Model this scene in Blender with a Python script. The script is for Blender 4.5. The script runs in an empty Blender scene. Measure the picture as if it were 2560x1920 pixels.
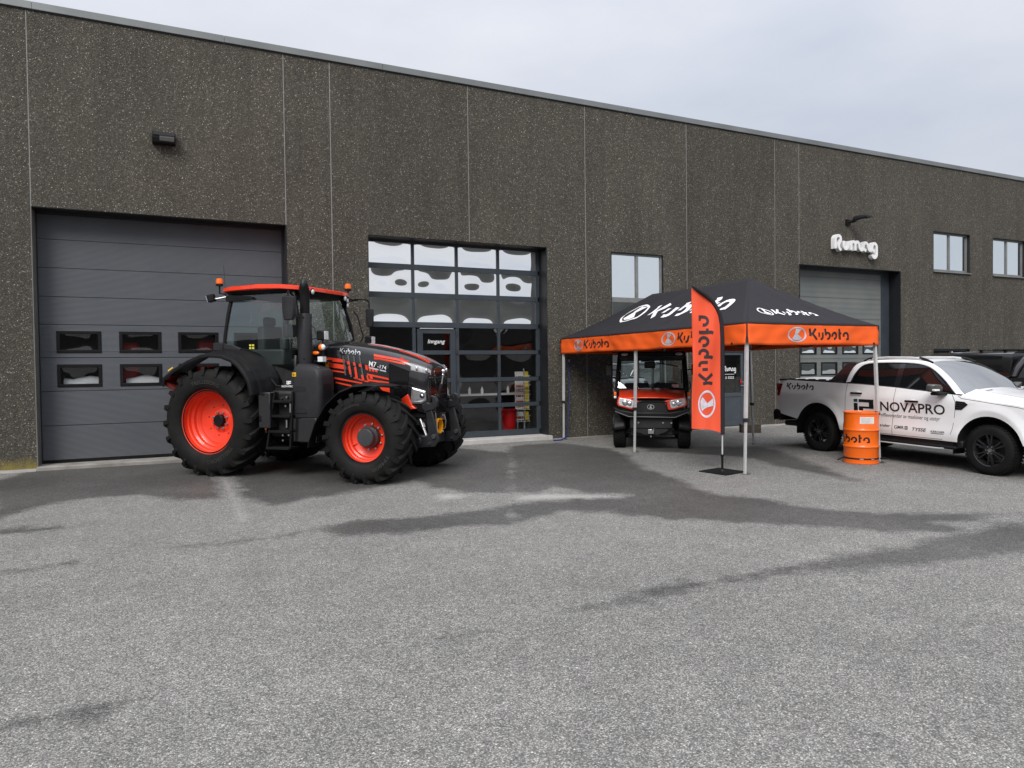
import bpy, bmesh, math, random
from mathutils import Vector, Matrix
random.seed(7)
R = math.radians
PI = math.pi
sc = bpy.context.scene
COL = sc.collection

# ------------------------------------------------------------------ camera
CAM_H, PITCH, ROLL, YAW = 1.8, R(1.2427), R(-0.7161), R(25.548)
fw = Vector((math.sin(YAW)*math.cos(PITCH), math.cos(YAW)*math.cos(PITCH), -math.sin(PITCH)))
rt0 = Vector((math.cos(YAW), -math.sin(YAW), 0))
up0 = rt0.cross(fw)
rt = rt0*math.cos(ROLL) + up0*math.sin(ROLL)
up = up0*math.cos(ROLL) - rt0*math.sin(ROLL)
cam = bpy.data.cameras.new('camera'); camo = bpy.data.objects.new('camera', cam); COL.objects.link(camo)
cam.sensor_fit = 'HORIZONTAL'; cam.sensor_width = 36.0; cam.lens = 36.0*1775/2560
cam.clip_start = 0.05; cam.clip_end = 3000
M = Matrix.Identity(4)
for i in range(3):
    M[i][0] = rt[i]; M[i][1] = up[i]; M[i][2] = -fw[i]
M[2][3] = CAM_H
camo.matrix_world = M
sc.camera = camo

# ------------------------------------------------------------------ sky, sun, exposure
SUN_EL, SUN_AZ = R(43), R(220)          # azimuth from +Y clockwise: behind the photographer, a little to the left
world = bpy.data.worlds.new('World'); sc.world = world; world.use_nodes = True
wn, wl = world.node_tree.nodes, world.node_tree.links
wn.clear()
wo = wn.new('ShaderNodeOutputWorld'); bg = wn.new('ShaderNodeBackground'); bg.inputs[1].default_value = 0.1
sky = wn.new('ShaderNodeTexSky'); sky.sky_type = 'NISHITA'; sky.sun_disc = False
sky.sun_elevation = SUN_EL; sky.sun_rotation = SUN_AZ; sky.dust_density = 3.0; sky.air_density = 1.0
tc = wn.new('ShaderNodeTexCoord'); sx = wn.new('ShaderNodeSeparateXYZ'); wl.new(tc.outputs['Generated'], sx.inputs[0])
mp = wn.new('ShaderNodeMapping'); mp.inputs['Scale'].default_value = (1.6, 1.6, 4.2); wl.new(tc.outputs['Generated'], mp.inputs[0])
n1 = wn.new('ShaderNodeTexNoise'); n1.inputs['Scale'].default_value = 1.5; n1.inputs['Detail'].default_value = 6; n1.inputs['Roughness'].default_value = 0.5
wl.new(mp.outputs[0], n1.inputs['Vector'])
cr = wn.new('ShaderNodeValToRGB')
cr.color_ramp.elements[0].position = 0.30; cr.color_ramp.elements[0].color = (0.81, 0.855, 0.965, 1)
cr.color_ramp.elements[1].position = 0.72; cr.color_ramp.elements[1].color = (1.10, 1.11, 1.15, 1)
wl.new(n1.outputs[0], cr.inputs[0])
# an overcast sky is brighter overhead than at the horizon
zc = wn.new('ShaderNodeMath'); zc.operation = 'MAXIMUM'; zc.inputs[1].default_value = 0.0; wl.new(sx.outputs[2], zc.inputs[0])
z3 = wn.new('ShaderNodeMath'); z3.operation = 'POWER'; z3.inputs[1].default_value = 3.0; wl.new(zc.outputs[0], z3.inputs[0])
m3_ = wn.new('ShaderNodeMath'); m3_.operation = 'MULTIPLY_ADD'; wl.new(z3.outputs[0], m3_.inputs[0]); m3_.inputs[1].default_value = 8.0; m3_.inputs[2].default_value = 3.9
mz = wn.new('ShaderNodeMath'); mz.operation = 'MULTIPLY_ADD'; wl.new(zc.outputs[0], mz.inputs[0]); mz.inputs[1].default_value = 1.5; wl.new(m3_.outputs[0], mz.inputs[2])
vm = wn.new('ShaderNodeVectorMath'); vm.operation = 'SCALE'; wl.new(cr.outputs[0], vm.inputs[0]); wl.new(mz.outputs[0], vm.inputs['Scale'])
mix = wn.new('ShaderNodeMix'); mix.data_type = 'RGBA'; mix.inputs[0].default_value = 0.86
wl.new(sky.outputs[0], mix.inputs[6]); wl.new(vm.outputs[0], mix.inputs[7])
wl.new(mix.outputs[2], bg.inputs[0]); wl.new(bg.outputs[0], wo.inputs[0])

sun = bpy.data.lights.new('sun', 'SUN'); suno = bpy.data.objects.new('sun', sun); COL.objects.link(suno)
sun.energy = 1.5; sun.angle = R(28); sun.color = (1.0, 0.97, 0.93)
sd = Vector((math.sin(SUN_AZ)*math.cos(SUN_EL), math.cos(SUN_AZ)*math.cos(SUN_EL), math.sin(SUN_EL)))
suno.rotation_euler = (-sd).to_track_quat('-Z', 'Y').to_euler()
suno.location = (0, 0, 30)
vs = sc.view_settings
vs.view_transform = 'Standard'; vs.look = 'None'; vs.exposure = 0.76; vs.gamma = 1.0; vs.use_curve_mapping = False
sc.render.engine = 'CYCLES'
sc.cycles.max_bounces = 8; sc.cycles.transparent_max_bounces = 12
sc.cycles.caustics_reflective = False; sc.cycles.caustics_refractive = False
sc.cycles.use_denoising = True
sc.cycles.sample_clamp_indirect = 6.0

SL = 0.012                                # the yard rises gently towards the building
def gz(y): return SL*y
TILT = Matrix.Rotation(math.atan(SL), 4, 'X')

# ------------------------------------------------------------------ materials
MATS = {}
def srgb(r, g, b):
    f = lambda c: (c/12.92 if c <= 0.04045 else ((c+0.055)/1.055)**2.4)
    return (f(r/255), f(g/255), f(b/255), 1)
def newmat(name):
    m = bpy.data.materials.new(name); m.use_nodes = True
    return m, m.node_tree.nodes, m.node_tree.links, m.node_tree.nodes['Principled BSDF']
def simple(name, col, rough=0.5, metal=0.0, var=0.12, vscale=6.0, coat=0.0, bump=0.0, bscale=60.0, spec=0.5, trans=0.0, ior=1.45, dust=0.0, sheen=0.0):
    if name in MATS: return MATS[name]
    m, n, l, b = newmat(name)
    col = tuple(col[:3])
    tc = n.new('ShaderNodeTexCoord')
    if var > 0:
        t = n.new('ShaderNodeTexNoise'); t.inputs['Scale'].default_value = vscale; t.inputs['Detail'].default_value = 6
        l.new(tc.outputs['Object'], t.inputs['Vector'])
        r_ = n.new('ShaderNodeValToRGB'); e = r_.color_ramp.elements
        e[0].position = 0.3; e[1].position = 0.72
        e[0].color = tuple(c*(1-var) for c in col)+(1,); e[1].color = tuple(min(1, c*(1+var)) for c in col)+(1,)
        l.new(t.outputs[0], r_.inputs[0])
        out = r_.outputs[0]
        if dust > 0:                       # grime film with its own blotchy shape
            t2 = n.new('ShaderNodeTexNoise'); t2.inputs['Scale'].default_value = vscale*0.6; t2.inputs['Detail'].default_value = 8
            l.new(tc.outputs['Object'], t2.inputs['Vector'])
            mr = n.new('ShaderNodeMapRange'); mr.inputs[1].default_value = 0.45; mr.inputs[2].default_value = 0.75; mr.inputs[4].default_value = dust
            l.new(t2.outputs[0], mr.inputs[0])
            mx = n.new('ShaderNodeMix'); mx.data_type = 'RGBA'; l.new(mr.outputs[0], mx.inputs[0]); l.new(out, mx.inputs[6]); mx.inputs[7].default_value = (0.16, 0.145, 0.125, 1)
            out = mx.outputs[2]
        l.new(out, b.inputs['Base Color'])
        rr = n.new('ShaderNodeMapRange'); rr.inputs[3].default_value = max(0, rough*0.82); rr.inputs[4].default_value = min(1, rough*1.2)
        l.new(t.outputs[0], rr.inputs[0]); l.new(rr.outputs[0], b.inputs['Roughness'])
    else:
        b.inputs['Base Color'].default_value = col+(1,); b.inputs['Roughness'].default_value = rough
    b.inputs['Metallic'].default_value = metal; b.inputs['Specular IOR Level'].default_value = spec
    b.inputs['Coat Weight'].default_value = coat; b.inputs['Coat Roughness'].default_value = 0.06
    b.inputs['Transmission Weight'].default_value = trans; b.inputs['IOR'].default_value = ior
    b.inputs['Sheen Weight'].default_value = sheen
    if bump > 0:
        t3 = n.new('ShaderNodeTexNoise'); t3.inputs['Scale'].default_value = bscale; t3.inputs['Detail'].default_value = 4
        l.new(tc.outputs['Object'], t3.inputs['Vector'])
        bp = n.new('ShaderNodeBump'); bp.inputs['Strength'].default_value = bump; bp.inputs['Distance'].default_value = 0.01
        l.new(t3.outputs[0], bp.inputs['Height']); l.new(bp.outputs[0], b.inputs['Normal'])
    MATS[name] = m
    return m

def glass(name, tint=(0.8, 0.9, 0.88), refl=0.12, rough=0.0, refl_col=(1, 1, 1)):
    """thin pane: adjustable reflection over a tinted see-through body"""
    m, n, l, b = newmat(name); n.remove(b)
    out = n['Material Output']
    tr = n.new('ShaderNodeBsdfTransparent'); tr.inputs[0].default_value = tint+(1,)
    gl = n.new('ShaderNodeBsdfGlossy'); gl.inputs['Roughness'].default_value = rough; gl.inputs['Color'].default_value = refl_col+(1,)
    lw = n.new('ShaderNodeLayerWeight'); lw.inputs['Blend'].default_value = 0.5
    pw = n.new('ShaderNodeMath'); pw.operation = 'POWER'; pw.inputs[1].default_value = 5.0; l.new(lw.outputs['Facing'], pw.inputs[0])
    r0 = min(0.98, 0.04+refl)
    ma = n.new('ShaderNodeMath'); ma.operation = 'MULTIPLY_ADD'; ma.use_clamp = True; ma.inputs[1].default_value = 1-r0; ma.inputs[2].default_value = r0
    l.new(pw.outputs[0], ma.inputs[0])
    mx = n.new('ShaderNodeMixShader'); l.new(ma.outputs[0], mx.inputs[0]); l.new(tr.outputs[0], mx.inputs[1]); l.new(gl.outputs[0], mx.inputs[2])
    l.new(mx.outputs[0], out.inputs['Surface'])
    MATS[name] = m
    return m

ORANGE = srgb(232, 62, 30); 
m_orange = simple('orange_paint', ORANGE, 0.28, var=0.05, coat=0.5)
m_orange_dec = simple('orange_decal', srgb(228, 66, 38), 0.35, var=0.04)
m_rim = simple('rim_orange', srgb(230, 58, 26), 0.38, var=0.06, coat=0.25, dust=0.1)
m_blackgloss = simple('black_gloss', (0.012, 0.012, 0.014), 0.16, var=0.1, coat=0.6)
m_blackplastic = simple('black_plastic', (0.010, 0.010, 0.011), 0.42, var=0.2, bump=0.04, bscale=300, dust=0.015, spec=0.18)
m_greyplastic = simple('grey_plastic', (0.026, 0.026, 0.029), 0.45, var=0.12, bump=0.05, bscale=300, spec=0.25)
m_darksteel = simple('dark_steel', (0.020, 0.021, 0.024), 0.42, 0.1, var=0.25, vscale=9)
m_chassis = simple('chassis_black', (0.014, 0.014, 0.015), 0.55, var=0.3, vscale=8)
m_rubber = simple('rubber', (0.0115, 0.0112, 0.011), 0.68, var=0.25, vscale=5, bump=0.12, bscale=120, dust=0.04, spec=0.16)
m_rubberdark = simple('rubber_dark', (0.009, 0.009, 0.009), 0.72, var=0.25, vscale=5, dust=0.03, spec=0.14)
m_rubbertext = simple('rubber_lettering', (0.030, 0.029, 0.028), 0.6, var=0.1)
m_chrome = simple('chrome', (0.75, 0.75, 0.77), 0.12, 1.0, var=0.05)
m_steel = simple('bright_steel', (0.50, 0.50, 0.52), 0.30, 1.0, var=0.12, vscale=12)
m_alu = simple('aluminium', (0.56, 0.56, 0.56), 0.42, 0.25, var=0.08, vscale=10)
m_yellow = simple('yellow_paint', srgb(250, 170, 10), 0.4, var=0.06)
m_yellowdec = simple('yellow_sticker', srgb(240, 190, 20), 0.5, var=0.03)
m_amber = simple('amber_lens', srgb(240, 110, 8), 0.18, var=0.04, coat=0.6)
m_red = simple('red_lens', (0.16, 0.008, 0.008), 0.15, var=0.05, coat=0.8)
m_redplastic = simple('red_plastic', srgb(190, 22, 26), 0.4, var=0.06)
m_white = simple('white_print', (0.80, 0.80, 0.81), 0.5, var=0.03)
m_black = simple('black_print', (0.010, 0.010, 0.011), 0.5, var=0.03)
m_green = simple('green_print', srgb(20, 90, 80), 0.5, var=0.03)
m_greyprint = simple('grey_print', (0.10, 0.10, 0.11), 0.5, var=0.03)
m_silverprint = simple('silver_print', (0.52, 0.53, 0.58), 0.35, 0.3, var=0.14, vscale=9)
m_lens = simple('lamp_lens', (0.62, 0.63, 0.65), 0.12, 0.2, var=0.35, vscale=38, coat=1.0)
m_lenswhite = simple('lens_white', (0.85, 0.86, 0.88), 0.12, 0.2, var=0.1, vscale=20, coat=0.6)
m_carwhite = simple('car_white', (0.87, 0.872, 0.88), 0.30, var=0.015, coat=0.8)
m_carblack = simple('car_black', (0.008, 0.008, 0.009), 0.18, var=0.1, coat=0.9)
m_carglass = simple('privacy_glass', (0.006, 0.007, 0.008), 0.03, var=0, coat=0.0, spec=0.42)
m_utvorange = simple('utv_orange', srgb(222, 62, 32), 0.3, var=0.04, coat=0.5)
m_fabric = simple('tent_fabric_black', (0.026, 0.025, 0.029), 0.75, var=0.10, vscale=3, bump=0.06, bscale=400, spec=0.15)
m_fabor = simple('tent_fabric_orange', srgb(235, 92, 22), 0.7, var=0.05, vscale=4, bump=0.06, bscale=400)
m_flagor = simple('flag_fabric', srgb(226, 82, 48), 0.7, var=0.04, vscale=5, bump=0.05, bscale=500)
m_wood = simple('weathered_wood', (0.06, 0.048, 0.036), 0.8, var=0.4, vscale=20, bump=0.4, bscale=60)
m_concrete = simple('concrete', (0.27, 0.255, 0.235), 0.85, var=0.25, vscale=4, bump=0.25, bscale=90, dust=0.35)
m_sealant = simple('sealant', (0.26, 0.255, 0.24), 0.75, var=0.12)
m_flash = simple('zinc_flashing', (0.20, 0.212, 0.212), 0.5, 0.35, var=0.16, vscale=1.2)
m_frame = simple('anthracite_frame', (0.040, 0.050, 0.060), 0.38, var=0.12, vscale=3)
m_jamb = simple('dark_jamb', (0.013, 0.014, 0.017), 0.45, var=0.15)
m_interior = simple('interior_dark', (0.05, 0.048, 0.045), 0.8, var=0.2)
m_paper = simple('paper', (0.72, 0.70, 0.68), 0.7, var=0.08)
m_signwhite = simple('sign_white', (0.80, 0.80, 0.80), 0.35, var=0.02)
m_drum = simple('drum_orange', srgb(238, 104, 18), 0.35, var=0.04, coat=0.35)
m_blue = simple('blue_rope_fibre', srgb(30, 45, 130), 0.7, var=0.2)
m_seat = simple('seat_vinyl', (0.03, 0.03, 0.032), 0.6, var=0.15)
m_glass_door = glass('glazing_boosted_mirror', (0.30, 0.31, 0.31), 0.90)  # same glass as the lower rows, mirroring raised so reflected sky shows bright
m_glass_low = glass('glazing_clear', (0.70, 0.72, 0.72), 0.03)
m_glass_win = glass('glazing_window', (0.25, 0.27, 0.28), 0.86, refl_col=(0.93, 0.98, 1.0))
m_glass_cab = glass('cab_glass_tint', (0.83, 0.935, 0.92), 0.03)
m_glass_utv = glass('utv_glass', (0.86, 0.93, 0.92), 0.05)
m_glass_ws = glass('windscreen', (0.55, 0.62, 0.60), 0.35)

# exposed-aggregate concrete of the facade
def facade():
    m, n, l, b = newmat('exposed_aggregate')
    tc = n.new('ShaderNodeTexCoord')
    def vor(scale):
        v = n.new('ShaderNodeTexVoronoi'); v.inputs['Scale'].default_value = scale; l.new(tc.outputs['Object'], v.inputs['Vector']); return v
    v1 = vor(62)
    # each pebble takes its own grey-brown tone
    sep = n.new('ShaderNodeSeparateColor'); l.new(v1.outputs['Color'], sep.inputs[0])
    r1 = n.new('ShaderNodeValToRGB'); l.new(sep.outputs[0], r1.inputs[0])
    els = [(0.0, (0.034, 0.032, 0.028)), (0.35, (0.058, 0.054, 0.047)), (0.6, (0.080, 0.074, 0.064)), (0.85, (0.118, 0.110, 0.096)), (0.965, (0.19, 0.18, 0.162)), (0.993, (0.42, 0.40, 0.37))]
    e = r1.color_ramp.elements; e[0].position, e[0].color = els[0][0], els[0][1]+(1,); e[1].position, e[1].color = els[-1][0], els[-1][1]+(1,)
    for p, c in els[1:-1]:
        k = e.new(p); k.color = c+(1,)
    # cement between the pebbles
    rj = n.new('ShaderNodeMapRange'); l.new(v1.outputs['Distance'], rj.inputs[0]); rj.inputs[1].default_value = 0.38; rj.inputs[2].default_value = 0.62
    mj = n.new('ShaderNodeMix'); mj.data_type = 'RGBA'; l.new(rj.outputs[0], mj.inputs[0]); l.new(r1.outputs[0], mj.inputs[6]); mj.inputs[7].default_value = (0.050, 0.046, 0.040, 1)
    # a coarser grain that still reads from afar
    v3 = vor(24); s3 = n.new('ShaderNodeSeparateColor'); l.new(v3.outputs['Color'], s3.inputs[0])
    r3 = n.new('ShaderNodeMapRange'); l.new(s3.outputs[1], r3.inputs[0]); r3.inputs[3].default_value = 0.88; r3.inputs[4].default_value = 1.13
    # weather blotches, faint vertical runs, and a cast that differs from panel to panel
    mp = n.new('ShaderNodeMapping'); mp.inputs['Scale'].default_value = (1.2, 1.2, 0.35); l.new(tc.outputs['Object'], mp.inputs[0])
    nz = n.new('ShaderNodeTexNoise'); nz.inputs['Scale'].default_value = 1.1; nz.inputs['Detail'].default_value = 8; l.new(mp.outputs[0], nz.inputs['Vector'])
    rb = n.new('ShaderNodeMapRange'); l.new(nz.outputs[0], rb.inputs[0]); rb.inputs[1].default_value = 0.3; rb.inputs[2].default_value = 0.7; rb.inputs[3].default_value = 0.86; rb.inputs[4].default_value = 1.16
    mp2 = n.new('ShaderNodeMapping'); mp2.inputs['Scale'].default_value = (5.0, 1.0, 0.10); l.new(tc.outputs['Object'], mp2.inputs[0])
    nr = n.new('ShaderNodeTexNoise'); nr.inputs['Scale'].default_value = 1.6; nr.inputs['Detail'].default_value = 5; l.new(mp2.outputs[0], nr.inputs['Vector'])
    rr_ = n.new('ShaderNodeMapRange'); l.new(nr.outputs[0], rr_.inputs[0]); rr_.inputs[1].default_value = 0.35; rr_.inputs[2].default_value = 0.70; rr_.inputs[3].default_value = 1.06; rr_.inputs[4].default_value = 0.90
    oi = n.new('ShaderNodeObjectInfo'); ro = n.new('ShaderNodeMapRange'); l.new(oi.outputs['Random'], ro.inputs[0]); ro.inputs[3].default_value = 0.93; ro.inputs[4].default_value = 1.08
    pr = rb.outputs[0]
    for q in (r3, rr_, ro):
        m_ = n.new('ShaderNodeMath'); m_.operation = 'MULTIPLY'; l.new(pr, m_.inputs[0]); l.new(q.outputs[0], m_.inputs[1]); pr = m_.outputs[0]
    tint = n.new('ShaderNodeVectorMath'); tint.operation = 'MULTIPLY'; l.new(mj.outputs[2], tint.inputs[0]); tint.inputs[1].default_value = (1.08, 1.06, 0.985)
    ml = n.new('ShaderNodeVectorMath'); ml.operation = 'SCALE'; l.new(tint.outputs[0], ml.inputs[0]); l.new(pr, ml.inputs['Scale'])
    # yellow lichen at the foot of the wall by the corner
    sp = n.new('ShaderNodeSeparateXYZ'); l.new(tc.outputs['Object'], sp.inputs[0])
    nl = n.new('ShaderNodeTexNoise'); nl.inputs['Scale'].default_value = 6; nl.inputs['Detail'].default_value = 6; l.new(tc.outputs['Object'], nl.inputs['Vector'])
    a1 = n.new('ShaderNodeMath'); a1.operation = 'MULTIPLY_ADD'; l.new(nl.outputs[0], a1.inputs[0]); a1.inputs[1].default_value = 0.35; l.new(sp.outputs[2], a1.inputs[2])
    lz = n.new('ShaderNodeMapRange'); l.new(a1.outputs[0], lz.inputs[0]); lz.inputs[1].default_value = 0.40; lz.inputs[2].default_value = 0.58; lz.inputs[3].default_value = 1; lz.inputs[4].default_value = 0
    lx = n.new('ShaderNodeMapRange'); l.new(sp.outputs[0], lx.inputs[0]); lx.inputs[1].default_value = -2.0; lx.inputs[2].default_value = -1.9; lx.inputs[3].default_value = 1; lx.inputs[4].default_value = 0
    mm = n.new('ShaderNodeMath'); mm.operation = 'MULTIPLY'; l.new(lz.outputs[0], mm.inputs[0]); l.new(lx.outputs[0], mm.inputs[1])
    m3 = n.new('ShaderNodeMix'); m3.data_type = 'RGBA'; l.new(mm.outputs[0], m3.inputs[0]); l.new(ml.outputs[0], m3.inputs[6]); m3.inputs[7].default_value = (0.20, 0.165, 0.045, 1)
    l.new(m3.outputs[2], b.inputs['Base Color'])
    b.inputs['Roughness'].default_value = 0.8; b.inputs['Specular IOR Level'].default_value = 0.3
    bp = n.new('ShaderNodeBump'); bp.inputs['Strength'].default_value = 0.7; bp.inputs['Distance'].default_value = 0.012; bp.invert = True
    l.new(v1.outputs['Distance'], bp.inputs['Height']); l.new(bp.outputs[0], b.inputs['Normal'])
    return m
m_facade = facade()

def ribbed_door(name, c1, c2, period, rough=0.42):
    """coated steel with fine pressed ribs (relief too small to model)"""
    m, n, l, b = newmat(name)
    tc = n.new('ShaderNodeTexCoord'); sp = n.new('ShaderNodeSeparateXYZ'); l.new(tc.outputs['Object'], sp.inputs[0])
    k = n.new('ShaderNodeMath'); k.operation = 'MULTIPLY'; k.inputs[1].default_value = 2*PI/period; l.new(sp.outputs[2], k.inputs[0])
    s = n.new('ShaderNodeMath'); s.operation = 'SINE'; l.new(k.outputs[0], s.inputs[0])
    nz = n.new('ShaderNodeTexNoise'); nz.inputs['Scale'].default_value = 1.4; nz.inputs['Detail'].default_value = 7; l.new(tc.outputs['Object'], nz.inputs['Vector'])
    r_ = n.new('ShaderNodeValToRGB'); r_.color_ramp.elements[0].position = 0.3; r_.color_ramp.elements[1].position = 0.7
    r_.color_ramp.elements[0].color = c1+(1,); r_.color_ramp.elements[1].color = c2+(1,)
    l.new(nz.outputs[0], r_.inputs[0]); l.new(r_.outputs[0], b.inputs['Base Color']); b.inputs['Roughness'].default_value = rough
    bp = n.new('ShaderNodeBump'); bp.inputs['Strength'].default_value = 0.42; bp.inputs['Distance'].default_value = 0.004
    l.new(s.outputs[0], bp.inputs['Height']); l.new(bp.outputs[0], b.inputs['Normal'])
    MATS[name] = m
    return m
m_ribdoor = ribbed_door('ribbed_door_steel', (0.066, 0.073, 0.085), (0.078, 0.085, 0.096), 0.021, 0.58)
m_reardoor = ribbed_door('weathered_door_steel', (0.125, 0.137, 0.134), (0.158, 0.168, 0.162), 0.15, 0.6)

# ------------------------------------------------------------------ mesh helpers
class MB:
    def __init__(s): s.v = []; s.f = []
    def add(s, vs, fs):
        o = len(s.v); s.v += [tuple(p) for p in vs]; s.f += [tuple(i+o for i in f) for f in fs]; return s
    def box(s, x0, x1, y0, y1, z0, z1, m=None):
        vs = [Vector((x, y, z)) for z in (z0, z1) for y in (y0, y1) for x in (x0, x1)]
        if m is not None: vs = [m @ p for p in vs]
        return s.add(vs, [(0, 2, 3, 1), (4, 5, 7, 6), (0, 1, 5, 4), (2, 6, 7, 3), (0, 4, 6, 2), (1, 3, 7, 5)])
    def cbox(s, c, d, m=None):
        return s.box(c[0]-d[0]/2, c[0]+d[0]/2, c[1]-d[1]/2, c[1]+d[1]/2, c[2]-d[2]/2, c[2]+d[2]/2, m)
    def cyl(s, p0, p1, r0, r1=None, n=16):
        r1 = r0 if r1 is None else r1
        p0, p1 = Vector(p0), Vector(p1); a = (p1-p0).normalized(); u = a.orthogonal().normalized(); w = a.cross(u)
        vs = []
        for p, r in ((p0, r0), (p1, r1)):
            for i in range(n):
                t = 2*PI*i/n; vs.append(p + u*math.cos(t)*r + w*math.sin(t)*r)
        fs = [(i, (i+1) % n, n+(i+1) % n, n+i) for i in range(n)] + [tuple(range(n-1, -1, -1)), tuple(range(n, 2*n))]
        return s.add(vs, fs)
    def tube(s, pts, r, n=8, rs=None):
        pts = [Vector(p) for p in pts]; k = len(pts); vs = []
        u = None
        for i, p in enumerate(pts):
            t = (pts[min(i+1, k-1)]-pts[max(i-1, 0)]).normalized()
            if u is None: u = t.orthogonal().normalized()
            else: u = (u - t*u.dot(t)).normalized()
            w = t.cross(u); rr = rs[i] if rs else r
            for j in range(n):
                a = 2*PI*j/n; vs.append(p + (u*math.cos(a)+w*math.sin(a))*rr)
        fs = [(i*n+j, i*n+(j+1) % n, (i+1)*n+(j+1) % n, (i+1)*n+j) for i in range(k-1) for j in range(n)]
        fs += [tuple(range(n-1, -1, -1)), tuple((k-1)*n+j for j in range(n))]
        return s.add(vs, fs)
    def lathe(s, prof, n=48, axis='y', c=(0, 0, 0), close=False):
        """prof: (radius, position along the axis)"""
        vs = []
        for (r, a) in prof:
            for i in range(n):
                t = 2*PI*i/n; p, q = r*math.cos(t), r*math.sin(t)
                vs.append({'y': (p, a, q), 'z': (p, q, a), 'x': (a, p, q)}[axis])
        vs = [(x+c[0], y+c[1], z+c[2]) for x, y, z in vs]
        k = len(prof); rng = range(k if close else k-1)
        fs = [(i*n+j, i*n+(j+1) % n, ((i+1) % k)*n+(j+1) % n, ((i+1) % k)*n+j) for i in rng for j in range(n)]
        if not close:
            if prof[0][0] > 0.001 and False: fs.append(tuple(range(n)))
        return s.add(vs, fs)
    def prism(s, poly, plane, lo, hi, m=None):
        """extruded outline; plane 'xz' (extrude y), 'xy' (z), 'yz' (x)"""
        n = len(poly)
        def P(a, b, h): return {'xz': (a, h, b), 'xy': (a, b, h), 'yz': (h, a, b)}[plane]
        vs = [Vector(P(a, b, lo)) for a, b in poly] + [Vector(P(a, b, hi)) for a, b in poly]
        if m is not None: vs = [m @ p for p in vs]
        fs = [tuple(range(n-1, -1, -1)), tuple(range(n, 2*n))] + [(i, (i+1) % n, n+(i+1) % n, n+i) for i in range(n)]
        return s.add(vs, fs)
    def grid(s, fn, nu, nv):
        vs = [fn(i/nu, j/nv) for j in range(nv+1) for i in range(nu+1)]
        fs = [(j*(nu+1)+i, j*(nu+1)+i+1, (j+1)*(nu+1)+i+1, (j+1)*(nu+1)+i) for j in range(nv) for i in range(nu)]
        return s.add(vs, fs)
    def loft(s, rings, closed=True, cap0=True, cap1=True):
        n = len(rings[0]); vs = [p for r in rings for p in r]
        fs = [(i*n+j, i*n+(j+1) % n, (i+1)*n+(j+1) % n, (i+1)*n+j) for i in range(len(rings)-1) for j in range(n if closed else n-1)]
        if cap0: fs.append(tuple(range(n-1, -1, -1)))
        if cap1: fs.append(tuple((len(rings)-1)*n+j for j in range(n)))
        return s.add(vs, fs)
    def ball(s, c, r, n=14, k=8, sc_=(1, 1, 1)):
        prof = [(r*math.sin(PI*i/k), -r*math.cos(PI*i/k)) for i in range(k+1)]
        prof[0] = (1e-4, prof[0][1]); prof[-1] = (1e-4, prof[-1][1])
        b = MB(); b.lathe(prof, n, 'z'); return s.add([(x*sc_[0]+c[0], y*sc_[1]+c[1], z*sc_[2]+c[2]) for x, y, z in b.v], b.f)
    def xf(s, m): s.v = [tuple(m @ Vector(p)) for p in s.v]; return s
    def build(s, name, mat, parent=None, smooth=38, bevel=0.0, seg=2, solid=0.0, soff=0.0, subsurf=0):
        me = bpy.data.meshes.new(name); me.from_pydata(s.v, [], s.f); me.validate()
        bm = bmesh.new(); bm.from_mesh(me); bmesh.ops.recalc_face_normals(bm, faces=bm.faces); bm.to_mesh(me); bm.free()
        me.materials.append(mat)
        if smooth:
            me.polygons.foreach_set('use_smooth', [True]*len(me.polygons)); me.set_sharp_from_angle(angle=R(smooth))
        o = bpy.data.objects.new(name, me); COL.objects.link(o)
        if parent is not None: o.parent = parent
        if subsurf:
            d = o.modifiers.new('s', 'SUBSURF'); d.levels = subsurf; d.render_levels = subsurf
        if solid:
            d = o.modifiers.new('t', 'SOLIDIFY'); d.thickness = solid; d.offset = soff
        if bevel:
            d = o.modifiers.new('b', 'BEVEL'); d.width = bevel; d.segments = seg; d.limit_method = 'ANGLE'; d.angle_limit = R(32)
            d.harden_normals = False
        return o

def tag(o, label=None, cat=None, group=None, kind=None):
    if label: o['label'] = label
    if cat: o['category'] = cat
    if group: o['group'] = group
    if kind: o['kind'] = kind
    return o
def empty(name, parent=None, loc=(0, 0, 0)):
    o = bpy.data.objects.new(name, None); COL.objects.link(o); o.location = loc; o.empty_display_size = 0.1
    if parent is not None: o.parent = parent
    return o
def thing(name, label, cat, x=0, y=0, head=0, z=None, group=None, tilt=True):
    o = empty(name); tag(o, label, cat, group)
    T = Matrix.Translation((x, y, gz(y) if z is None else z))
    o.matrix_world = T @ (TILT if tilt else Matrix.Identity(4)) @ Matrix.Rotation(R(head), 4, 'Z')
    return o
def copy_tree(o, parent=None):
    c = o.copy(); COL.objects.link(c)
    if parent is not None: c.parent = parent
    for ch in [x for x in bpy.data.objects if x.parent == o]: copy_tree(ch, c)
    return c

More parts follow.
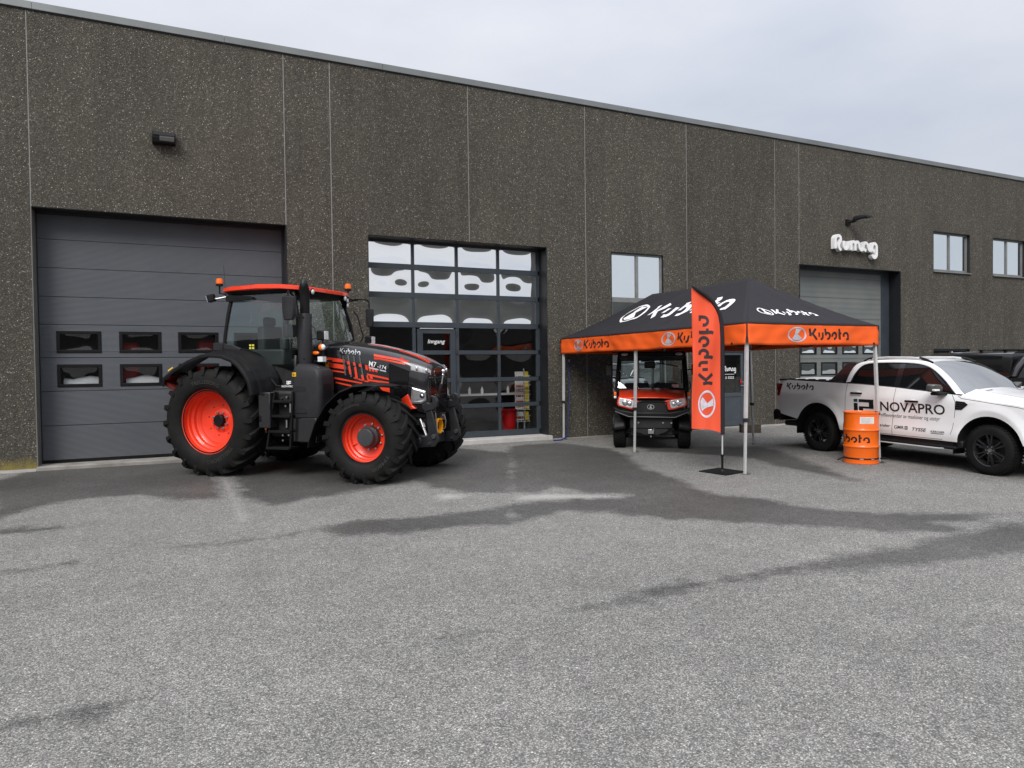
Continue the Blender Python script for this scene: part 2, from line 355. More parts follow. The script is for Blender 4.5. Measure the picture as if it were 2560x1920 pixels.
# ---- lettering: every string becomes flat geometry
def text2d(s, size=1.0, shear=0.0, weight=0.0):
    cu = bpy.data.curves.new('t', 'FONT'); cu.body = s; cu.size = 1.0; cu.shear = shear; cu.offset = weight; cu.resolution_u = 3
    cu.align_x = 'LEFT'
    o = bpy.data.objects.new('t', cu); COL.objects.link(o); bpy.context.view_layer.update()
    me = bpy.data.meshes.new_from_object(o)
    vs = [(v.co.x, v.co.y) for v in me.vertices]; fs = [tuple(p.vertices) for p in me.polygons]
    bpy.data.objects.remove(o); bpy.data.meshes.remove(me); bpy.data.curves.remove(cu)
    x0 = min(p[0] for p in vs); x1 = max(p[0] for p in vs); y0 = min(p[1] for p in vs); y1 = max(p[1] for p in vs)
    vs = [((x-x0)*size, (y-y0)*size) for x, y in vs]
    return vs, fs, (x1-x0)*size, (y1-y0)*size
def fit2d(s, w, h, shear=0.0, weight=0.0):
    vs, fs, a, b = text2d(s, 1.0, shear, weight)
    return [(x/a*w, y/b*h) for x, y in vs], fs
def put2d(b, vf, mapfn, off=0.0):
    vs, fs = vf
    b.add([mapfn(x, y, off) for x, y in vs], fs); return b

def arc(cx, cy, rx, ry, a0, a1, n=12):
    return [(cx+rx*math.cos(R(a0+(a1-a0)*i/n)), cy+ry*math.sin(R(a0+(a1-a0)*i/n))) for i in range(n+1)]
def stroke(pts, w):
    """constant-width ribbon along a polyline, butt ends -> (verts, quads)"""
    n = len(pts); L = []; Rr = []
    ws = w if isinstance(w, (list, tuple)) else [w]*n
    for i in range(n):
        a = Vector(pts[max(i-1, 0)]); p = Vector(pts[i]); c_ = Vector(pts[min(i+1, n-1)])
        d1 = (p-a).normalized() if i > 0 else (c_-p).normalized(); d2 = (c_-p).normalized() if i < n-1 else d1
        t = (d1+d2); t = t.normalized() if t.length > 1e-6 else d1
        nrm = Vector((-t.y, t.x)); k = max(0.45, abs(nrm.dot(Vector((-d1.y, d1.x)))))
        L.append(p+nrm*ws[i]/2/k); Rr.append(p-nrm*ws[i]/2/k)
    vs = [(q.x, q.y) for q in L]+[(q.x, q.y) for q in Rr]
    return vs, [(i, i+1, n+i+1, n+i) for i in range(n-1)]
# the maker's word mark, drawn as cut strokes (unit cap height)
def wordmark_strokes():
    W = 0.185
    g = []
    g.append(([(0.06, 1.0), (0.09, 0.86), (0.10, 0.55), (0.05, 0.32)], W))                       # K stem
    g.append(([(0.62, 1.0), (0.46, 0.78), (0.27, 0.52), (0.40, 0.30), (0.62, 0.0)], W))          # K arm and leg
    g.append(([(0.89, 0.66), (0.88, 0.27)], W*0.92))                                                  # u left
    g.append(([(1.29, 0.66), (1.29, 0.34)]+arc(1.12, 0.30, 0.17, 0.24, 0, -75, 6)+[(1.04, 0.07)], W))
    g.append(([(1.54, 1.0), (1.60, 0.88), (1.60, 0.40)], W))                                     # b
    g.append(([(1.60, 0.52)]+arc(1.79, 0.36, 0.21, 0.28, 120, -70, 10)+[(1.73, 0.07)], W))
    g.append((arc(2.49, 0.36, 0.235, 0.285, 195, -75, 14)+[(2.45, 0.06)], W))                    # o
    g.append(([(2.97, 1.0), (3.03, 0.88), (3.03, 0.02)], W))                                     # t
    g.append(([(3.08, 0.60), (3.25, 0.60)], W*0.9))
    g.append((arc(3.68, 0.36, 0.235, 0.285, 195, 15, 10)+[(3.92, 0.30), (3.92, 0.0)], W))        # a
    g.append(([(3.70, 0.04), (3.86, 0.12)], W*0.8))
    return g, 4.01
def wordmark(b, mapfn, w, h, off=0.0):
    g, W0 = wordmark_strokes()
    for k, (pts, wd) in enumerate(g):
        vs, fs = stroke(pts, wd)
        b.add([mapfn(x/W0*w, y*h, off+0.0003*(k % 3)) for x, y in vs], fs)
    return b
def emblem(b, mapfn, w, h, off=0.0, part='ring'):
    """oval badge, centre at 0,0"""
    if part == 'ring':
        n = 36; vs = []
        for k in (1.0, 0.84):
            for i in range(n):
                a = 2*PI*i/n; vs.append((math.cos(a)*w/2*k, math.sin(a)*h/2*k))
        b.add([mapfn(x, y, off) for x, y in vs], [(i, (i+1) % n, n+(i+1) % n, n+i) for i in range(n)])
    else:
        # waisted upright with the two wedges of the letter
        up_ = [(-0.14, 0.82), (0.44, 0.74), (0.06, 0.06), (-0.26, 0.04), (-0.20, 0.40)]
        lo_ = [(-0.27, 0.02), (0.06, 0.04), (0.54, -0.54), (0.22, -0.76), (-0.28, -0.74), (-0.54, -0.54), (-0.38, -0.30)]
        for q, pl in enumerate((up_, lo_)):
            b.add([mapfn(x*w/2, y*h/2, off+0.0004*q) for x, y in pl], [tuple(range(len(pl)))])
    return b

# ================================================================== GROUND
# damp patches left by the rain, outlined in yard coordinates (x along the wall, y towards it)
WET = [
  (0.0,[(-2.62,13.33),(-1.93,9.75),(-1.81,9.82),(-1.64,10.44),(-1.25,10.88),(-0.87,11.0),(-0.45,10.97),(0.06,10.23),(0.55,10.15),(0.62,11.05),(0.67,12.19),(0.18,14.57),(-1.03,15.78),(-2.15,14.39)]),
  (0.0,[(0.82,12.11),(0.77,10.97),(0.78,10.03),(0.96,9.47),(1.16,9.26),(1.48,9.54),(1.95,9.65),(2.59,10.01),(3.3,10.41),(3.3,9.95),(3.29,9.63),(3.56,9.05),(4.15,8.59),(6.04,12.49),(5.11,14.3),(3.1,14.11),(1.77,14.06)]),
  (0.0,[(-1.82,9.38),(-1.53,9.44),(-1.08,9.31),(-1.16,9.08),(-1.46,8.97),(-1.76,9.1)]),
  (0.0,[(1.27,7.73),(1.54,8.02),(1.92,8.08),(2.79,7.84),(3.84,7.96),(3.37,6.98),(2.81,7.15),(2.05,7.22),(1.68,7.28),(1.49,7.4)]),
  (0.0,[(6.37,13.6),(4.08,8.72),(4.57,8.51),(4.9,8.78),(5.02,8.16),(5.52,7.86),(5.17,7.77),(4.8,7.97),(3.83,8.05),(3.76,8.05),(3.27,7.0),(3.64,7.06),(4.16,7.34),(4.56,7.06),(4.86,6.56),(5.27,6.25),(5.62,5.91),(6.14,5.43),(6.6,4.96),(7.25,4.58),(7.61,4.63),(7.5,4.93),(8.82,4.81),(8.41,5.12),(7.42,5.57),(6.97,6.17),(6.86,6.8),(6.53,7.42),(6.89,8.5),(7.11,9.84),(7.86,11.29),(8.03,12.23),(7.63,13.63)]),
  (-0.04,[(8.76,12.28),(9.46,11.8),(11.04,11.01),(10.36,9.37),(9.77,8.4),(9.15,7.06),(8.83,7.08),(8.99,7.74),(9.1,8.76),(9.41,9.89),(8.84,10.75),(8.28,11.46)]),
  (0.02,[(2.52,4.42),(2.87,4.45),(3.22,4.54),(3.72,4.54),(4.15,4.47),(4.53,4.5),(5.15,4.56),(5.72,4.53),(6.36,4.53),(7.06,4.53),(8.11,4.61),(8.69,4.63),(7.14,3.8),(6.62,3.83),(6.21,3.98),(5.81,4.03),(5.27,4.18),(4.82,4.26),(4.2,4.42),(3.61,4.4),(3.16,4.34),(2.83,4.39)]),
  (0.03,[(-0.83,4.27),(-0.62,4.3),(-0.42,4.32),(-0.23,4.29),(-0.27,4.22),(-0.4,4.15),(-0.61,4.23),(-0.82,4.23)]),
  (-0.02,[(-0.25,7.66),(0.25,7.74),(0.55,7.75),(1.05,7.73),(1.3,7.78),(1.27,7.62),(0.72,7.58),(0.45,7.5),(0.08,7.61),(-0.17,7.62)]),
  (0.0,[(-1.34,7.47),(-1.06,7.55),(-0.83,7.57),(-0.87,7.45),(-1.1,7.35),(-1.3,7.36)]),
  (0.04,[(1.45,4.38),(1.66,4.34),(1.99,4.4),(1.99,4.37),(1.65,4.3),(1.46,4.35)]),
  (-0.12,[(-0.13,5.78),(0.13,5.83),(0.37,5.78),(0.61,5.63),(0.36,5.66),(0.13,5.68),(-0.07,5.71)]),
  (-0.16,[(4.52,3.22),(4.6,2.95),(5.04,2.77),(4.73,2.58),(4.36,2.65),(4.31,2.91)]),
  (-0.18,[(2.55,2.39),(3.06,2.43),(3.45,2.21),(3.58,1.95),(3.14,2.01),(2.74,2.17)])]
PALE = [[(3.03, 9.06), (3.36, 9.15), (3.6, 8.91), (3.5, 8.65), (3.07, 8.62)], [(0.65, 11.83), (0.74, 11.78), (0.79, 9.98), (0.77, 8.48), (0.6, 8.57), (0.64, 10.06)], [(3.63, 10.17), (3.88, 10.1), (3.84, 10.0), (3.58, 10.05)], [(4.08, 8.58), (4.6, 8.5), (5.14, 8.06), (5.43, 7.73), (4.76, 7.9), (3.89, 8.19)]]
def inside(p, poly):
    x, y = p; r = False; j = len(poly)-1
    for i in range(len(poly)):
        xi, yi = poly[i]; xj, yj = poly[j]
        if (yi > y) != (yj > y) and x < (xj-xi)*(y-yi)/(yj-yi)+xi: r = not r
        j = i
    return r
def sdist(p, poly):
    d = 1e9; x, y = p
    for i in range(len(poly)):
        ax, ay = poly[i]; bx, by = poly[(i+1) % len(poly)]
        dx, dy = bx-ax, by-ay; t = max(0, min(1, ((x-ax)*dx+(y-ay)*dy)/(dx*dx+dy*dy+1e-9)))
        d = min(d, math.hypot(x-ax-t*dx, y-ay-t*dy))
    return d if inside(p, poly) else -d
def spaced(a, b, s):
    n = max(1, int(round((b-a)/s))); return [a+(b-a)*i/n for i in range(n)]
xs = [-600, -200, -60, -20, -8] + spaced(-4.5, 20, 0.085) + spaced(20, 30, 0.6) + [30, 45, 90, 250, 600]
ys = [-600, -200, -60, -20, -6, -2, 0.5] + spaced(1.6, 15.0, 0.07) + [15.0, 16.5, 20, 60, 250, 600]
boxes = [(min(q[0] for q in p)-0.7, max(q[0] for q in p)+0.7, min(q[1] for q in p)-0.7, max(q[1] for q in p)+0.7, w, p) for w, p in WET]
gv = []; wet = []; pale = []
for y in ys:
    for x in xs:
        gv.append((x, y, gz(y) if abs(y) < 250 else gz(math.copysign(250, y))))
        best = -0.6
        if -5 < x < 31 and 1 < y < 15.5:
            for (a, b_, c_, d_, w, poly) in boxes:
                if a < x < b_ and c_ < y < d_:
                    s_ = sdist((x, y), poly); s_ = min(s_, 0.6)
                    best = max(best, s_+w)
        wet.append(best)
        pb = -0.6
        if -5 < x < 12 and 6 < y < 15.5:
            for poly in PALE: pb = max(pb, min(0.3, sdist((x, y), poly)))
        pale.append(pb)
nx = len(xs)
gf = [(j*nx+i, j*nx+i+1, (j+1)*nx+i+1, (j+1)*nx+i) for j in range(len(ys)-1) for i in range(nx-1)]
me = bpy.data.meshes.new('ground'); me.from_pydata(gv, [], gf)
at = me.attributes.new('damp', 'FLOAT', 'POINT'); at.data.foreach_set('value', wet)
at = me.attributes.new('pale', 'FLOAT', 'POINT'); at.data.foreach_set('value', pale)
me.polygons.foreach_set('use_smooth', [True]*len(me.polygons))
ground = bpy.data.objects.new('ground', me); COL.objects.link(ground); tag(ground, kind='structure')

def asphalt():
    m, n, l, b = newmat('asphalt')
    tc = n.new('ShaderNodeTexCoord')
    def nz(scale, det=6, rough=0.55):
        t = n.new('ShaderNodeTexNoise'); t.inputs['Scale'].default_value = scale; t.inputs['Detail'].default_value = det; t.inputs['Roughness'].default_value = rough
        l.new(tc.outputs['Object'], t.inputs['Vector']); return t
    def mr(src, a, b_, c_, d_):
        t = n.new('ShaderNodeMapRange'); l.new(src, t.inputs[0])
        for i, v in zip((1, 2, 3, 4), (a, b_, c_, d_)): t.inputs[i].default_value = v
        return t
    v1 = n.new('ShaderNodeTexVoronoi'); v1.inputs['Scale'].default_value = 118; l.new(tc.outputs['Object'], v1.inputs['Vector'])
    v2 = n.new('ShaderNodeTexVoronoi'); v2.inputs['Scale'].default_value = 60; l.new(tc.outputs['Object'], v2.inputs['Vector'])
    sep = n.new('ShaderNodeSeparateColor'); l.new(v1.outputs['Color'], sep.inputs[0])
    r1 = n.new('ShaderNodeValToRGB'); l.new(sep.outputs[0], r1.inputs[0]); e = r1.color_ramp.elements
    e[0].position, e[0].color = 0.0, (0.070, 0.069, 0.067, 1); e[1].position, e[1].color = 1.0, (0.46, 0.445, 0.41, 1)
    for p, c_ in ((0.25, (0.155, 0.151, 0.143, 1)), (0.55, (0.232, 0.226, 0.212, 1)), (0.85, (0.315, 0.306, 0.285, 1)), (0.95, (0.375, 0.364, 0.338, 1))):
        k = e.new(p); k.color = c_
    # sparse large pale chips
    s2 = n.new('ShaderNodeSeparateColor'); l.new(v2.outputs['Color'], s2.inputs[0])
    ch = mr(s2.outputs[1], 0.955, 0.965, 0, 1); cd = mr(v2.outputs['Distance'], 0.34, 0.42, 1, 0)
    cm = n.new('ShaderNodeMath'); cm.operation = 'MULTIPLY'; l.new(ch.outputs[0], cm.inputs[0]); l.new(cd.outputs[0], cm.inputs[1])
    mxc = n.new('ShaderNodeMix'); mxc.data_type = 'RGBA'; l.new(cm.outputs[0], mxc.inputs[0]); l.new(r1.outputs[0], mxc.inputs[6]); mxc.inputs[7].default_value = (0.56, 0.54, 0.50, 1)
    # binder between stones
    gj = mr(v1.outputs['Distance'], 0.40, 0.66, 0, 0.8)
    mxj = n.new('ShaderNodeMix'); mxj.data_type = 'RGBA'; l.new(gj.outputs[0], mxj.inputs[0]); l.new(mxc.outputs[2], mxj.inputs[6]); mxj.inputs[7].default_value = (0.10, 0.098, 0.094, 1)
    # worn and dusty areas
    v3 = n.new('ShaderNodeTexVoronoi'); v3.inputs['Scale'].default_value = 30; l.new(tc.outputs['Object'], v3.inputs['Vector'])
    s3 = n.new('ShaderNodeSeparateColor'); l.new(v3.outputs['Color'], s3.inputs[0]); g3 = mr(s3.outputs[0], 0, 1, 0.90, 1.11)
    clump = nz(9.0, 5, 0.7); gc = mr(clump.outputs[0], 0.3, 0.7, 0.93, 1.08)
    big = nz(0.35, 5); mid = nz(2.2, 6)
    ba = mr(big.outputs[0], 0.3, 0.7, 0.93, 1.15); bb = mr(mid.outputs[0], 0.3, 0.7, 0.92, 1.08)
    mu = n.new('ShaderNodeMath'); mu.operation = 'MULTIPLY'; l.new(ba.outputs[0], mu.inputs[0]); l.new(bb.outputs[0], mu.inputs[1])
    sc1 = n.new('ShaderNodeVectorMath'); sc1.operation = 'SCALE'; l.new(mxj.outputs[2], sc1.inputs[0])
    m1 = n.new('ShaderNodeMath'); m1.operation = 'MULTIPLY'; l.new(mu.outputs[0], m1.inputs[0]); l.new(g3.outputs[0], m1.inputs[1])
    m2 = n.new('ShaderNodeMath'); m2.operation = 'MULTIPLY'; l.new(m1.outputs[0], m2.inputs[0]); l.new(gc.outputs[0], m2.inputs[1])
    l.new(m2.outputs[0], sc1.inputs['Scale'])
    # scuffs and dusty drag marks
    atp = n.new('ShaderNodeAttribute'); atp.attribute_name = 'pale'; pnz = nz(11, 8, 0.7)
    pa = n.new('ShaderNodeMath'); pa.operation = 'MULTIPLY_ADD'; l.new(pnz.outputs[0], pa.inputs[0]); pa.inputs[1].default_value = 0.30; l.new(atp.outputs['Fac'], pa.inputs[2])
    pm_ = mr(pa.outputs[0], 0.14, 0.36, 0, 0.65)
    mxp = n.new('ShaderNodeMix'); mxp.data_type = 'RGBA'; l.new(pm_.outputs[0], mxp.inputs[0]); l.new(sc1.outputs[0], mxp.inputs[6]); mxp.inputs[7].default_value = (0.42, 0.41, 0.385, 1)
    # rain-damp areas: darker and a little shinier, with ragged edges
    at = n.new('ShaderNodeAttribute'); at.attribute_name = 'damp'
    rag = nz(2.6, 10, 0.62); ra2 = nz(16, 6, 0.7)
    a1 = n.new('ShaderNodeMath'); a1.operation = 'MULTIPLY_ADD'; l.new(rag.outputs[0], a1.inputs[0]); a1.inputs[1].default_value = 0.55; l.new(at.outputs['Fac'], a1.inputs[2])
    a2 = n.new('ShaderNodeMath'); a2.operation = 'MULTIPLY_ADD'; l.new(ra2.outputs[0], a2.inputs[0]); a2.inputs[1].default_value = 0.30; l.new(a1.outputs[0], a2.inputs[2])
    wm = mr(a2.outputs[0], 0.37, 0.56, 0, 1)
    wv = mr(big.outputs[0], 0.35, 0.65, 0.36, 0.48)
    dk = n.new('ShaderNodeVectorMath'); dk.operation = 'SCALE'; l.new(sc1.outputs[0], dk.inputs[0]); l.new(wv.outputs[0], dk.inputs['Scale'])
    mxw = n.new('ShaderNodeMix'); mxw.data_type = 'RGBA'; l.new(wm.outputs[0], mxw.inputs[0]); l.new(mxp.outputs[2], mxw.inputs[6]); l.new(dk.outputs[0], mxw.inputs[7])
    l.new(mxw.outputs[2], b.inputs['Base Color'])
    rg = mr(wm.outputs[0], 0, 1, 0.88, 0.58); l.new(rg.outputs[0], b.inputs['Roughness']); b.inputs['Specular IOR Level'].default_value = 0.3
    bp = n.new('ShaderNodeBump'); bp.inputs['Strength'].default_value = 0.5; bp.inputs['Distance'].default_value = 0.006; bp.invert = True
    l.new(v1.outputs['Distance'], bp.inputs['Height']); l.new(bp.outputs[0], b.inputs['Normal'])
    return m
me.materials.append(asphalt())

# low wooded ridge on the far side of the road behind the photographer (seen only mirrored in the glazing)
hb = MB()
HEL = [(90, 4.6), (118, 5.3), (140, 6.1), (150, 6.2), (175, 6.3), (200, 6.0), (340, 5.0)]
def hillz(u): return 1.6*math.sin(u*57)+1.0*math.sin(u*131+1)+0.5*math.sin(u*297)
def hfn(u, v):
    az = 95+240*u; a = R(az); d = 240+70*v; el = 0
    for (a0, e0), (a1, e1) in zip(HEL, HEL[1:]):
        if a0 <= az <= a1: el = e0+(e1-e0)*(az-a0)/(a1-a0)
    top = 310*math.tan(R(el))+5.0+hillz(u)
    return (d*math.sin(a), d*math.cos(a), -3.5 + top*math.sin(v*PI/2))
hb.grid(hfn, 160, 6)
hills = hb.build('hills', simple('hill_woods', (0.020, 0.021, 0.018), 0.9, var=0.5, vscale=0.08)); tag(hills, kind='structure')

# ================================================================== BUILDING
YW = 14.33; ZR = 7.94; DEP = 0.40
bld = empty('warehouse', loc=(0, YW, 0)); tag(bld, 'dark exposed-aggregate concrete warehouse with three sectional doors', 'building')
SEAMS = [-13.9, -10.95, -8.0, -5.05, -2.095, 2.045, 2.925, 5.87, 8.815, 11.80, 14.80, 15.70, 19.915, 20.84, 23.89, 26.9, 29.95, 33.0, 36.05, 39.1, 42.15]
OPEN = [(-2.095, 2.045, -1, 4.64), (3.64, 7.77, -1, 4.563), (15.70, 19.91, -1, 4.594), (9.51, 11.06, 1.15, 4.567),
        (12.72, 13.77, -1, 2.23), (21.44, 23.27, 4.70, 5.92), (24.47, 26.3, 4.70, 5.92), (21.45, 23.27, 0.95, 2.25), (24.48, 26.3, 0.95, 2.25)]
def cells(x0, x1):
    cx = sorted({x0, x1} | {v for o in OPEN for v in o[:2] if x0 < v < x1}); cz = sorted({-0.3, ZR} | {v for o in OPEN for v in o[2:] if -0.3 < v < ZR})
    out = {}
    for i in range(len(cx)-1):
        for j in range(len(cz)-1):
            mx_, mz_ = (cx[i]+cx[i+1])/2, (cz[j]+cz[j+1])/2
            out[i, j] = not any(o[0]-1e-3 < mx_ < o[1]+1e-3 and o[2] < mz_ < o[3] for o in OPEN)
    return cx, cz, out
for k in range(len(SEAMS)-1):
    g = 0.008
    x0, x1 = SEAMS[k]+g, SEAMS[k+1]-g
    cx, cz, ok = cells(x0, x1); b = MB()
    jy = 0.0012*((k*7) % 3)
    for (i, j), s_ in ok.items():
        if not s_: continue
        a, c_, d, e = cx[i], cx[i+1], cz[j], cz[j+1]
        b.add([(a, jy, d), (c_, jy, d), (c_, jy, e), (a, jy, e)], [(0, 1, 2, 3)])
        if not ok.get((i-1, j)): b.add([(a, jy, d), (a, jy, e), (a, DEP, e), (a, DEP, d)], [(0, 1, 2, 3)])
        if not ok.get((i+1, j)): b.add([(c_, jy, d), (c_, DEP, d), (c_, DEP, e), (c_, jy, e)], [(0, 1, 2, 3)])
        if not ok.get((i, j-1)): b.add([(a, jy, d), (a, DEP, d), (c_, DEP, d), (c_, jy, d)], [(0, 1, 2, 3)])
        if not ok.get((i, j+1)): b.add([(a, jy, e), (c_, jy, e), (c_, DEP, e), (a, DEP, e)], [(0, 1, 2, 3)])
    b.build('wall_panel', m_facade, bld, smooth=0)
    if k > 0:
        zb = -0.3
        for o in OPEN:
            if o[0]-0.01 <= SEAMS[k] <= o[1]+0.01 and o[2] < 0: zb = o[3]
        MB().box(SEAMS[k]-0.0085, SEAMS[k]+0.0085, 0.004+0.002*(k > 11), 0.05, zb, ZR-0.01).build('joint_seal', m_sealant if k < 12 else simple('sealant_dark', (0.13, 0.125, 0.115), 0.8), bld, smooth=0)
# body of the building behind the panels, and its roof
b = MB(); b.box(-13.9, 42.1, DEP+0.004, DEP+0.05, 4.70, ZR-0.05)
b.box(-13.9, -2.2, DEP+0.004, DEP+0.05, -0.3, 4.70); b.box(2.15, 3.55, DEP+0.004, DEP+0.05, -0.3, 4.70)
b.box(7.85, 9.4, DEP+0.004, DEP+0.05, -0.3, 4.70); b.box(11.15, 12.6, DEP+0.004, DEP+0.05, -0.3, 4.70); b.box(13.9, 15.6, DEP+0.004, DEP+0.05, -0.3, 4.70); b.box(20.0, 42.1, DEP+0.6, DEP+0.65, -0.3, 4.70)
b.box(-13.9, 42.1, 24.9, 25, -0.3, ZR-0.05); b.box(-13.9, -13.85, DEP+0.05, 25, -0.3, ZR-0.05); b.box(42.05, 42.1, DEP+0.05, 25, -0.3, ZR-0.05)
b.build('inner_shell', m_interior, bld, smooth=0)
MB().box(-13.9, 42.1, 0.06, 25, ZR-0.05, ZR+0.02).build('roof', m_flash, bld, smooth=0)
for i in range(19):                                           # cap flashing in lengths
    x0 = -14+i*3.0; x1 = min(42.2, x0+2.994)
    b = MB(); b.prism([(-0.035, ZR-0.005), (-0.03, ZR-0.012), (-0.028, ZR+0.10), (0.30, ZR+0.125), (0.30, ZR+0.135), (-0.036, ZR+0.112)], 'yz', x0, x1)
    b.build('roof_flashing', m_flash, bld, smooth=0)
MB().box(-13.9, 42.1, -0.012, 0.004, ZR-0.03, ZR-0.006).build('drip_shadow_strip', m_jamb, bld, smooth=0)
# concrete footing strip along the wall
GB = gz(YW)
for x0, x1, zt in ((-13.9, -2.10, GB+0.035), (2.05, 3.63, GB+0.03), (7.78, 12.6, GB+0.008), (13.85, 15.68, GB+0.03), (19.93, 42.1, GB+0.03)):
    b = MB(); N = int((x1-x0)/0.25)+1
    b.grid(lambda u, v: (x0+(x1-x0)*u, 0.0-0.20*v - (0.05*math.sin(u*N*0.9)+0.04*math.sin(u*N*2.3))*v, zt - (zt-gz(YW-0.26)+0.012)*v*v), N, 4)
    b.add([(x0, 0.02, zt), (x1, 0.02, zt), (x1, 0, zt), (x0, 0, zt)], [(0, 1, 2, 3)])
    b.build('footing_strip', m_concrete, bld)

def dished(b, x0, x1, z0, z1, y, dep, pw=2.2, nx_=28, nz_=18, sx=0.0, sz=0.0, wob=0.0, ph=0.0):
    """a pane sucked slightly inwards, as sealed units are"""
    def fn(u, v):
        a, c_ = 2*u-1, 2*v-1
        d = (1-abs(a)**pw)*(1-abs(c_)**pw)
        d += wob*math.sin(3.1*a+ph)*math.sin(2.3*c_+1.7*ph)*(1-a*a)*(1-c_*c_)
        return (x0+(x1-x0)*u, y+dep*d+sx*a*0.5+sz*c_*0.5, z0+(z1-z0)*v)
    b.grid(fn, nx_, nz_); return b

# ---- left door: ribbed steel sections with two rows of lights
LD = MB(); LD.box(-2.088, -2.076, DEP-0.006, DEP+0.10, 0.1, 4.66); LD.box(2.0, 2.04, DEP-0.03, DEP+0.10, 0.1, 4.66); LD.box(-2.076, 2.0, DEP-0.03, DEP+0.10, 4.60, 4.66)
ld = LD.build('sectional_door', m_jamb, bld, smooth=0, bevel=0.004); ld['label'] = 'ribbed grey sectional door behind the tractor'
zs = [0.285, 0.895, 1.50, 2.09, 2.675, 3.165, 3.67, 4.165, 4.60]
WX = [(-1.81, -1.16), (-0.84, -0.19), (0.13, 0.79), (1.11, 1.76)]
for i in range(8):
    b = MB(); z0, z1 = zs[i]+0.003, zs[i+1]-0.003
    holes = []
    if i == 3: holes = [(a, c_, 2.195, 2.545) for a, c_ in WX]
    if i == 2: holes = [(a, c_, 1.59, 1.95) for a, c_ in WX]
    if not holes: b.box(-2.074, 2.0, DEP, DEP+0.05, z0, z1)
    else:
        hz0, hz1 = holes[0][2], holes[0][3]
        b.box(-2.074, 2.0, DEP, DEP+0.05, z0, hz0); b.box(-2.074, 2.0, DEP, DEP+0.05, hz1, z1)
        ex = [-2.074]+[v for h in holes for v in h[:2]]+[2.0]
        for q in range(0, len(ex), 2): b.box(ex[q], ex[q+1], DEP, DEP+0.05, hz0, hz1)
    b.build('door_section', m_ribdoor, ld, smooth=0, bevel=0.003)
    for q, (a, c_, d, e) in enumerate(holes):
        f = MB(); t = 0.035
        f.box(a-0.02, c_+0.02, DEP-0.012, DEP+0.03, e-t, e+0.02); f.box(a-0.02, c_+0.02, DEP-0.012, DEP+0.03, d-0.02, d+t)
        f.box(a-0.02, a+t, DEP-0.012, DEP+0.03, d+t, e-t); f.box(c_-t, c_+0.02, DEP-0.012, DEP+0.03, d+t, e-t)
        f.build('window_frame', m_blackplastic, ld, smooth=0, bevel=0.006)
        p = MB(); dished(p, a+0.03, c_-0.03, d+0.03, e-0.03, DEP+0.012, 0.004, 2.4, wob=0.35, ph=q*1.3+i)
        p.build('pane', m_glass_low, ld)
MB().box(-2.074, 2.0, DEP-0.004, DEP+0.05, 0.225, 0.287).build('bottom_seal', m_rubberdark, ld, smooth=0)
MB().box(-2.02, 2.0, DEP+1.2, DEP+1.25, 0.1, 4.6).build('dark_room_back', m_interior, ld, smooth=0)
b = MB(); b.box(-2.10, 2.05, -0.10, DEP+0.30, 0.0, 0.232); b.build('door_sill', m_concrete, bld, bevel=0.01)
# smooth concrete jamb on the left, painted steel jambs elsewhere
MB().box(-2.104, -2.089, -0.003, DEP, 0.1, 4.64).build('jamb', simple('jamb_concrete', (0.15, 0.147, 0.135), 0.8, var=0.2), bld, smooth=0)
for x, s_, zt in ((2.045, -1, 4.64), (3.64, 1, 4.563), (7.77, -1, 4.563), (15.70, 1, 4.594), (19.91, -1, 4.594)):
    b = MB(); b.box(min(x, x+s_*0.012), max(x, x+s_*0.012), -0.004, DEP, 0.1, zt); b.build('jamb', m_jamb, bld, smooth=0)
for x0, x1, zt in ((-2.09, 2.04, 4.64), (3.65, 7.76, 4.563), (15.71, 19.9, 4.594)):
    MB().box(x0, x1, 0.012, DEP-0.035, zt-0.012, zt+0.002).build('lintel_lining', m_jamb, bld, smooth=0)

# ---- glazed door in the middle
X = [3.665, 4.705, 5.71, 6.715, 7.72]; ZH = [4.56, 4.005, 3.40, 2.77, 2.17, 1.56, 0.975, 0.335]
g = MB(); yf0, yf1 = DEP-0.035, DEP+0.045
def rail(z, t=0.058): 
    g.box(X[0], X[4], yf0, yf1, z-t, z+t)
for z in ZH[1:3]: rail(z, 0.058)
g.box(X[0], X[4], yf0, yf1, 4.50, 4.60)
g.box(X[0], X[4], yf0, yf1, 2.71, 2.83)
for z in (2.17, 1.56, 0.975):
    g.box(X[0], 4.745, yf0, yf1, z-0.045, z+0.045); g.box(5.665, X[4], yf0, yf1, z-0.045, z+0.045)
g.box(X[0], X[4], yf0, yf1, 0.27, 0.40)
for k, x in enumerate(X):
    t = 0.033 if 0 < k < 4 else 0.05
    for i in range(7):
        za, zb_ = ZH[i+1]+0.05, ZH[i]-0.05
        if x in (4.705, 5.71) and i >= 3: continue
        g.box(x-t, x+t, yf0+0.006, yf1-0.006, za, zb_)
g.box(4.672, 4.745, yf0+0.006, yf1-0.006, 0.40, 2.71); g.box(5.665, 5.743, yf0+0.006, yf1-0.006, 0.40, 2.71)
gd = g.build('glazed_sectional_door', m_frame, bld, smooth=0, bevel=0.004); gd['label'] = 'glazed sectional door in anthracite frame with a wicket door'
pi = 0
for i in range(7):
    for k in range(4):
        if k == 1 and i >= 3: continue
        x0, x1 = X[k]+0.03, X[k+1]-0.03; z1, z0 = ZH[i]-0.055, ZH[i+1]+0.05
        p = MB(); dd = [0.0062, 0.0052, 0.0060, 0.004, 0.004, 0.003, 0.003][i]
        rr = random.Random(31+i*5+k)
        dished(p, x0, x1, z0, z1, DEP, dd*(0.9+0.25*rr.random()), 2.6 if i < 3 else 2.2, 40, 26, wob=(0.9 if i == 1 else 0.10), ph=rr.random()*6)
        p.build('pane', m_glass_door if i < 3 else m_glass_low, gd)
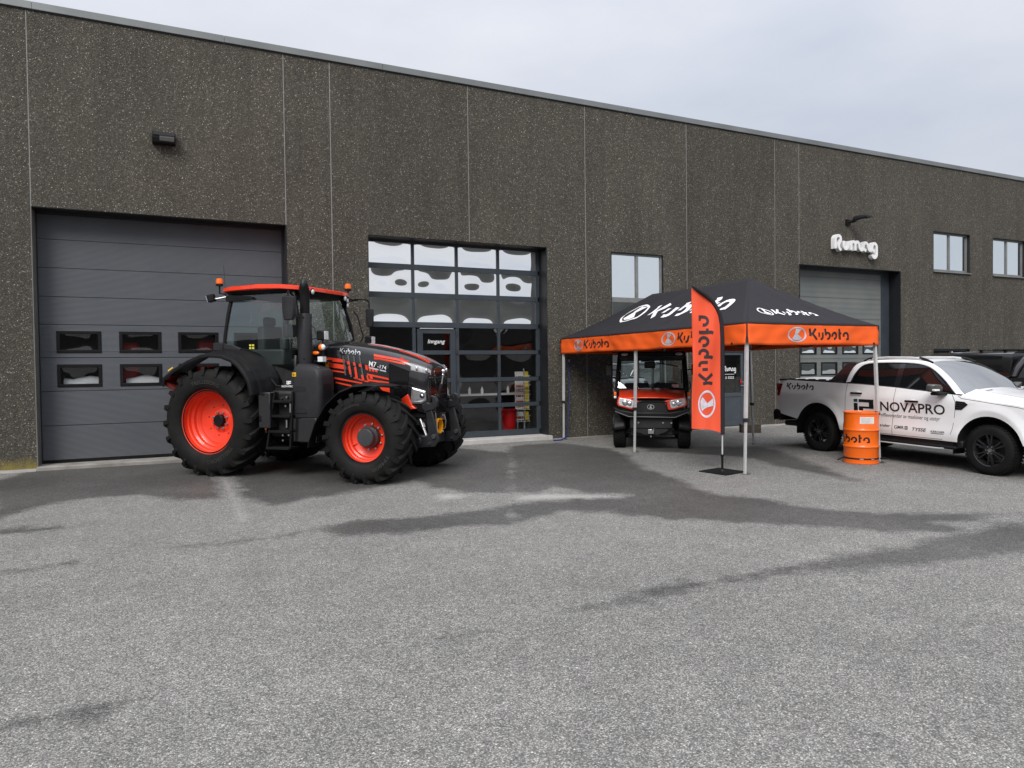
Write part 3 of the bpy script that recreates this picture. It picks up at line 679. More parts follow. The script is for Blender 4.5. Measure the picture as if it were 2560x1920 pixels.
# wicket door leaf
w = MB(); wx0, wx1, wz0, wz1 = 4.775, 5.655, 0.42, 2.68
w.box(wx0, wx0+0.125, yf0-0.012, yf1-0.01, wz0, wz1); w.box(wx1-0.125, wx1, yf0-0.012, yf1-0.01, wz0, wz1)
w.box(wx0+0.125, wx1-0.125, yf0-0.012, yf1-0.01, 2.585, wz1); w.box(wx0+0.125, wx1-0.125, yf0-0.012, yf1-0.01, wz0, 0.52)
for z in (2.17, 1.56, 0.975): w.box(wx0+0.125, wx1-0.125, yf0-0.012, yf1-0.01, z-0.045, z+0.045)
wd = w.build('wicket_door', m_frame, gd, smooth=0, bevel=0.004)
for z0, z1 in ((2.215, 2.585), (1.605, 2.125), (1.02, 1.515), (0.52, 0.93)):
    p = MB(); dished(p, wx0+0.12, wx1-0.12, z0, z1, DEP, 0.002); p.build('pane', m_glass_low, gd)
for z in (2.6, 2.2, 1.55, 0.6): MB().cyl((wx1+0.012, yf0-0.022, z-0.05), (wx1+0.012, yf0-0.022, z+0.05), 0.013, n=10).build('hinge', m_frame, gd)
MB().box(4.83, 5.60, yf0-0.03, yf0-0.012, 2.685, 2.70).build('top_strip', m_alu, gd, smooth=0)
def wallmap(x0, z0, y): return lambda x, z, o: (x0+x, y-o, z0+z)
b = MB(); put2d(b, fit2d('Inngang', 0.40, 0.115, 0.25, 0.012), wallmap(5.02, 2.345, DEP-0.004)); b.build('lettering', m_white, gd, smooth=0)
b = MB(); put2d(b, fit2d('INOVAPRO', 0.38, 0.055, 0.0, 0.006), wallmap(5.03, 1.85, DEP-0.004)); b.build('lettering', m_white, gd, smooth=0)
b = MB()
for r_, z_ in ((0, 1.752), (1, 1.712)):                       # two lines of small print, too small to read
    for q in range(9): b.add([(5.10+q*0.031+o_[0], DEP-0.004, z_+o_[1]) for o_ in ((0, 0), (0.022, 0), (0.022, 0.018), (0, 0.018))], [(0, 1, 2, 3)])
b.build('small_print', m_white, gd, smooth=0)
b = MB(); b.box(3.64, 7.80, -0.14, DEP+0.30, 0.0, 0.262); b.build('door_sill', simple('pale_sill', (0.46, 0.45, 0.43), 0.7, var=0.12, vscale=5), bld, bevel=0.008)

# ---- showroom behind the glazing
b = MB()
b.box(2.6, 8.8, 5.0, 5.05, 0.2, 4.8); b.box(2.6, 2.65, 0.5, 5.0, 0.2, 4.8); b.box(8.75, 8.8, 0.5, 5.0, 0.2, 4.8); b.box(2.6, 8.8, DEP+0.05, 5.0, 4.70, 4.75)
b.build('showroom_wall', simple('showroom_grey', (0.16, 0.16, 0.155), 0.8, var=0.2, vscale=2), bld, smooth=0)
MB().box(2.6, 8.8, DEP+0.30, 5.0, 0.1, 0.25).build('showroom_floor', simple('showroom_concrete', (0.16, 0.155, 0.15), 0.4, var=0.2), bld, smooth=0)

# ---- right door: flat steel sections, two rows of lights
RD = MB(); RD.box(15.71, 16.15, DEP-0.02, DEP+0.10, 0.1, 4.62); RD.box(19.55, 19.90, DEP-0.02, DEP+0.10, 0.1, 4.62); RD.box(16.15, 19.55, DEP-0.02, DEP+0.10, 4.50, 4.62)
rd = RD.build('sectional_door', m_frame, bld, smooth=0, bevel=0.004); rd['label'] = 'plain grey sectional door under the white letter sign'
zs = [0.30, 0.90, 1.36, 1.98, 2.55, 3.145, 3.75, 4.34, 4.52]
RX = [(16.17, 16.80), (17.0, 17.65), (17.88, 18.54), (18.75, 19.41)]
for i in range(8):
    b = MB(); z0, z1 = zs[i]+0.003, zs[i+1]-0.003; hz = None
    if i == 3: hz = (2.11, 2.45)
    if i == 2: hz = (1.50, 1.865)
    x0, x1 = 16.13, 19.57
    if hz is None: b.box(x0, x1, DEP, DEP+0.045, z0, z1)
    else:
        b.box(x0, x1, DEP, DEP+0.045, z0, hz[0]); b.box(x0, x1, DEP, DEP+0.045, hz[1], z1)
        ex = [x0]+[v for h in RX for v in h]+[x1]
        for q in range(0, len(ex), 2):
            if ex[q+1] > ex[q]: b.box(ex[q], ex[q+1], DEP, DEP+0.045, hz[0], hz[1])
    b.build('door_section', m_reardoor, rd, smooth=0, bevel=0.003)
    if hz:
        for q, (a, c_) in enumerate(RX):
            f = MB(); t = 0.035; d, e = hz
            f.box(a-0.01, c_+0.01, DEP-0.012, DEP+0.03, e-t, e+0.01); f.box(a-0.01, c_+0.01, DEP-0.012, DEP+0.03, d-0.01, d+t)
            f.box(a-0.01, a+t, DEP-0.012, DEP+0.03, d+t, e-t); f.box(c_-t, c_+0.01, DEP-0.012, DEP+0.03, d+t, e-t)
            f.build('window_frame', m_blackplastic, rd, smooth=0, bevel=0.005)
            p = MB(); dished(p, a+0.03, c_-0.03, d+0.03, e-0.03, DEP+0.012, 0.012 if i == 3 else -0.004, 2.4, wob=0.3, ph=q+i)
            p.build('pane', m_glass_win, rd)
MB().box(16.1, 19.6, DEP+0.5, DEP+0.55, 0.1, 4.6).build('dark_room_back', m_interior, rd, smooth=0)
b = MB(); b.box(15.70, 19.91, -0.10, DEP+0.30, 0.0, 0.25); b.build('door_sill', m_concrete, bld, bevel=0.01)

# ---- windows
def window(x0, x1, z0, z1, mull=None, trans=None, y=0.10, frame=m_frame, sill=None, dep=(0.004,), gm=None):
    g = MB(); t = 0.05; y0, y1 = y, y+0.06
    g.box(x0, x1, y0, y1, z1-t, z1); g.box(x0, x1, y0, y1, z0, z0+t); g.box(x0, x0+t, y0, y1, z0+t, z1-t); g.box(x1-t, x1, y0, y1, z0+t, z1-t)
    if mull: g.box(mull-0.035, mull+0.035, y0-0.004, y1-0.002, z0+t, z1-t)
    if trans:
        g.box(x0+t, (mull or x1)-0.035, y0-0.002, y1-0.002, trans-0.06, trans+0.06)
        if mull: g.box(mull+0.035, x1-t, y0-0.002, y1-0.002, trans-0.06, trans+0.06)
    o = g.build('window', frame, bld, smooth=0, bevel=0.004)
    xx = [x0+t-0.01]+([mull] if mull else [])+[x1-t+0.01]; zz = [z0+t-0.01]+([trans] if trans else [])+[z1-t+0.01]
    for i in range(len(xx)-1):
        for j in range(len(zz)-1):
            p = MB(); dished(p, xx[i], xx[i+1], zz[j], zz[j+1], y+0.03, dep[j % len(dep)], 2.2, wob=0.25, ph=i*2.0+j)
            p.build('pane', gm or m_glass_win, o)
    MB().box(x0-0.1, x1+0.1 if x0 > 20 else x1+1.2, 0.56 if x0 > 20 else 0.7, 0.58 if x0 > 20 else 0.72, z0-0.1, z1+0.1).build('dark_room_back', m_interior, o, smooth=0)
    for (a, c_) in ((x0-0.012, x0+0.004), (x1-0.004, x1+0.012)): pass
    if sill:
        s_ = MB(); s_.prism([(-0.05, z0-0.035), (-0.05, z0-0.065), (0.0, z0-0.05), (y+0.05, z0-0.05), (y+0.05, z0-0.004), (0.0, z0-0.018)], 'yz', x0-0.03, x1+0.03)
        s_.build('sill', sill, o, smooth=0)
    b = MB(); b.box(x0-0.002, x0+0.006, 0.002, y, z0, z1); b.box(x1-0.006, x1+0.002, 0.002, y, z0, z1); b.box(x0, x1, 0.004, y, z1-0.006, z1+0.002)
    b.build('lining', m_jamb, o, smooth=0)
    return o
m_paleframe = simple('pale_window_frame', (0.22, 0.225, 0.22), 0.45, 0.2, var=0.1)
window(9.52, 11.05, 1.16, 4.56, 10.30, 3.43, 0.05, m_paleframe, m_flash, (0.004, 0.006))
for x0, x1 in ((21.45, 23.26), (24.48, 26.29)):
    window(x0, x1, 4.71, 5.91, (x0+x1)/2, None, 0.09, m_paleframe, m_flash, (0.003,))
    o = window(x0+0.01, x1-0.005, 0.96, 2.24, (x0+x1)/2, None, 0.06, m_frame, m_flash, (0.003,), m_glass_low)

# ---- entrance door beside the tent
RUMAG = [  # letter strokes in metres of the wall sign
 [[(-0.18, 0.20), (-0.179, 0.461), (-0.162, 0.515), (-0.121, 0.554), (-0.069, 0.57), (-0.017, 0.561), (0.024, 0.528), (0.033, 0.475), (0.018, 0.425), (-0.017, 0.366), (-0.044, 0.307), (-0.041, 0.25), (-0.012, 0.203), (0.046, 0.166)]],
 [[(0.152, 0.435), (0.154, 0.303), (0.169, 0.255), (0.204, 0.22), (0.246, 0.215), (0.281, 0.229), (0.311, 0.264), (0.323, 0.314), (0.327, 0.435)]],
 [[(0.459, 0.19), (0.465, 0.372), (0.483, 0.411), (0.519, 0.434), (0.554, 0.438), (0.593, 0.422), (0.616, 0.39), (0.628, 0.35), (0.631, 0.19)], [(0.638, 0.375), (0.662, 0.414), (0.698, 0.437), (0.734, 0.435), (0.768, 0.408), (0.784, 0.36), (0.796, 0.294), (0.824, 0.246), (0.866, 0.22), (0.908, 0.222), (0.945, 0.249), (0.966, 0.292)]],
 [[(0.969, 0.288), (0.975, 0.368), (0.994, 0.406), (1.036, 0.434), (1.079, 0.433), (1.122, 0.406), (1.146, 0.366), (1.161, 0.308)], [(0.985, 0.245), (1.075, 0.20)]],
 [[(1.161, 0.308), (1.183, 0.26), (1.225, 0.229), (1.274, 0.228), (1.311, 0.251), (1.332, 0.294), (1.343, 0.37), (1.367, 0.414), (1.411, 0.437), (1.454, 0.436), (1.497, 0.409), (1.522, 0.365), (1.53, 0.256), (1.528, 0.121), (1.509, 0.069), (1.465, 0.033), (1.416, 0.03), (1.373, 0.057), (1.348, 0.106)], [(1.345, 0.25), (1.43, 0.20)]]]
def rumag_flat(b, mapfn, w, h, wd=0.088):
    k = 0
    for L in RUMAG:
        for pts in L:
            vs, fs = stroke(pts, wd); b.add([mapfn((x+0.22)/1.80*w, (y+0.02)/0.64*h, 0.0004*(k % 4)) for x, y in vs], fs); k += 1
    return b
dx0, dx1, dz0, dz1 = 12.73, 13.765, 0.20, 2.225
e = MB(); yd = 0.06
e.box(dx0, dx0+0.06, yd-0.02, yd+0.08, dz0, dz1); e.box(dx1-0.06, dx1, yd-0.02, yd+0.08, dz0, dz1); e.box(dx0+0.06, dx1-0.06, yd-0.02, yd+0.08, dz1-0.06, dz1)
ed = e.build('entrance_door', m_frame, bld, smooth=0, bevel=0.004); ed['label'] = 'grey entrance door with tall glass pane and white lettering'
lf = MB(); l0, l1 = dx0+0.065, dx1-0.065
lf.box(l0, l0+0.19, yd, yd+0.05, dz0+0.02, dz1-0.065); lf.box(l1-0.075, l1, yd, yd+0.05, dz0+0.02, dz1-0.065)
lf.box(l0+0.19, l1-0.075, yd, yd+0.05, 2.085, dz1-0.065); lf.box(l0+0.19, l1-0.075, yd, yd+0.05, 0.985, 1.085)
lf.box(l0+0.19, l1-0.075, yd, yd+0.05, dz0+0.02, 0.33); lf.box(l0+0.19, l1-0.075, yd+0.012, yd+0.04, 0.33, 0.985)
lf.build('leaf', simple('door_blue_grey', (0.060, 0.074, 0.086), 0.4, var=0.1), ed, smooth=0, bevel=0.004)
p = MB(); dished(p, l0+0.185, l1-0.07, 1.08, 2.09, yd+0.02, 0.002); p.build('pane', m_glass_low, ed)
MB().box(l0-0.1, l1+1.6, 0.6, 0.62, 0.1, 2.6).build('dark_room_back', m_interior, ed, smooth=0)
b = MB(); rumag_flat(b, wallmap(13.06, 1.60, yd+0.012), 0.40, 0.20); b.build('lettering', m_white, ed, smooth=0)
b = MB()
for r_ in range(2):
    for q in range(5): b.add([(13.10+q*0.055+(0.03 if q else 0)+o_[0], yd+0.012, 1.50-r_*0.035+o_[1]) for o_ in ((0, 0), (0.04, 0), (0.04, 0.018), (0, 0.018))], [(0, 1, 2, 3)])
b.box(13.08, 13.40, yd+0.0118, yd+0.012, 1.575, 1.585)
b.build('small_print', m_white, ed, smooth=0)
b = MB(); b.box(l1-0.115, l1-0.055, yd-0.003, yd, 1.34, 1.43); b.build('sticker', m_redplastic, ed, smooth=0)
b = MB(); b.cyl((l1-0.03, yd, 1.27), (l1-0.03, yd-0.05, 1.27), 0.012, n=10); b.cyl((l1-0.03, yd-0.045, 1.27), (l1-0.14, yd-0.045, 1.275), 0.010, n=10); b.cyl((l1-0.03, yd, 1.37), (l1-0.03, yd-0.02, 1.37), 0.022, n=14)
b.build('handle', m_steel, ed)
b = MB(); b.box(12.6, 13.9, -0.14, 0.14, 0.0, 0.205); b.build('door_sill', m_concrete, bld, bevel=0.01)
# white decals of the workshop name on the two low windows
for x0 in (22.43, 25.46):
    b = MB(); rumag_flat(b, wallmap(x0, 1.86, 0.075), 0.62, 0.33); b.build('window_lettering', m_white, bld, smooth=0)
b = MB(); b.add([(9.80, 0.078, 2.02), (9.90, 0.078, 2.02), (9.90, 0.078, 2.07), (9.80, 0.078, 2.07)], [(0, 1, 2, 3)])
for q, (a, c_, d, e_) in enumerate(((0, 0.035, 0, 0.09), (0, 0.035, 0.105, 0.14), (0.05, 0.085, 0, 0.14), (0.085, 0.155, 0.105, 0.14), (0.085, 0.155, 0.04, 0.072), (0.125, 0.155, 0.072, 0.105), (0.20, 0.215, 0.03, 0.12), (0.235, 0.25, 0.03, 0.12))):
    if q == 0: b = MB()
    b.add([(9.78+a*1.4, 0.0705, 1.96+d*1.2), (9.78+c_*1.4, 0.0705, 1.96+d*1.2), (9.78+c_*1.4, 0.0705, 1.96+e_*1.2), (9.78+a*1.4, 0.0705, 1.96+e_*1.2)], [(0, 1, 2, 3)])
b.build('window_emblem', m_white, bld, smooth=0)

# ---- raised letters on the wall
sg = empty('letter_sign', loc=(17.12, YW, 4.875)); tag(sg, 'large raised white rounded letters mounted above the plain grey door', 'sign')
for k, L in enumerate(RUMAG):
    b = MB()
    for q, pts in enumerate(L):
        vs, fs = stroke(pts, 0.082); n = len(pts); f0 = -0.16-0.0015*(k % 2)-0.0007*q; b0 = -0.03
        P = lambda x, y, d: (x, d, y)
        V = [P(x, y, f0) for x, y in vs]+[P(x, y, b0) for x, y in vs]; m_ = len(vs)
        F = list(fs)+[tuple(i+m_ for i in f[::-1]) for f in fs]
        for i in range(n-1): F += [(i, m_+i, m_+i+1, i+1), (n+i, n+i+1, m_+n+i+1, m_+n+i)]
        F += [(0, n, m_+n, m_), (n-1, m_+n-1, m_+2*n-1, 2*n-1)]
        b.add(V, F)
    b.build('letter', m_signwhite, sg, smooth=30)
b = MB()
for x, z in ((-0.07, 0.56), (0.24, 0.22), (0.55, 0.43), (1.05, 0.43), (1.43, 0.43)): b.cyl((x, 0, z), (x, -0.05, z), 0.01, n=8)
b.build('stand_off', m_steel, sg)

# ---- wall lamps
lp = empty('wall_floodlight', loc=(-0.05, YW, 6.0)); tag(lp, 'small black box floodlight high above the ribbed grey door', 'lamp')
b = MB(); b.prism([(0, -0.10), (0, 0.12), (-0.07, 0.12), (-0.20, 0.03), (-0.20, -0.02), (-0.17, -0.10)], 'yz', -0.19, 0.19); b.build('housing', m_blackplastic, lp, smooth=0, bevel=0.012)
b = MB(); b.prism([(-0.03, 0.125), (-0.075, 0.125), (-0.215, 0.034), (-0.215, 0.02), (-0.07, 0.11), (-0.03, 0.11)], 'yz', -0.17, 0.175); b.build('hood', m_greyplastic, lp, smooth=0, bevel=0.004)
b = MB(); b.prism([(-0.203, 0.025), (-0.204, -0.01), (-0.186, -0.065), (-0.182, -0.06), (-0.197, 0.02)], 'yz', -0.07, 0.165); b.build('lens', simple('lamp_glass_grey', (0.10, 0.10, 0.095), 0.2, var=0.05), lp, smooth=0)
lp2 = empty('wall_streetlight', loc=(17.68, YW, 5.90)); tag(lp2, 'black arm lamp with flat pointed head above the white letter sign', 'lamp')
b = MB(); b.box(-0.16, 0.0, -0.06, 0, -0.10, 0.06); b.tube([(-0.08, -0.03, -0.02), (0.0, -0.15, 0.0), (0.04, -0.28, 0.03)], 0.045, 8); b.build('bracket', m_blackplastic, lp2, bevel=0.008)
b = MB(); b.loft([[(0.02+a*0.13, -0.20-t*0.46, 0.03+c_*h_+0.015*t) for a, c_ in ((-1, 0), (-0.8, 1), (0.8, 1), (1, 0), (0.8, -0.6), (-0.8, -0.6))] for t, h_ in ((0, 0.07), (0.25, 0.08), (0.6, 0.065), (0.9, 0.03), (1.0, 0.015))]); b.build('lamp_head', m_darksteel, lp2, smooth=40)
b = MB(); b.box(-0.06, 0.10, -0.56, -0.30, -0.022, -0.016); b.build('lens', m_lens, lp2)

# ================================================================== SHOWROOM CONTENTS
rk = thing('brochure_stand', 'wire brochure stand full of leaflets behind the glazed door', 'stand', 7.40, 15.05, 0, 0.25, tilt=False)
b = MB(); b.tube([(0.13, 0.05, 0.0), (0.13, 0.05, 1.55)], 0.018, 8); b.box(-0.22, 0.25, -0.12, 0.2, 0.0, 0.012); b.build('post', m_alu, rk)
b = MB()
for z in (0.30, 0.58, 0.80, 1.02, 1.24):
    for x in (-0.10, 0.0, 0.1, 0.2): b.tube([(x, -0.06, z), (x, -0.08, z+0.14)], 0.004, 6)
    b.tube([(-0.14, -0.06, z), (0.24, -0.06, z)], 0.005, 6); b.tube([(-0.14, -0.08, z+0.14), (0.24, -0.08, z+0.14)], 0.005, 6)
b.build('wire_pocket', m_white, rk)
for z in (0.33, 0.60, 0.72, 0.84, 0.96, 1.08, 1.28):
    m_ = Matrix.Translation((0.0, -0.03, z)) @ Matrix.Rotation(R(-12), 4, 'X')
    o = MB().box(-0.13, 0.08, -0.012, 0.012, 0, 0.20, m_).build('brochure', m_paper, rk, smooth=0)
    MB().box(-0.12, 0.07, -0.0165, -0.0135, 0.03, 0.09, m_).build('picture', simple('brochure_red', srgb(150, 75, 60), 0.5, var=0.5, vscale=25), o, smooth=0)
    MB().box(0.12, 0.22, -0.01, 0.01, 0, 0.20, m_).build('brochure', simple('brochure_yellow', srgb(215, 190, 60), 0.6), rk, smooth=0)
bk = thing('plastic_barrel', 'red plastic barrel standing behind the bottom pane of the glazed door', 'barrel', 7.10, 15.05, 0, 0.25, tilt=False)
MB().lathe([(0.001, 0), (0.16, 0), (0.165, 0.02), (0.185, 0.55), (0.20, 0.56), (0.20, 0.60), (0.001, 0.60)], 32, 'z').build('body', m_redplastic, bk)
tb = thing('display_table', 'pale display table with small white bottles inside the showroom', 'table', 6.2, 15.6, 0, 0.25, tilt=False)
MB().box(-0.65, 1.6, -0.25, 0.25, 0.92, 0.96).build('table_top', m_paper, tb, bevel=0.005)
for x in (-0.55, 1.5):
    for y in (-0.2, 0.2): MB().cyl((x, y, 0), (x, y, 0.92), 0.02, n=10).build('leg', m_alu, tb)
for i, x in enumerate((5.75, 6.30, 6.62, 7.30)):
    o = MB().lathe([(0.001, 0), (0.035, 0), (0.035, 0.11), (0.015, 0.14), (0.015, 0.17), (0.001, 0.17)], 16, 'z').build('bottle', m_white, None)
    o.location = (x, 15.50, 1.211); tag(o, 'small white bottle, %s from the wicket door on the display table' % ('first', 'second', 'third', 'fourth')[i], 'bottle', 'white bottles on the showroom table')
wl_ = thing('cable_reel', 'round pale reel standing behind the glass right of the wicket door', 'reel', 6.05, 16.2, 0, 1.211, tilt=False)
MB().lathe([(0.001, -0.12), (0.30, -0.12), (0.30, -0.09), (0.20, -0.08), (0.20, 0.08), (0.30, 0.09), (0.30, 0.12), (0.001, 0.12)], 36, 'y', (0, 0, 0.30)).build('drum_body', simple('reel_card', (0.30, 0.27, 0.20), 0.7), wl_)
sw = thing('compact_machine', 'dim red and black machine inside the showroom behind the glass', 'machine', 4.7, 17.2, 0, 0.25, tilt=False)
MB().box(-0.7, 1.1, -0.5, 0.5, 0.35, 1.25).build('body', m_redplastic, sw, bevel=0.1, seg=3)
MB().box(-0.5, 0.6, -0.45, 0.45, 1.25, 2.0).build('hood', m_blackgloss, sw, bevel=0.08, seg=3)
for x in (-0.5, 0.9): MB().lathe([(0.12, -0.55), (0.34, -0.5), (0.36, -0.4), (0.36, 0.4), (0.34, 0.5), (0.12, 0.55)], 32, 'y', (x, 0, 0.36)).build('wheel', m_rubberdark, sw)
# pale sacks and red machine parts close behind the lights of the ribbed door
for k, (x, w_) in enumerate(((-1.48, 0.27), (-0.50, 0.27), (0.46, 0.27), (1.43, 0.27))):
    b = MB(); b.loft([[(x+w_*u_, YW+DEP+0.22+0.10*math.cos(a), 1.45+(0.29+0.03*math.sin(u_*3+k))*(0.5+0.5*math.sin(a))) for a in [2*PI*q/16 for q in range(16)]] for u_ in (-1.0, -0.9, -0.5, 0, 0.5, 0.9, 1.0)])
    o = b.build('foam_roll', simple('white_foam', (0.78, 0.78, 0.80), 0.8, var=0.06, bump=0.3, bscale=90), None, smooth=50)
    tag(o, 'white foam roll behind the %s lower light of the ribbed door' % ('first', 'second', 'third', 'fourth')[k], 'foam roll', 'foam rolls behind the ribbed door')
for k, x in enumerate((-0.72, 0.62)):
    b = MB(); b.box(x-0.17, x+0.17, YW+DEP+0.30, YW+DEP+0.7, 1.6, 2.38+0.06*k)
    o = b.build('machine_cover', m_redplastic, None, bevel=0.08, seg=3); tag(o, 'red machine cover seen through the %s upper light of the ribbed door' % ('second', 'third')[k], 'cover', 'red covers behind the ribbed door')

# ================================================================== TRACTOR
WB = 2.78
TX, TY, TH = 1.322, 13.11, -44.49
tr = thing('tractor', 'large black and orange farm tractor parked before the ribbed grey door', 'tractor', TX, TY, TH)

def tyre_mesh(Rt, rr, w, nl, lug=0.045):
    b = MB(); rc = Rt-lug; h = w/2
    half = [(rr, h*0.80), (rr+0.012, h*0.90), (rr+0.05, h*0.985), (rr+(rc-rr)*0.45, h*1.03), (rr+(rc-rr)*0.72, h*1.0), (rc-0.055, h*0.955), (rc-0.012, h*0.84), (rc+0.003, h*0.5), (rc+0.008, 0)]
    prof = [(r_, a) for r_, a in half]+[(r_, -a) for r_, a in half[-2::-1]]
    prof = [(rr-0.03, h*0.80)]+prof+[(rr-0.03, -h*0.80)]
    b.lathe(prof, 88, 'y')
    for i in range(nl):
        for s in (1, -1):
            t0 = 2*PI*(i+(0.5 if s < 0 else 0))/nl
            rings = []
            for t, da, dr, wd in ((0.0, 0.0, 0.010, 0.055), (0.25, 0.085, 0.0, 0.056), (0.5, 0.155, 0.0, 0.060), (0.75, 0.215, 0.004, 0.066), (0.93, 0.255, 0.012, 0.072), (1.0, 0.27, 0.045, 0.072), (1.045, 0.278, 0.145, 0.058)):
                a = s*(-0.035+t*(h+0.035)); top = Rt-dr; base = (rc-0.03) if t < 0.8 else (rc-0.07 if t < 0.99 else (top-0.04))
                aa = s*(-0.035+min(t, 0.965)*(h+0.035)) - (0 if t < 0.99 else s*0.045)
                k = da*0.86/Rt*1.05; hw_ = wd/2/Rt
                def pt(r_, an, yy): return (r_*math.cos(an), yy, r_*math.sin(an))
                an = t0+k
                rings.append([pt(base, an-hw_*1.45, aa if t > 0.9 else a), pt(top, an-hw_, a), pt(top, an+hw_, a), pt(base, an+hw_*1.45, aa if t > 0.9 else a)])
            b.loft(rings)
    return b
def ring_text(s, rad, y, h, a_mid, span, flip=False, wt=0.0):
    vs, fs, W, H = text2d(s, 1.0, 0, wt); b = MB(); out = []
    for x, z in vs:
        an = R(a_mid)+R(span)*(x/W-0.5); r_ = rad+(z/H)*h
        out.append((r_*math.cos(an), y, r_*math.sin(an)))
    b.add(out, fs); return b

def wheel_rear():
    root = empty('wheel', tr)
    tyre_mesh(0.885, 0.515, 0.62, 20, 0.05).build('tyre', m_rubber, root, smooth=45)
    prof = [(0.50, -0.02), (0.545, -0.005), (0.548, 0.012), (0.530, 0.016), (0.512, 0.008), (0.500, -0.02), (0.492, -0.075), (0.470, -0.085), (0.462, -0.13), (0.430, -0.155), (0.420, -0.20), (0.385, -0.225), (0.365, -0.262), (0.30, -0.285), (0.20, -0.300), (0.165, -0.285), (0.15, -0.282), (0.06, -0.282)]
    MB().lathe([(r_, 0.245+d) for r_, d in prof], 64, 'y').build('rim', m_rim, root, smooth=28)
    MB().lathe([(0.10, -0.06), (0.098, 0.022), (0.085, 0.035), (0.02, 0.036), (0.001, 0.036)], 28, 'y').build('hub', m_blackplastic, root, smooth=30)
    MB().lathe([(0.34, -0.10), (0.50, -0.24), (0.50, -0.26)], 40, 'y').build('inner_rim', m_rim, root)
    for k in range(8):
        a = 2*PI*(k+0.5)/8; x, z = 0.137*math.cos(a), 0.137*math.sin(a)
        b = MB(); b.cyl((x, -0.04, z), (x, -0.018, z), 0.021, n=6); b.cyl((x, -0.018, z), (x, 0.012, z), 0.011, n=8); b.build('wheel_nut', m_steel, root)
    b = MB()
    for k in range(8):
        a = 2*PI*k/8+0.2; b.cyl((0.25*math.cos(a), -0.055, 0.25*math.sin(a)), (0.25*math.cos(a), -0.043, 0.25*math.sin(a)), 0.011, n=8)
    b.build('rim_holes', m_black, root)
    for am in (92, -118): ring_text('TRELLEBORG', 0.605, 0.3225, 0.062, am, 50, wt=0.01).build('lettering', m_rubbertext, root, smooth=0)
    return root
def wheel_front():
    root = empty('wheel', tr)
    tyre_mesh(0.695, 0.385, 0.54, 19, 0.045).build('tyre', m_rubber, root, smooth=45)
    prof = [(0.375, -0.02), (0.402, -0.005), (0.404, 0.01), (0.390, 0.014), (0.376, 0.006), (0.367, -0.02), (0.360, -0.07), (0.343, -0.078), (0.335, -0.12), (0.312, -0.135), (0.30, -0.175), (0.27, -0.19), (0.235, -0.205), (0.215, -0.21), (0.05, -0.21)]
    MB().lathe([(r_, 0.20+d) for r_, d in prof], 64, 'y').build('rim', m_rim, root, smooth=28)
    MB().lathe([(0.165, -0.03), (0.165, 0.075), (0.14, 0.10), (0.135, 0.165), (0.122, 0.178), (0.03, 0.18), (0.001, 0.18)], 36, 'y').build('hub', simple('hub_grey', (0.045, 0.046, 0.05), 0.4, var=0.1), root, smooth=30)
    for k in range(10):
        a = 2*PI*(k+0.3)/10; x, z = 0.192*math.cos(a), 0.192*math.sin(a)
        b = MB(); b.cyl((x, -0.012, z), (x, 0.012, z), 0.018, n=6); b.cyl((x, 0.012, z), (x, 0.026, z), 0.010, n=8); b.build('wheel_nut', m_steel, root)
    MB().cyl((0.25, 0.0, -0.02), (0.31, 0.06, -0.03), 0.012, n=8).build('valve', m_rim, root)
    ring_text('TM800', 0.475, 0.2815, 0.055, -112, 42, wt=0.01).build('lettering', m_rubbertext, root, smooth=0)
    ring_text('Trelleborg', 0.475, 0.2815, 0.045, 85, 46, wt=0.01).build('lettering', m_rubbertext, root, smooth=0)
    return root
wr = wheel_rear(); wf = wheel_front()
wr.location = (0, -0.93, 0.868); wr.rotation_euler = (0, 0, PI)
wf.location = (WB, -0.92, 0.680); wf.rotation_euler = (0, R(20), PI)
w2 = copy_tree(wr, tr); w2.location = (0, 0.93, 0.868); w2.rotation_euler = (0, R(9), 0)
w3 = copy_tree(wf, tr); w3.location = (WB, 0.92, 0.680); w3.rotation_euler = (0, R(7), 0)

# chassis, axles, engine
b = MB()
b.box(-0.45, 1.35, -0.30, 0.30, 0.50, 1.25); b.box(1.35, 3.15, -0.24, 0.24, 0.60, 1.30)
b.cyl((0, -0.72, 0.868), (0, 0.72, 0.868), 0.17, n=20); b.box(-0.25, 0.25, -0.6, 0.6, 0.75, 1.10)
b.build('chassis', m_chassis, tr, bevel=0.02)
b = MB(); b.cyl((WB, -0.74, 0.68), (WB, 0.74, 0.68), 0.095, n=16); b.box(WB-0.16, WB+0.16, -0.25, 0.25, 0.55, 0.85)
b.cyl((WB, -0.79, 0.68), (WB, -0.58, 0.68), 0.16, 0.13, n=18); b.cyl((WB, 0.79, 0.68), (WB, 0.58, 0.68), 0.16, 0.13, n=18)
b.tube([(WB-0.22, -0.6, 0.66), (WB-0.22, 0.6, 0.66)], 0.035, 10)
b.build('front_axle', m_chassis, tr, bevel=0.01)
b = MB(); b.box(1.30, 2.35, -0.70, -0.26, 0.52, 0.98); b.box(1.30, 2.2, 0.26, 0.75, 0.5, 1.0); b.box(0.95, 1.40, -0.88, -0.28, 0.62, 1.36); b.box(0.4, 1.3, 0.3, 0.85, 0.55, 1.3)
b.build('fuel_tank', m_chassis, tr, bevel=0.05, seg=3)
b = MB()
for k in range(7): b.cyl((1.72+k*0.12, -0.36, 1.02+0.03*(k % 3)), (1.70+k*0.12, -0.40, 1.30), 0.018+0.008*(k % 2), n=8)
b.tube([(1.7, -0.42, 1.15), (2.0, -0.45, 1.22), (2.4, -0.40, 1.12), (2.6, -0.36, 1.2)], 0.022, 8); b.tube([(1.75, -0.44, 0.95), (2.1, -0.42, 1.05), (2.5, -0.42, 0.95)], 0.016, 8)
b.box(2.02, 2.30, -0.42, -0.30, 0.95, 1.18)
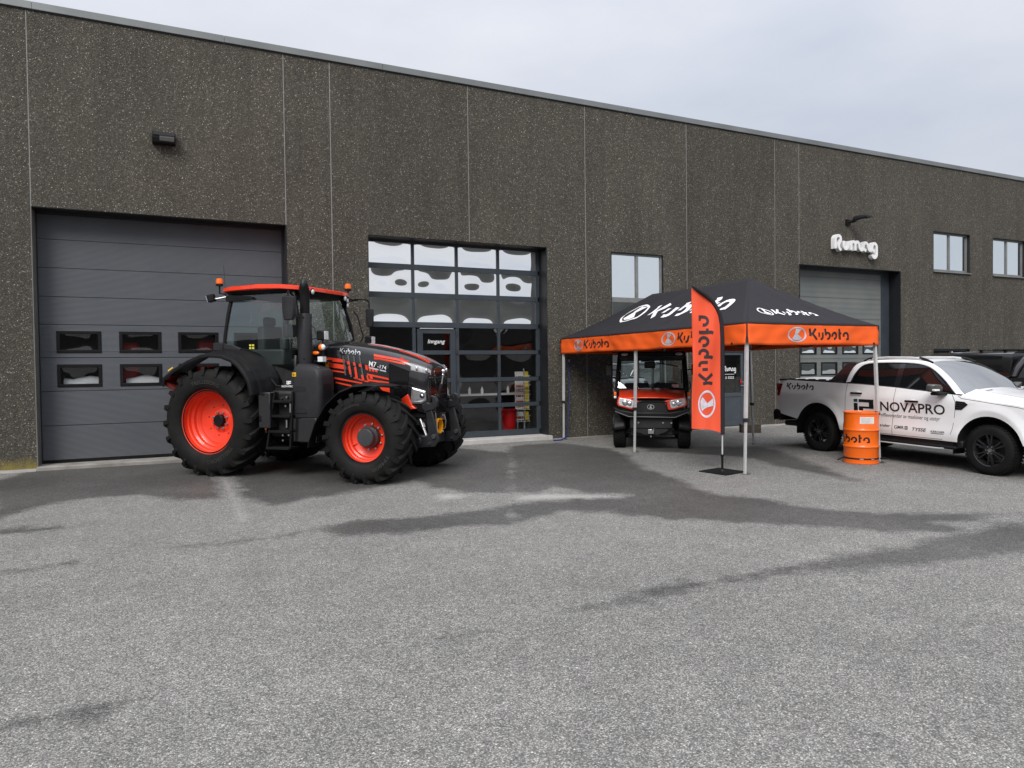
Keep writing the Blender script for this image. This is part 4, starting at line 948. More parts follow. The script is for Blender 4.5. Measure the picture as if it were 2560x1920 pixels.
b.build('engine_pipework', m_darksteel, tr)

# hood: lofted shell
HS = [  # x, centre top, shoulder, half width, bottom
    (1.62, 2.165, 2.075, 0.445, 1.34), (1.80, 2.158, 2.070, 0.445, 1.33), (2.05, 2.135, 2.050, 0.445, 1.33), (2.30, 2.105, 2.020, 0.442, 1.34), (2.55, 2.065, 1.975, 0.438, 1.36),
    (2.75, 2.020, 1.930, 0.432, 1.34), (2.90, 1.985, 1.890, 0.430, 1.24), (3.05, 1.940, 1.845, 0.425, 1.16), (3.20, 1.888, 1.790, 0.420, 1.08), (3.32, 1.835, 1.735, 0.412, 1.03), (3.41, 1.785, 1.685, 0.395, 1.01), (3.455, 1.745, 1.645, 0.372, 1.01), (3.472, 1.69, 1.60, 0.350, 1.03)]
def hood_ring(s, sc_=1.0):
    x, zc_, zs_, hw, zb = s
    hf = [(0, zc_), (0.30*hw, zc_-0.06*(zc_-zs_)), (0.58*hw, zc_-0.24*(zc_-zs_)), (0.82*hw, zs_+0.35*(zc_-zs_)), (0.95*hw, zs_-0.015), (hw, zs_-0.085), (hw, (zs_+zb)/2), (hw*0.99, zb+0.06), (hw*0.95, zb)]
    pts = [(x, -y, z) for y, z in hf[::-1]]+[(x, y, z) for y, z in hf[1:]]
    return pts
b = MB(); b.loft([hood_ring(s) for s in HS], closed=True); b.build('hood', m_blackgloss, tr, smooth=50)
def hoodw(x):
    for i in range(len(HS)-1):
        if HS[i][0] <= x <= HS[i+1][0]:
            t = (x-HS[i][0])/(HS[i+1][0]-HS[i][0]); return [HS[i][k]+(HS[i+1][k]-HS[i][k])*t for k in range(5)]
    return HS[-1] if x > 3 else HS[0]
def hside(x, z, off):
    h = hoodw(x); hw = h[3]; zs_ = h[2]
    # the shoulder rolls over above zs-0.085
    if z > zs_-0.085:
        t = min(1.0, (z-(zs_-0.085))/0.07); hw = hw*(1-0.05*t)
    return (x, -(hw+off), z)
def dec(pls, mat, name, off=0.003, nsub=6):
    b = MB()
    for q, pl in enumerate(pls):
        if len(pl) == 4:      # subdivided quad so that it hugs the panel
            def fn(u, v, pl=pl, q=q):
                a = Vector(pl[0]).lerp(Vector(pl[1]), u); c_ = Vector(pl[3]).lerp(Vector(pl[2]), u); p = a.lerp(c_, v)
                return hside(p.x, p.y, off+0.0004*(q % 3))
            b.grid(fn, nsub, 2)
        else: b.add([hside(x, z, off+0.0004*(q % 3)) for x, z in pl], [tuple(range(len(pl)))])
    return b.build(name, mat, tr, smooth=0)
orange_polys = [
 [(1.691, 1.889), (2.055, 1.84), (2.061, 1.79), (1.693, 1.824)], [(1.693, 1.805), (2.066, 1.752), (2.073, 1.683), (1.697, 1.731)], [(1.754, 1.687), (2.069, 1.645), (2.078, 1.622), (1.753, 1.661)],
 [(1.864, 1.563), (2.364, 1.475), (2.363, 1.454), (1.863, 1.533)], [(1.881, 1.491), (2.189, 1.432), (2.153, 1.414), (1.88, 1.468)], [(2.208, 1.561), (2.459, 1.5), (2.467, 1.479), (2.225, 1.538)],
 [(2.416, 1.755), (2.463, 1.746), (2.47, 1.667), (2.427, 1.682)], [(2.48, 1.735), (2.514, 1.73), (2.525, 1.652), (2.491, 1.659)], [(2.536, 1.72), (2.574, 1.712), (2.581, 1.644), (2.542, 1.652)], [(2.587, 1.682), (2.625, 1.677), (2.641, 1.639), (2.598, 1.644)],
 [(2.452, 1.621), (2.826, 1.546), (2.834, 1.516), (2.46, 1.591)], [(2.485, 1.53), (2.834, 1.486), (2.837, 1.456), (2.476, 1.5)], [(2.495, 1.597), (2.546, 1.588), (2.554, 1.531), (2.503, 1.538)], [(2.443, 1.591), (2.469, 1.588), (2.493, 1.485), (2.459, 1.492)],
 [(2.569, 1.925), (2.965, 1.855), (2.965, 1.822), (2.577, 1.888)], [(2.965, 1.852), (3.172, 1.815), (3.167, 1.786), (2.965, 1.822)], [(3.024, 1.866), (3.074, 1.862), (3.078, 1.835), (3.024, 1.84)],
 [(2.576, 1.872), (2.679, 1.862), (2.70, 1.835), (2.584, 1.84)], [(2.679, 1.862), (3.114, 1.775), (3.113, 1.752), (2.70, 1.83)],
 [(2.655, 1.425), (2.841, 1.418), (2.848, 1.29), (2.70, 1.365)]]
slats = [[(2.017, 1.903), (2.038, 1.902), (2.082, 1.591), (2.06, 1.591)], [(2.109, 1.908), (2.135, 1.908), (2.187, 1.561), (2.161, 1.568)], [(2.21, 1.896), (2.235, 1.896), (2.295, 1.53), (2.269, 1.538)], [(2.315, 1.888), (2.339, 1.888), (2.407, 1.508), (2.381, 1.515)]]
segs = [[(2.099, 1.813), (2.146, 1.813), (2.156, 1.759), (2.11, 1.763)], [(2.124, 1.737), (2.159, 1.736), (2.178, 1.606), (2.142, 1.606)], [(2.209, 1.797), (2.247, 1.794), (2.255, 1.744), (2.217, 1.747)], [(2.228, 1.721), (2.267, 1.718), (2.295, 1.538), (2.252, 1.545)], [(2.311, 1.774), (2.354, 1.769), (2.361, 1.72), (2.317, 1.725)], [(2.348, 1.599), (2.391, 1.594), (2.411, 1.508), (2.373, 1.515)]]
dec(orange_polys, m_orange_dec, 'orange_stripes')
for pl in slats:
    b = MB()
    for u0, d in ((0.0, 0.002), ): pass
    v = [hside(x, z, 0.002) for x, z in pl]+[hside(x, z, 0.012) for x, z in pl]
    b.add(v, [(4, 5, 6, 7), (0, 1, 5, 4), (1, 2, 6, 5), (2, 3, 7, 6), (3, 0, 4, 7)]); b.build('side_slat', simple('slat_grey', (0.14, 0.145, 0.15), 0.35, 0.4), tr, smooth=0)
dec(segs, m_orange_dec, 'slat_stripes', 0.0135)
dec([[(2.846, 1.765), (3.18, 1.64), (3.14, 1.32), (2.846, 1.40)], [(2.90, 1.40), (3.14, 1.32), (3.02, 1.24), (2.92, 1.27)]], simple('grille_mesh', (0.006, 0.006, 0.007), 0.12, var=0.3, vscale=60), 'side_grille', 0.006)
dec([[(2.835, 1.775), (2.852, 1.772), (2.852, 1.40), (2.835, 1.41)], [(2.852, 1.775), (3.19, 1.652), (3.19, 1.638), (2.852, 1.762)]], m_blackplastic, 'grille_trim', 0.010)
b = MB(); wordmark(b, lambda x, z, o: hside(1.968+x, 1.945+z-0.10*x, 0.004+o), 0.37, 0.085); b.build('lettering', simple('silver_badge', (0.60, 0.61, 0.63), 0.25, 0.6, var=0.08), tr, smooth=0)
b = MB(); put2d(b, fit2d('M7', 0.135, 0.085, 0.15, 0.004), lambda x, z, o: hside(2.485+x, 1.735+z-0.20*x, 0.005)); put2d(b, fit2d('-174', 0.155, 0.058, 0.1, 0.004), lambda x, z, o: hside(2.635+x, 1.705+z-0.20*x, 0.005))
b.build('lettering', m_white, tr, smooth=0)
b = MB()
for x0, x1 in ((2.485, 2.655), (2.675, 2.785)): b.grid(lambda u, v, a=x0, c_=x1: hside(a+(c_-a)*u, 1.700-0.20*(a-2.485+(c_-a)*u)+0.022*v, 0.0045), 3, 1)
b.build('trim_badge', m_silverprint, tr, smooth=0)
b = MB()
for z0 in (1.765, 1.665): b.add([hside(x, z, 0.004) for x, z in ((1.699, z0), (1.755, z0-0.004), (1.756, z0+0.085), (1.699, z0+0.09))], [(0, 1, 2, 3)])
b.build('warning_sticker', m_yellowdec, tr, smooth=0)
b = MB()
for z0 in (1.765, 1.665):
    b.add([hside(x, z, 0.005) for x, z in ((1.712, z0+0.05), (1.742, z0+0.05), (1.727, z0+0.078))], [(0, 1, 2)]); b.add([hside(x, z, 0.005) for x, z in ((1.708, z0+0.012), (1.746, z0+0.010), (1.746, z0+0.035), (1.708, z0+0.037))], [(0, 1, 2, 3)])
b.build('sticker_print', m_black, tr, smooth=0)
# orange lines along the top of the hood
def htop(x, fy, off):
    h = hoodw(x); hw = h[3]*fy; zc_, zs_ = h[1], h[2]
    tab = [(0, zc_), (0.30, zc_-0.06*(zc_-zs_)), (0.58, zc_-0.24*(zc_-zs_)), (0.82, zs_+0.35*(zc_-zs_)), (0.95, zs_-0.015)]
    a = abs(fy)
    for i in range(4):
        if tab[i][0] <= a <= tab[i+1][0]:
            t = (a-tab[i][0])/(tab[i+1][0]-tab[i][0]); return (x, -hw, tab[i][1]+(tab[i+1][1]-tab[i][1])*t+off)
    return (x, -hw, tab[-1][1]+off)
b = MB()
for f0, f1, x0, x1 in ((0.30, 0.40, 2.35, 3.40), (0.46, 0.50, 2.9, 3.41), (-0.40, -0.30, 2.35, 3.40), (0.18, 0.22, 3.1, 3.41)):
    b.grid(lambda u, v: htop(x0+(x1-x0)*u, f0+(f1-f0)*v, 0.004), 24, 1)
b.build('top_stripes', m_orange_dec, tr, smooth=0)
# nose: front face, lamps, lower skirt
b = MB(); b.prism([(-0.30, 1.02), (0.30, 1.02), (0.32, 1.30), (0.315, 1.56), (-0.315, 1.56), (-0.32, 1.30)], 'yz', 3.46, 3.485); b.build('nose_grille', simple('nose_gloss', (0.008, 0.008, 0.009), 0.1, coat=0.5), tr, smooth=0, bevel=0.01)
for s in (-1, 1):
    # upper headlamp wraps from the side to the front
    def P(t, z, o):    # t: 0 at the rear end on the flank, 1 at the front corner, 1.6 towards the centre
        if t <= 1: x = 3.20+0.235*t; y = 0.415-0.055*t*t
        else: x = 3.435+0.045*(t-1)/0.6; y = 0.36-0.13*(t-1)/0.6
        return (x+o*0.7, s*(y+o), z)
    b = MB()
    def fn(u, v):
        t = 1.45*u; zt = 1.785-0.055*t-0.02*t*t; zb = 1.675-0.055*t
        return P(t, zb+(zt-zb)*v, 0.008+0.008*math.sin(PI*v))
    b.grid(fn, 16, 5); hl = b.build('headlight', m_lens, tr, smooth=60)
    b = MB()
    for v0, v1 in ((-0.06, 0.05), (0.95, 1.06)):
        b.grid(lambda u, v: P(1.5*u-0.02, (1.675-0.0825*u)+((1.785-0.08*u-0.042*u*u)-(1.675-0.08*u))*(v0+(v1-v0)*v), 0.020), 16, 1)
    b.build('bezel', simple('bezel_silver', (0.5, 0.5, 0.51), 0.25, 0.8), hl, smooth=0)
    for t in (0.42, 1.02):
        x, y, z = P(t, 1.715-0.055*t, 0.018); b = MB(); b.ball((x, y, z), 0.036, 12, 8, (0.5, 0.6, 1)); b.build('lamp', m_chrome, hl)
    # lower lamp
    b = MB(); v = [(a_, -s*hside(a_, c_, 0.012)[1], c_) for a_, c_ in ((3.225, 1.405), (3.44, 1.345), (3.445, 1.20), (3.37, 1.155), (3.20, 1.155))]
    vi = [(x-0.05, y*0.86, z) for x, y, z in v]
    ctr = (3.34, s*0.40, 1.27)
    vv = [Vector(p)*0.78+Vector(ctr)*0.22 for p in v]
    b.add([(x, y, z) for x, y, z in v]+[(p.x+0.004, p.y+s*0.012, p.z) for p in vv], [(i, (i+1) % 5, 5+(i+1) % 5, 5+i) for i in range(5)]+[(5, 6, 7, 8, 9)])
    ll = b.build('work_light', simple('reflector_silver', (0.30, 0.30, 0.31), 0.22, 0.5, var=0.15, vscale=20), tr, smooth=0)
    b = MB(); b.ball((3.385, s*0.408, 1.275), 0.042, 16, 8, (1, 0.5, 1)); b.build('lamp', m_black, ll); b = MB(); b.ball((3.388, s*0.418, 1.275), 0.030, 14, 8, (1, 0.5, 1)); b.build('bulb', m_chrome, ll)
    # orange skirt below the nose
    b = MB(); b.prism([(3.00, 1.19), (3.16, 1.30), (3.24, 1.12), (3.30, 1.075), (3.18, 1.06), (3.09, 1.13)], 'xz', min(s*0.385, s*0.45), max(s*0.385, s*0.45)); b.build('skirt', m_orange, tr, smooth=0, bevel=0.012)
b = MB(); b.box(3.02, 3.45, -0.34, 0.34, 0.92, 1.03); b.build('nose_base', m_blackplastic, tr, bevel=0.02)

# front linkage
b = MB(); b.box(3.10, 3.36, -0.30, 0.30, 0.80, 1.02); b.box(3.20, 3.42, -0.36, 0.36, 0.50, 0.66); b.cyl((3.32, -0.46, 0.58), (3.32, 0.46, 0.58), 0.07, n=14); b.build('linkage_frame', m_darksteel, tr, bevel=0.02)
for s in (-1, 1):
    b = MB(); y0, y1 = (s*0.40, s*0.445); lo, hi = min(y0, y1), max(y0, y1)
    b.prism([(3.46, 1.08), (3.56, 1.07), (3.66, 0.70), (3.68, 0.60), (3.60, 0.50), (3.26, 0.47), (3.24, 0.63), (3.50, 0.66)], 'xz', lo, hi)
    lk = b.build('lift_arm', m_darksteel, tr, bevel=0.008)
    b = MB(); b.prism([(3.40, 1.14), (3.42, 1.07), (3.48, 1.04), (3.60, 1.07), (3.655, 1.12), (3.665, 1.20), (3.63, 1.265), (3.56, 1.285), (3.53, 1.27), (3.575, 1.245), (3.585, 1.20), (3.56, 1.165), (3.52, 1.16), (3.49, 1.185), (3.455, 1.15)], 'xz', lo-0.02, hi+0.02); b.build('hook', m_darksteel, lk, bevel=0.008)
    b = MB(); b.cyl((3.60, lo-0.03, 0.66), (3.60, hi+0.03, 0.66), 0.035, n=14); b.cyl((3.52, lo-0.02, 0.55), (3.52, hi+0.02, 0.55), 0.022, n=12); b.build('pin', m_steel, lk)
    b = MB(); b.cyl((3.28, s*0.27, 0.92), (3.345, s*0.29, 0.77), 0.042, n=14); b.cyl((3.345, s*0.29, 0.77), (3.40, s*0.31, 0.65), 0.024, n=12); b.build('cylinder', m_steel, tr)
b = MB(); b.tube([(3.62, -0.43, 1.02), (3.66, -0.43, 0.60)], 0.010, 6); b.build('linkage_rod', m_steel, tr)
# yellow stub guard: open shell
b = MB(); ring = lambda r_, x: [(x, 0.02+r_*0.11*math.cos(a)*1.0, 0.775+r_*0.115*math.sin(a)) for a in [2*PI*i/24 for i in range(24)]]
b.loft([ring(1.05, 3.36), ring(1.05, 3.49), ring(0.90, 3.49), ring(0.88, 3.37)], cap0=False, cap1=True); b.build('shaft_guard', m_yellow, tr)
MB().lathe([(0.14, 3.33), (0.15, 3.37), (0.13, 3.42), (0.05, 3.42)], 24, 'x', (0, 0.04, 0.775)).build('coupling', simple('dark_red', (0.10, 0.01, 0.01), 0.5), tr)
# top link with ball end, folded up
b = MB(); b.cyl((3.44, 0.0, 1.22), (3.53, 0.0, 1.45), 0.028, n=12); b.box(3.36, 3.46, -0.05, 0.05, 1.00, 1.26); b.build('top_link', m_darksteel, tr, bevel=0.006)
b = MB(); b.cyl((3.53, 0, 1.45), (3.555, 0, 1.60), 0.016, n=10); b.ball((3.56, 0, 1.645), 0.036); b.ball((3.553, 0, 1.585), 0.024); b.build('top_link_end', m_chrome, tr)
b = MB(); b.tube([(3.44, 0.12, 0.92), (3.52, 0.12, 0.94), (3.54, 0.12, 0.86), (3.53, 0.12, 0.74), (3.50, 0.12, 0.72)], 0.010, 6); b.box(3.42, 3.50, 0.08, 0.20, 0.86, 0.98); b.build('hitch_pin', m_steel, tr)
b = MB()
for k in range(9): b.ball((3.47+0.008*math.sin(k), -0.14, 1.02+k*0.032), 0.013, 8, 5)
b.build('hose_couplers', m_steel, tr)

# front mudguards
for s in (-1, 1):
    prof = [(1.80, 0.50), (1.83, 0.62), (1.93, 0.88), (2.12, 1.17), (2.36, 1.37), (2.62, 1.465), (2.85, 1.485), (3.05, 1.47), (3.18, 1.44)]
    b = MB()
    def fn(u, v):
        k = u*(len(prof)-1); i = min(int(k), len(prof)-2); t = k-i
        x = prof[i][0]+(prof[i+1][0]-prof[i][0])*t; z = prof[i][1]+(prof[i+1][1]-prof[i][1])*t
        yy = 0.62+0.54*v; edge = (abs(2*v-1)**6)*0.035
        dx, dz = x-WB, z-0.68; L = math.hypot(dx, dz)
        w_ = 1.0 if u < 0.85 else 1.0-0.5*(u-0.85)/0.15*v
        return (x-dx/L*edge, s*(0.62+0.54*v*w_), z-dz/L*edge)
    b.grid(fn, 32, 8); b.build('mudguard', m_blackplastic, tr, smooth=60, solid=0.012)
    b = MB(); b.tube([(2.55, s*0.62, 0.85), (2.5, s*0.75, 1.3), (2.45, s*0.9, 1.40)], 0.022, 8); b.build('mudguard_bracket', m_darksteel, tr)

# rear fenders
for s in (-1, 1):
    po = [(-0.86, 1.46), (-0.84, 1.58), (-0.62, 1.72), (-0.35, 1.85), (-0.12, 1.93), (0.08, 1.965), (0.36, 1.945), (0.55, 1.88), (0.68, 1.79), (0.80, 1.66), (0.88, 1.53), (0.915, 1.40), (0.93, 1.30)]
    b = MB()
    rows = [(0.66, 0.075), (0.74, 0.085), (0.84, 0.070), (0.96, 0.030), (1.06, 0.012), (1.085, 0.0), (1.20, -0.005), (1.245, -0.020), (1.255, -0.05), (1.25, -0.075)]
    def fn(u, v):
        k = u*(len(po)-1); i = min(int(k), len(po)-2); t = k-i
        x = po[i][0]+(po[i+1][0]-po[i][0])*t; z = po[i][1]+(po[i+1][1]-po[i][1])*t
        kk = v*(len(rows)-1); j = min(int(kk), len(rows)-2); q = kk-j
        y = rows[j][0]+(rows[j+1][0]-rows[j][0])*q; o_ = rows[j][1]+(rows[j+1][1]-rows[j][1])*q
        dx, dz = x-0.0, z-0.87; L = math.hypot(dx, dz)
        return (x+dx/L*o_, s*y, z+dz/L*o_)
    b.grid(fn, 48, 27); fd = b.build('rear_fender', m_blackplastic, tr, smooth=40, solid=0.012)
    b = MB(); b.grid(lambda u, v: (-0.845+0.075*u, s*(0.80+0.40*v), 1.50+0.105*u), 2, 2); b.build('rear_light', m_red, fd, solid=0.02)
    b = MB(); b.prism([(-0.86, 1.50), (-0.83, 1.52), (-0.62, 1.40), (-0.66, 1.36), (-0.84, 1.44)], 'xz', min(s*0.9, s*1.2), max(s*0.9, s*1.2)); b.build('lamp_housing', simple('dim_red', (0.09, 0.012, 0.01), 0.3), fd)
b = MB(); b.add([(-0.70+0.0, -1.262, 1.672), (-0.60, -1.262, 1.728), (-0.605, -1.262, 1.745), (-0.705, -1.262, 1.69)], [(0, 1, 2, 3)]); b.build('fender_sticker', m_yellowdec, tr, smooth=0)
b = MB(); b.box(0.90, 1.12, -1.10, -0.45, 0.78, 1.34); b.build('fender_panel', m_blackgloss, tr, bevel=0.015)

# cab: pillars, glass, roof
def cabp(xb, xt, yb, yt, zb, zt, r0=0.035):
    return [(xb, yb, zb), ((xb+xt)/2, (yb+yt)/2+0.0, (zb+zt)/2), (xt, yt, zt)]
for s in (-1, 1):
    b = MB(); b.tube([(1.47, s*0.80, 1.40), (1.48, s*0.805, 1.95), (1.42, s*0.76, 2.45), (1.29, s*0.68, 2.93)], 0.035, 8); b.build('front_pillar', m_blackplastic, tr)
    b = MB(); b.tube([(0.02, s*0.80, 2.00), (0.05, s*0.80, 2.25), (0.09, s*0.77, 2.6), (0.14, s*0.72, 2.93)], 0.032, 8); b.build('rear_pillar', m_blackplastic, tr)
    # side glass, its lower edge follows the fender
    top = [(0.14, 2.93), (0.45, 2.93), (0.8, 2.93), (1.1, 2.93), (1.27, 2.93)]
    low = [(0.03, 2.07), (0.36, 2.02), (0.70, 1.80), (1.04, 1.43), (1.46, 1.40)]
    b = MB()
    def fn(u, v):
        k = u*4; i = min(int(k), 3); t = k-i
        xt = top[i][0]+(top[i+1][0]-top[i][0])*t; xl = low[i][0]+(low[i+1][0]-low[i][0])*t; zl = low[i][1]+(low[i+1][1]-low[i][1])*t
        x = xl+(xt-xl)*v; z = zl+(2.93-zl)*v
        y = 0.815-0.10*max(0, (z-2.1)/0.83)**1.6+0.02*math.sin(PI*u)
        return (x, s*y, z)
    b.grid(fn, 24, 14); sg_ = b.build('side_window', m_glass_cab, tr, smooth=70)
    b = MB(); lowp = [(x, s*(0.823), z) for x, z in low[:1]+[(0.2, 2.05), (0.36, 2.02), (0.53, 1.92), (0.70, 1.80), (0.87, 1.62), (1.04, 1.43), (1.46, 1.40)]]
    b.tube(lowp, 0.016, 6); b.build('window_seal', m_blackplastic, sg_)
b = MB()
def fn(u, v):
    a = 2*u-1; zb = 1.98; z = zb+(2.93-zb)*v
    x = 1.49-0.20*v**1.5+0.10*(1-a*a); y = a*(0.80-0.125*v**1.5)
    return (x, y, z)
b.grid(fn, 16, 12); b.build('windscreen', m_glass_cab, tr, smooth=70)
b = MB(); b.grid(lambda u, v: (0.02+0.12*v-0.05*(1-(2*u-1)**2), (2*u-1)*(0.80-0.09*v), 2.05+0.88*v), 10, 8); b.build('rear_window', m_glass_cab, tr, smooth=70)
# lower cab shell and floor
b = MB(); b.box(0.10, 1.50, -0.74, 0.74, 1.26, 1.40); b.box(1.44, 1.60, -0.55, 0.55, 1.35, 1.98); b.box(0.0, 0.30, -0.64, 0.64, 1.30, 2.02); b.build('cab_floor', m_blackplastic, tr, bevel=0.02)
b = MB(); b.box(1.02, 1.47, -0.835, -0.80, 1.345, 1.405); b.build('door_sill_trim', m_blackplastic, tr, bevel=0.006)
# roof: orange shell over a black lining
def roof_out(k, sc_=1.0):
    base = [(-0.08, 0.62), (-0.02, 0.76), (0.12, 0.83), (0.7, 0.84), (1.12, 0.83), (1.34, 0.76), (1.50, 0.60), (1.56, 0.30)]
    pts = [(x, -y) for x, y in base]+[(x, y) for x, y in base[::-1]]
    cx = 0.72
    return [(cx+(x-cx)*sc_, y*sc_) for x, y in pts]
def crown(x): return 0.030*math.sin(PI*max(0, min(1, (x+0.1)/1.7)))-0.02*max(0, (x-0.9))/0.6
b = MB(); b.loft([[(x, y, 2.952+crown(x)*0.8) for x, y in roof_out(0, 0.99)], [(x, y, 2.958+crown(x)) for x, y in roof_out(0, 1.0)], [(x, y, 3.005+crown(x)) for x, y in roof_out(0, 0.998)], [(x, y, 3.022+crown(x)*1.1) for x, y in roof_out(0, 0.965)], [(x, y, 3.03+crown(x)*1.2) for x, y in roof_out(0, 0.80)]])
b.build('roof', m_orange, tr, smooth=40)
b = MB(); b.loft([[(x, y, 2.885) for x, y in roof_out(0, 0.86)], [(x, y, 2.915) for x, y in roof_out(0, 0.93)], [(x, y, 2.951+crown(x)*0.7) for x, y in roof_out(0, 0.965)]]); b.build('roof_lining', m_blackplastic, tr, smooth=40)
# wiper housing and handles on the side
b = MB(); b.prism([(0.06, 2.80), (0.06, 2.90), (0.55, 2.875), (0.60, 2.85), (0.585, 2.82), (0.52, 2.81), (0.25, 2.79)], 'xz', -0.80, -0.765); b.build('window_hinge_arm', m_blackplastic, tr, bevel=0.008)
b = MB(); b.box(-0.14, 0.05, -0.88, -0.76, 2.00, 2.13); b.prism([(0.02, 2.02), (0.04, 2.12), (0.22, 2.09), (0.40, 2.03), (0.36, 1.99)], 'xz', -0.86, -0.825); b.build('rear_bracket', m_greyplastic, tr, bevel=0.01)
b = MB(); b.cyl((1.34, -0.835, 2.11), (1.34, -0.86, 2.11), 0.024, n=14); b.build('glass_knob', m_black, tr)
b = MB(); b.tube([(1.44, -0.86, 1.55), (1.46, -0.90, 1.65), (1.46, -0.90, 1.82), (1.44, -0.86, 1.90)], 0.028, 8); b.build('door_handle', m_black, tr)
b = MB(); b.tube([(1.56, 0.83, 2.12), (1.62, 0.86, 2.25), (1.52, 0.84, 2.62), (1.46, 0.80, 2.70)], 0.013, 8); b.build('grab_rail', m_blackplastic, tr)
b = MB(); put2d(b, fit2d('INOVAPRO', 0.215, 0.032, 0, 0.01), lambda x, z, o: (1.15+x, -0.838, 1.41+z)); b.build('lettering', m_white, tr, smooth=0)
b = MB()
for x0, x1, z0, z1 in ((0.0, 0.022, 0.0, 0.03), (0.0, 0.022, 0.035, 0.055), (0.028, 0.05, 0.0, 0.055), (0.05, 0.085, 0.037, 0.055), (0.05, 0.085, 0.012, 0.027)): b.add([(1.24+x, -0.838, 1.455+z) for x, z in ((x0, z0), (x1, z0), (x1, z1), (x0, z1))], [(0, 1, 2, 3)])
b.build('window_emblem', m_white, tr, smooth=0)
b = MB()
for i in range(2):
    for j in range(2): b.box(0.545+i*0.055, 0.585+i*0.055, -0.842, -0.838, 2.02+j*0.045, 2.05+j*0.045)
b.build('window_sticker', simple('pale_yellow', srgb(205, 200, 80), 0.5), tr, smooth=0)
# interior
b = MB(); b.box(0.32, 0.80, -0.26, 0.26, 1.72, 1.86); b.build('seat', m_seat, tr, bevel=0.05, seg=3)
b = MB(); b.box(0.22, 0.38, -0.26, 0.26, 1.86, 2.42, None); b.box(0.24, 0.34, -0.14, 0.14, 2.42, 2.58); b.build('seat_back', m_seat, tr, bevel=0.05, seg=3)
b = MB(); b.box(0.40, 0.65, -0.2, 0.2, 1.40, 1.72); b.build('seat_base', m_blackplastic, tr, bevel=0.02)
MB().lathe([(0.195, -0.014), (0.209, 0.0), (0.195, 0.014), (0.181, 0.0)], 32, 'z', close=True).xf(Matrix.Translation((1.12, 0, 2.12)) @ Matrix.Rotation(R(-28), 4, 'Y')).build('steering_wheel', m_black, tr)
b = MB(); b.cyl((1.34, 0, 1.6), (1.13, 0, 2.10), 0.05, n=12); b.box(1.28, 1.44, -0.26, 0.26, 1.85, 2.10); b.build('dash', m_blackplastic, tr, bevel=0.02)
b = MB(); b.box(0.35, 1.0, -0.58, -0.34, 1.75, 2.02); b.box(0.9, 1.02, -0.56, -0.42, 2.0, 2.2); b.build('armrest_console', m_seat, tr, bevel=0.03)
b = MB(); b.box(1.05, 1.09, -0.60, -0.30, 2.22, 2.42); b.cyl((1.05, -0.45, 2.0), (1.07, -0.45, 2.25), 0.02); b.build('monitor', m_black, tr, bevel=0.008)
b = MB(); b.box(1.048, 1.0495, -0.585, -0.315, 2.34, 2.385); b.build('monitor_screen', simple('screen_pale', (0.45, 0.62, 0.58), 0.2), tr, smooth=0)
b = MB(); b.box(0.58, 0.62, 0.45, 0.70, 2.58, 2.75); b.tube([(0.6, 0.55, 2.58), (0.85, 0.5, 2.4), (1.0, 0.35, 2.28)], 0.015, 6); b.box(0.30, 0.33, 0.5, 0.65, 2.25, 2.42); b.build('inner_mirror', m_blackplastic, tr, bevel=0.01)
b = MB(); b.prism([(0.52, 1.46), (1.38, 1.48), (1.40, 1.90), (1.0, 1.95), (0.75, 1.88), (0.55, 1.75)], 'xz', 0.70, 0.72); b.build('far_door_trim', m_black, tr)

# exhaust stack and after-treatment can on the right of the hood
ST = (1.575, -0.80)
b = MB(); rx = lambda r_, x, y: [(x+r_*math.cos(a), y+r_*math.sin(a)) for a in [2*PI*i/24 for i in range(24)]]
b.loft([[(x, y, z) for x, y in rx(r_, ST[0], ST[1])] for r_, z in ((0.105, 1.70), (0.105, 1.80), (0.107, 1.81), (0.103, 2.55), (0.098, 2.56), (0.075, 2.56))]); sk = b.build('exhaust_shroud', m_greyplastic, tr, smooth=40)
b = MB(); b.tube([(ST[0], ST[1], 2.50), (ST[0], ST[1], 2.84), (ST[0]+0.003, ST[1]-0.006, 2.90), (ST[0]+0.012, ST[1]-0.03, 2.96), (ST[0]+0.02, ST[1]-0.05, 3.02)], 0.074, 20, [0.074, 0.074, 0.080, 0.076, 0.062]); b.build('exhaust_pipe', m_blackplastic, tr, smooth=50)
MB().ball((ST[0]+0.025, ST[1]-0.045, 3.005), 0.076, 18, 12, (0.72, 0.85, 1.25)).build('exhaust_tip', m_black, tr)
b = MB()
for z in (1.86, 2.50):
    for a in (-2.4, -1.2, 0.2): b.cyl((ST[0]+0.1*math.cos(a), ST[1]+0.1*math.sin(a), z), (ST[0]+0.118*math.cos(a), ST[1]+0.118*math.sin(a), z), 0.012, n=8)
b.build('shroud_bolts', m_blackplastic, sk)
def can_ring(z, x0, x1, y0, y1, r_=0.08):
    out = []
    for cx, cy, a0 in ((x1-r_, y1-r_, 0), (x0+r_, y1-r_, 90), (x0+r_, y0+r_, 180), (x1-r_, y0+r_, 270)):
        for k in range(6): a = R(a0+18*k); out.append((cx+r_*math.cos(a), cy+r_*math.sin(a), z))
    return out
b = MB(); b.loft([can_ring(0.95, 1.43, 1.93, -0.96, -0.56), can_ring(1.05, 1.42, 1.95, -0.98, -0.55), can_ring(1.55, 1.42, 1.95, -0.98, -0.55), can_ring(1.66, 1.42, 1.94, -0.97, -0.56), can_ring(1.72, 1.44, 1.88, -0.95, -0.58), can_ring(1.78, 1.47, 1.70, -0.90, -0.66, 0.05)])
ec = b.build('exhaust_can', m_greyplastic, tr, smooth=45)
for z in (1.36, 1.02):
    b = MB(); b.prism([(1.50, z), (1.70, z), (1.69, z+0.06), (1.66, z+0.075), (1.54, z+0.075), (1.51, z+0.06)], 'xz', -0.986, -0.978); b.build('can_recess', m_black, ec, smooth=0)
b = MB()
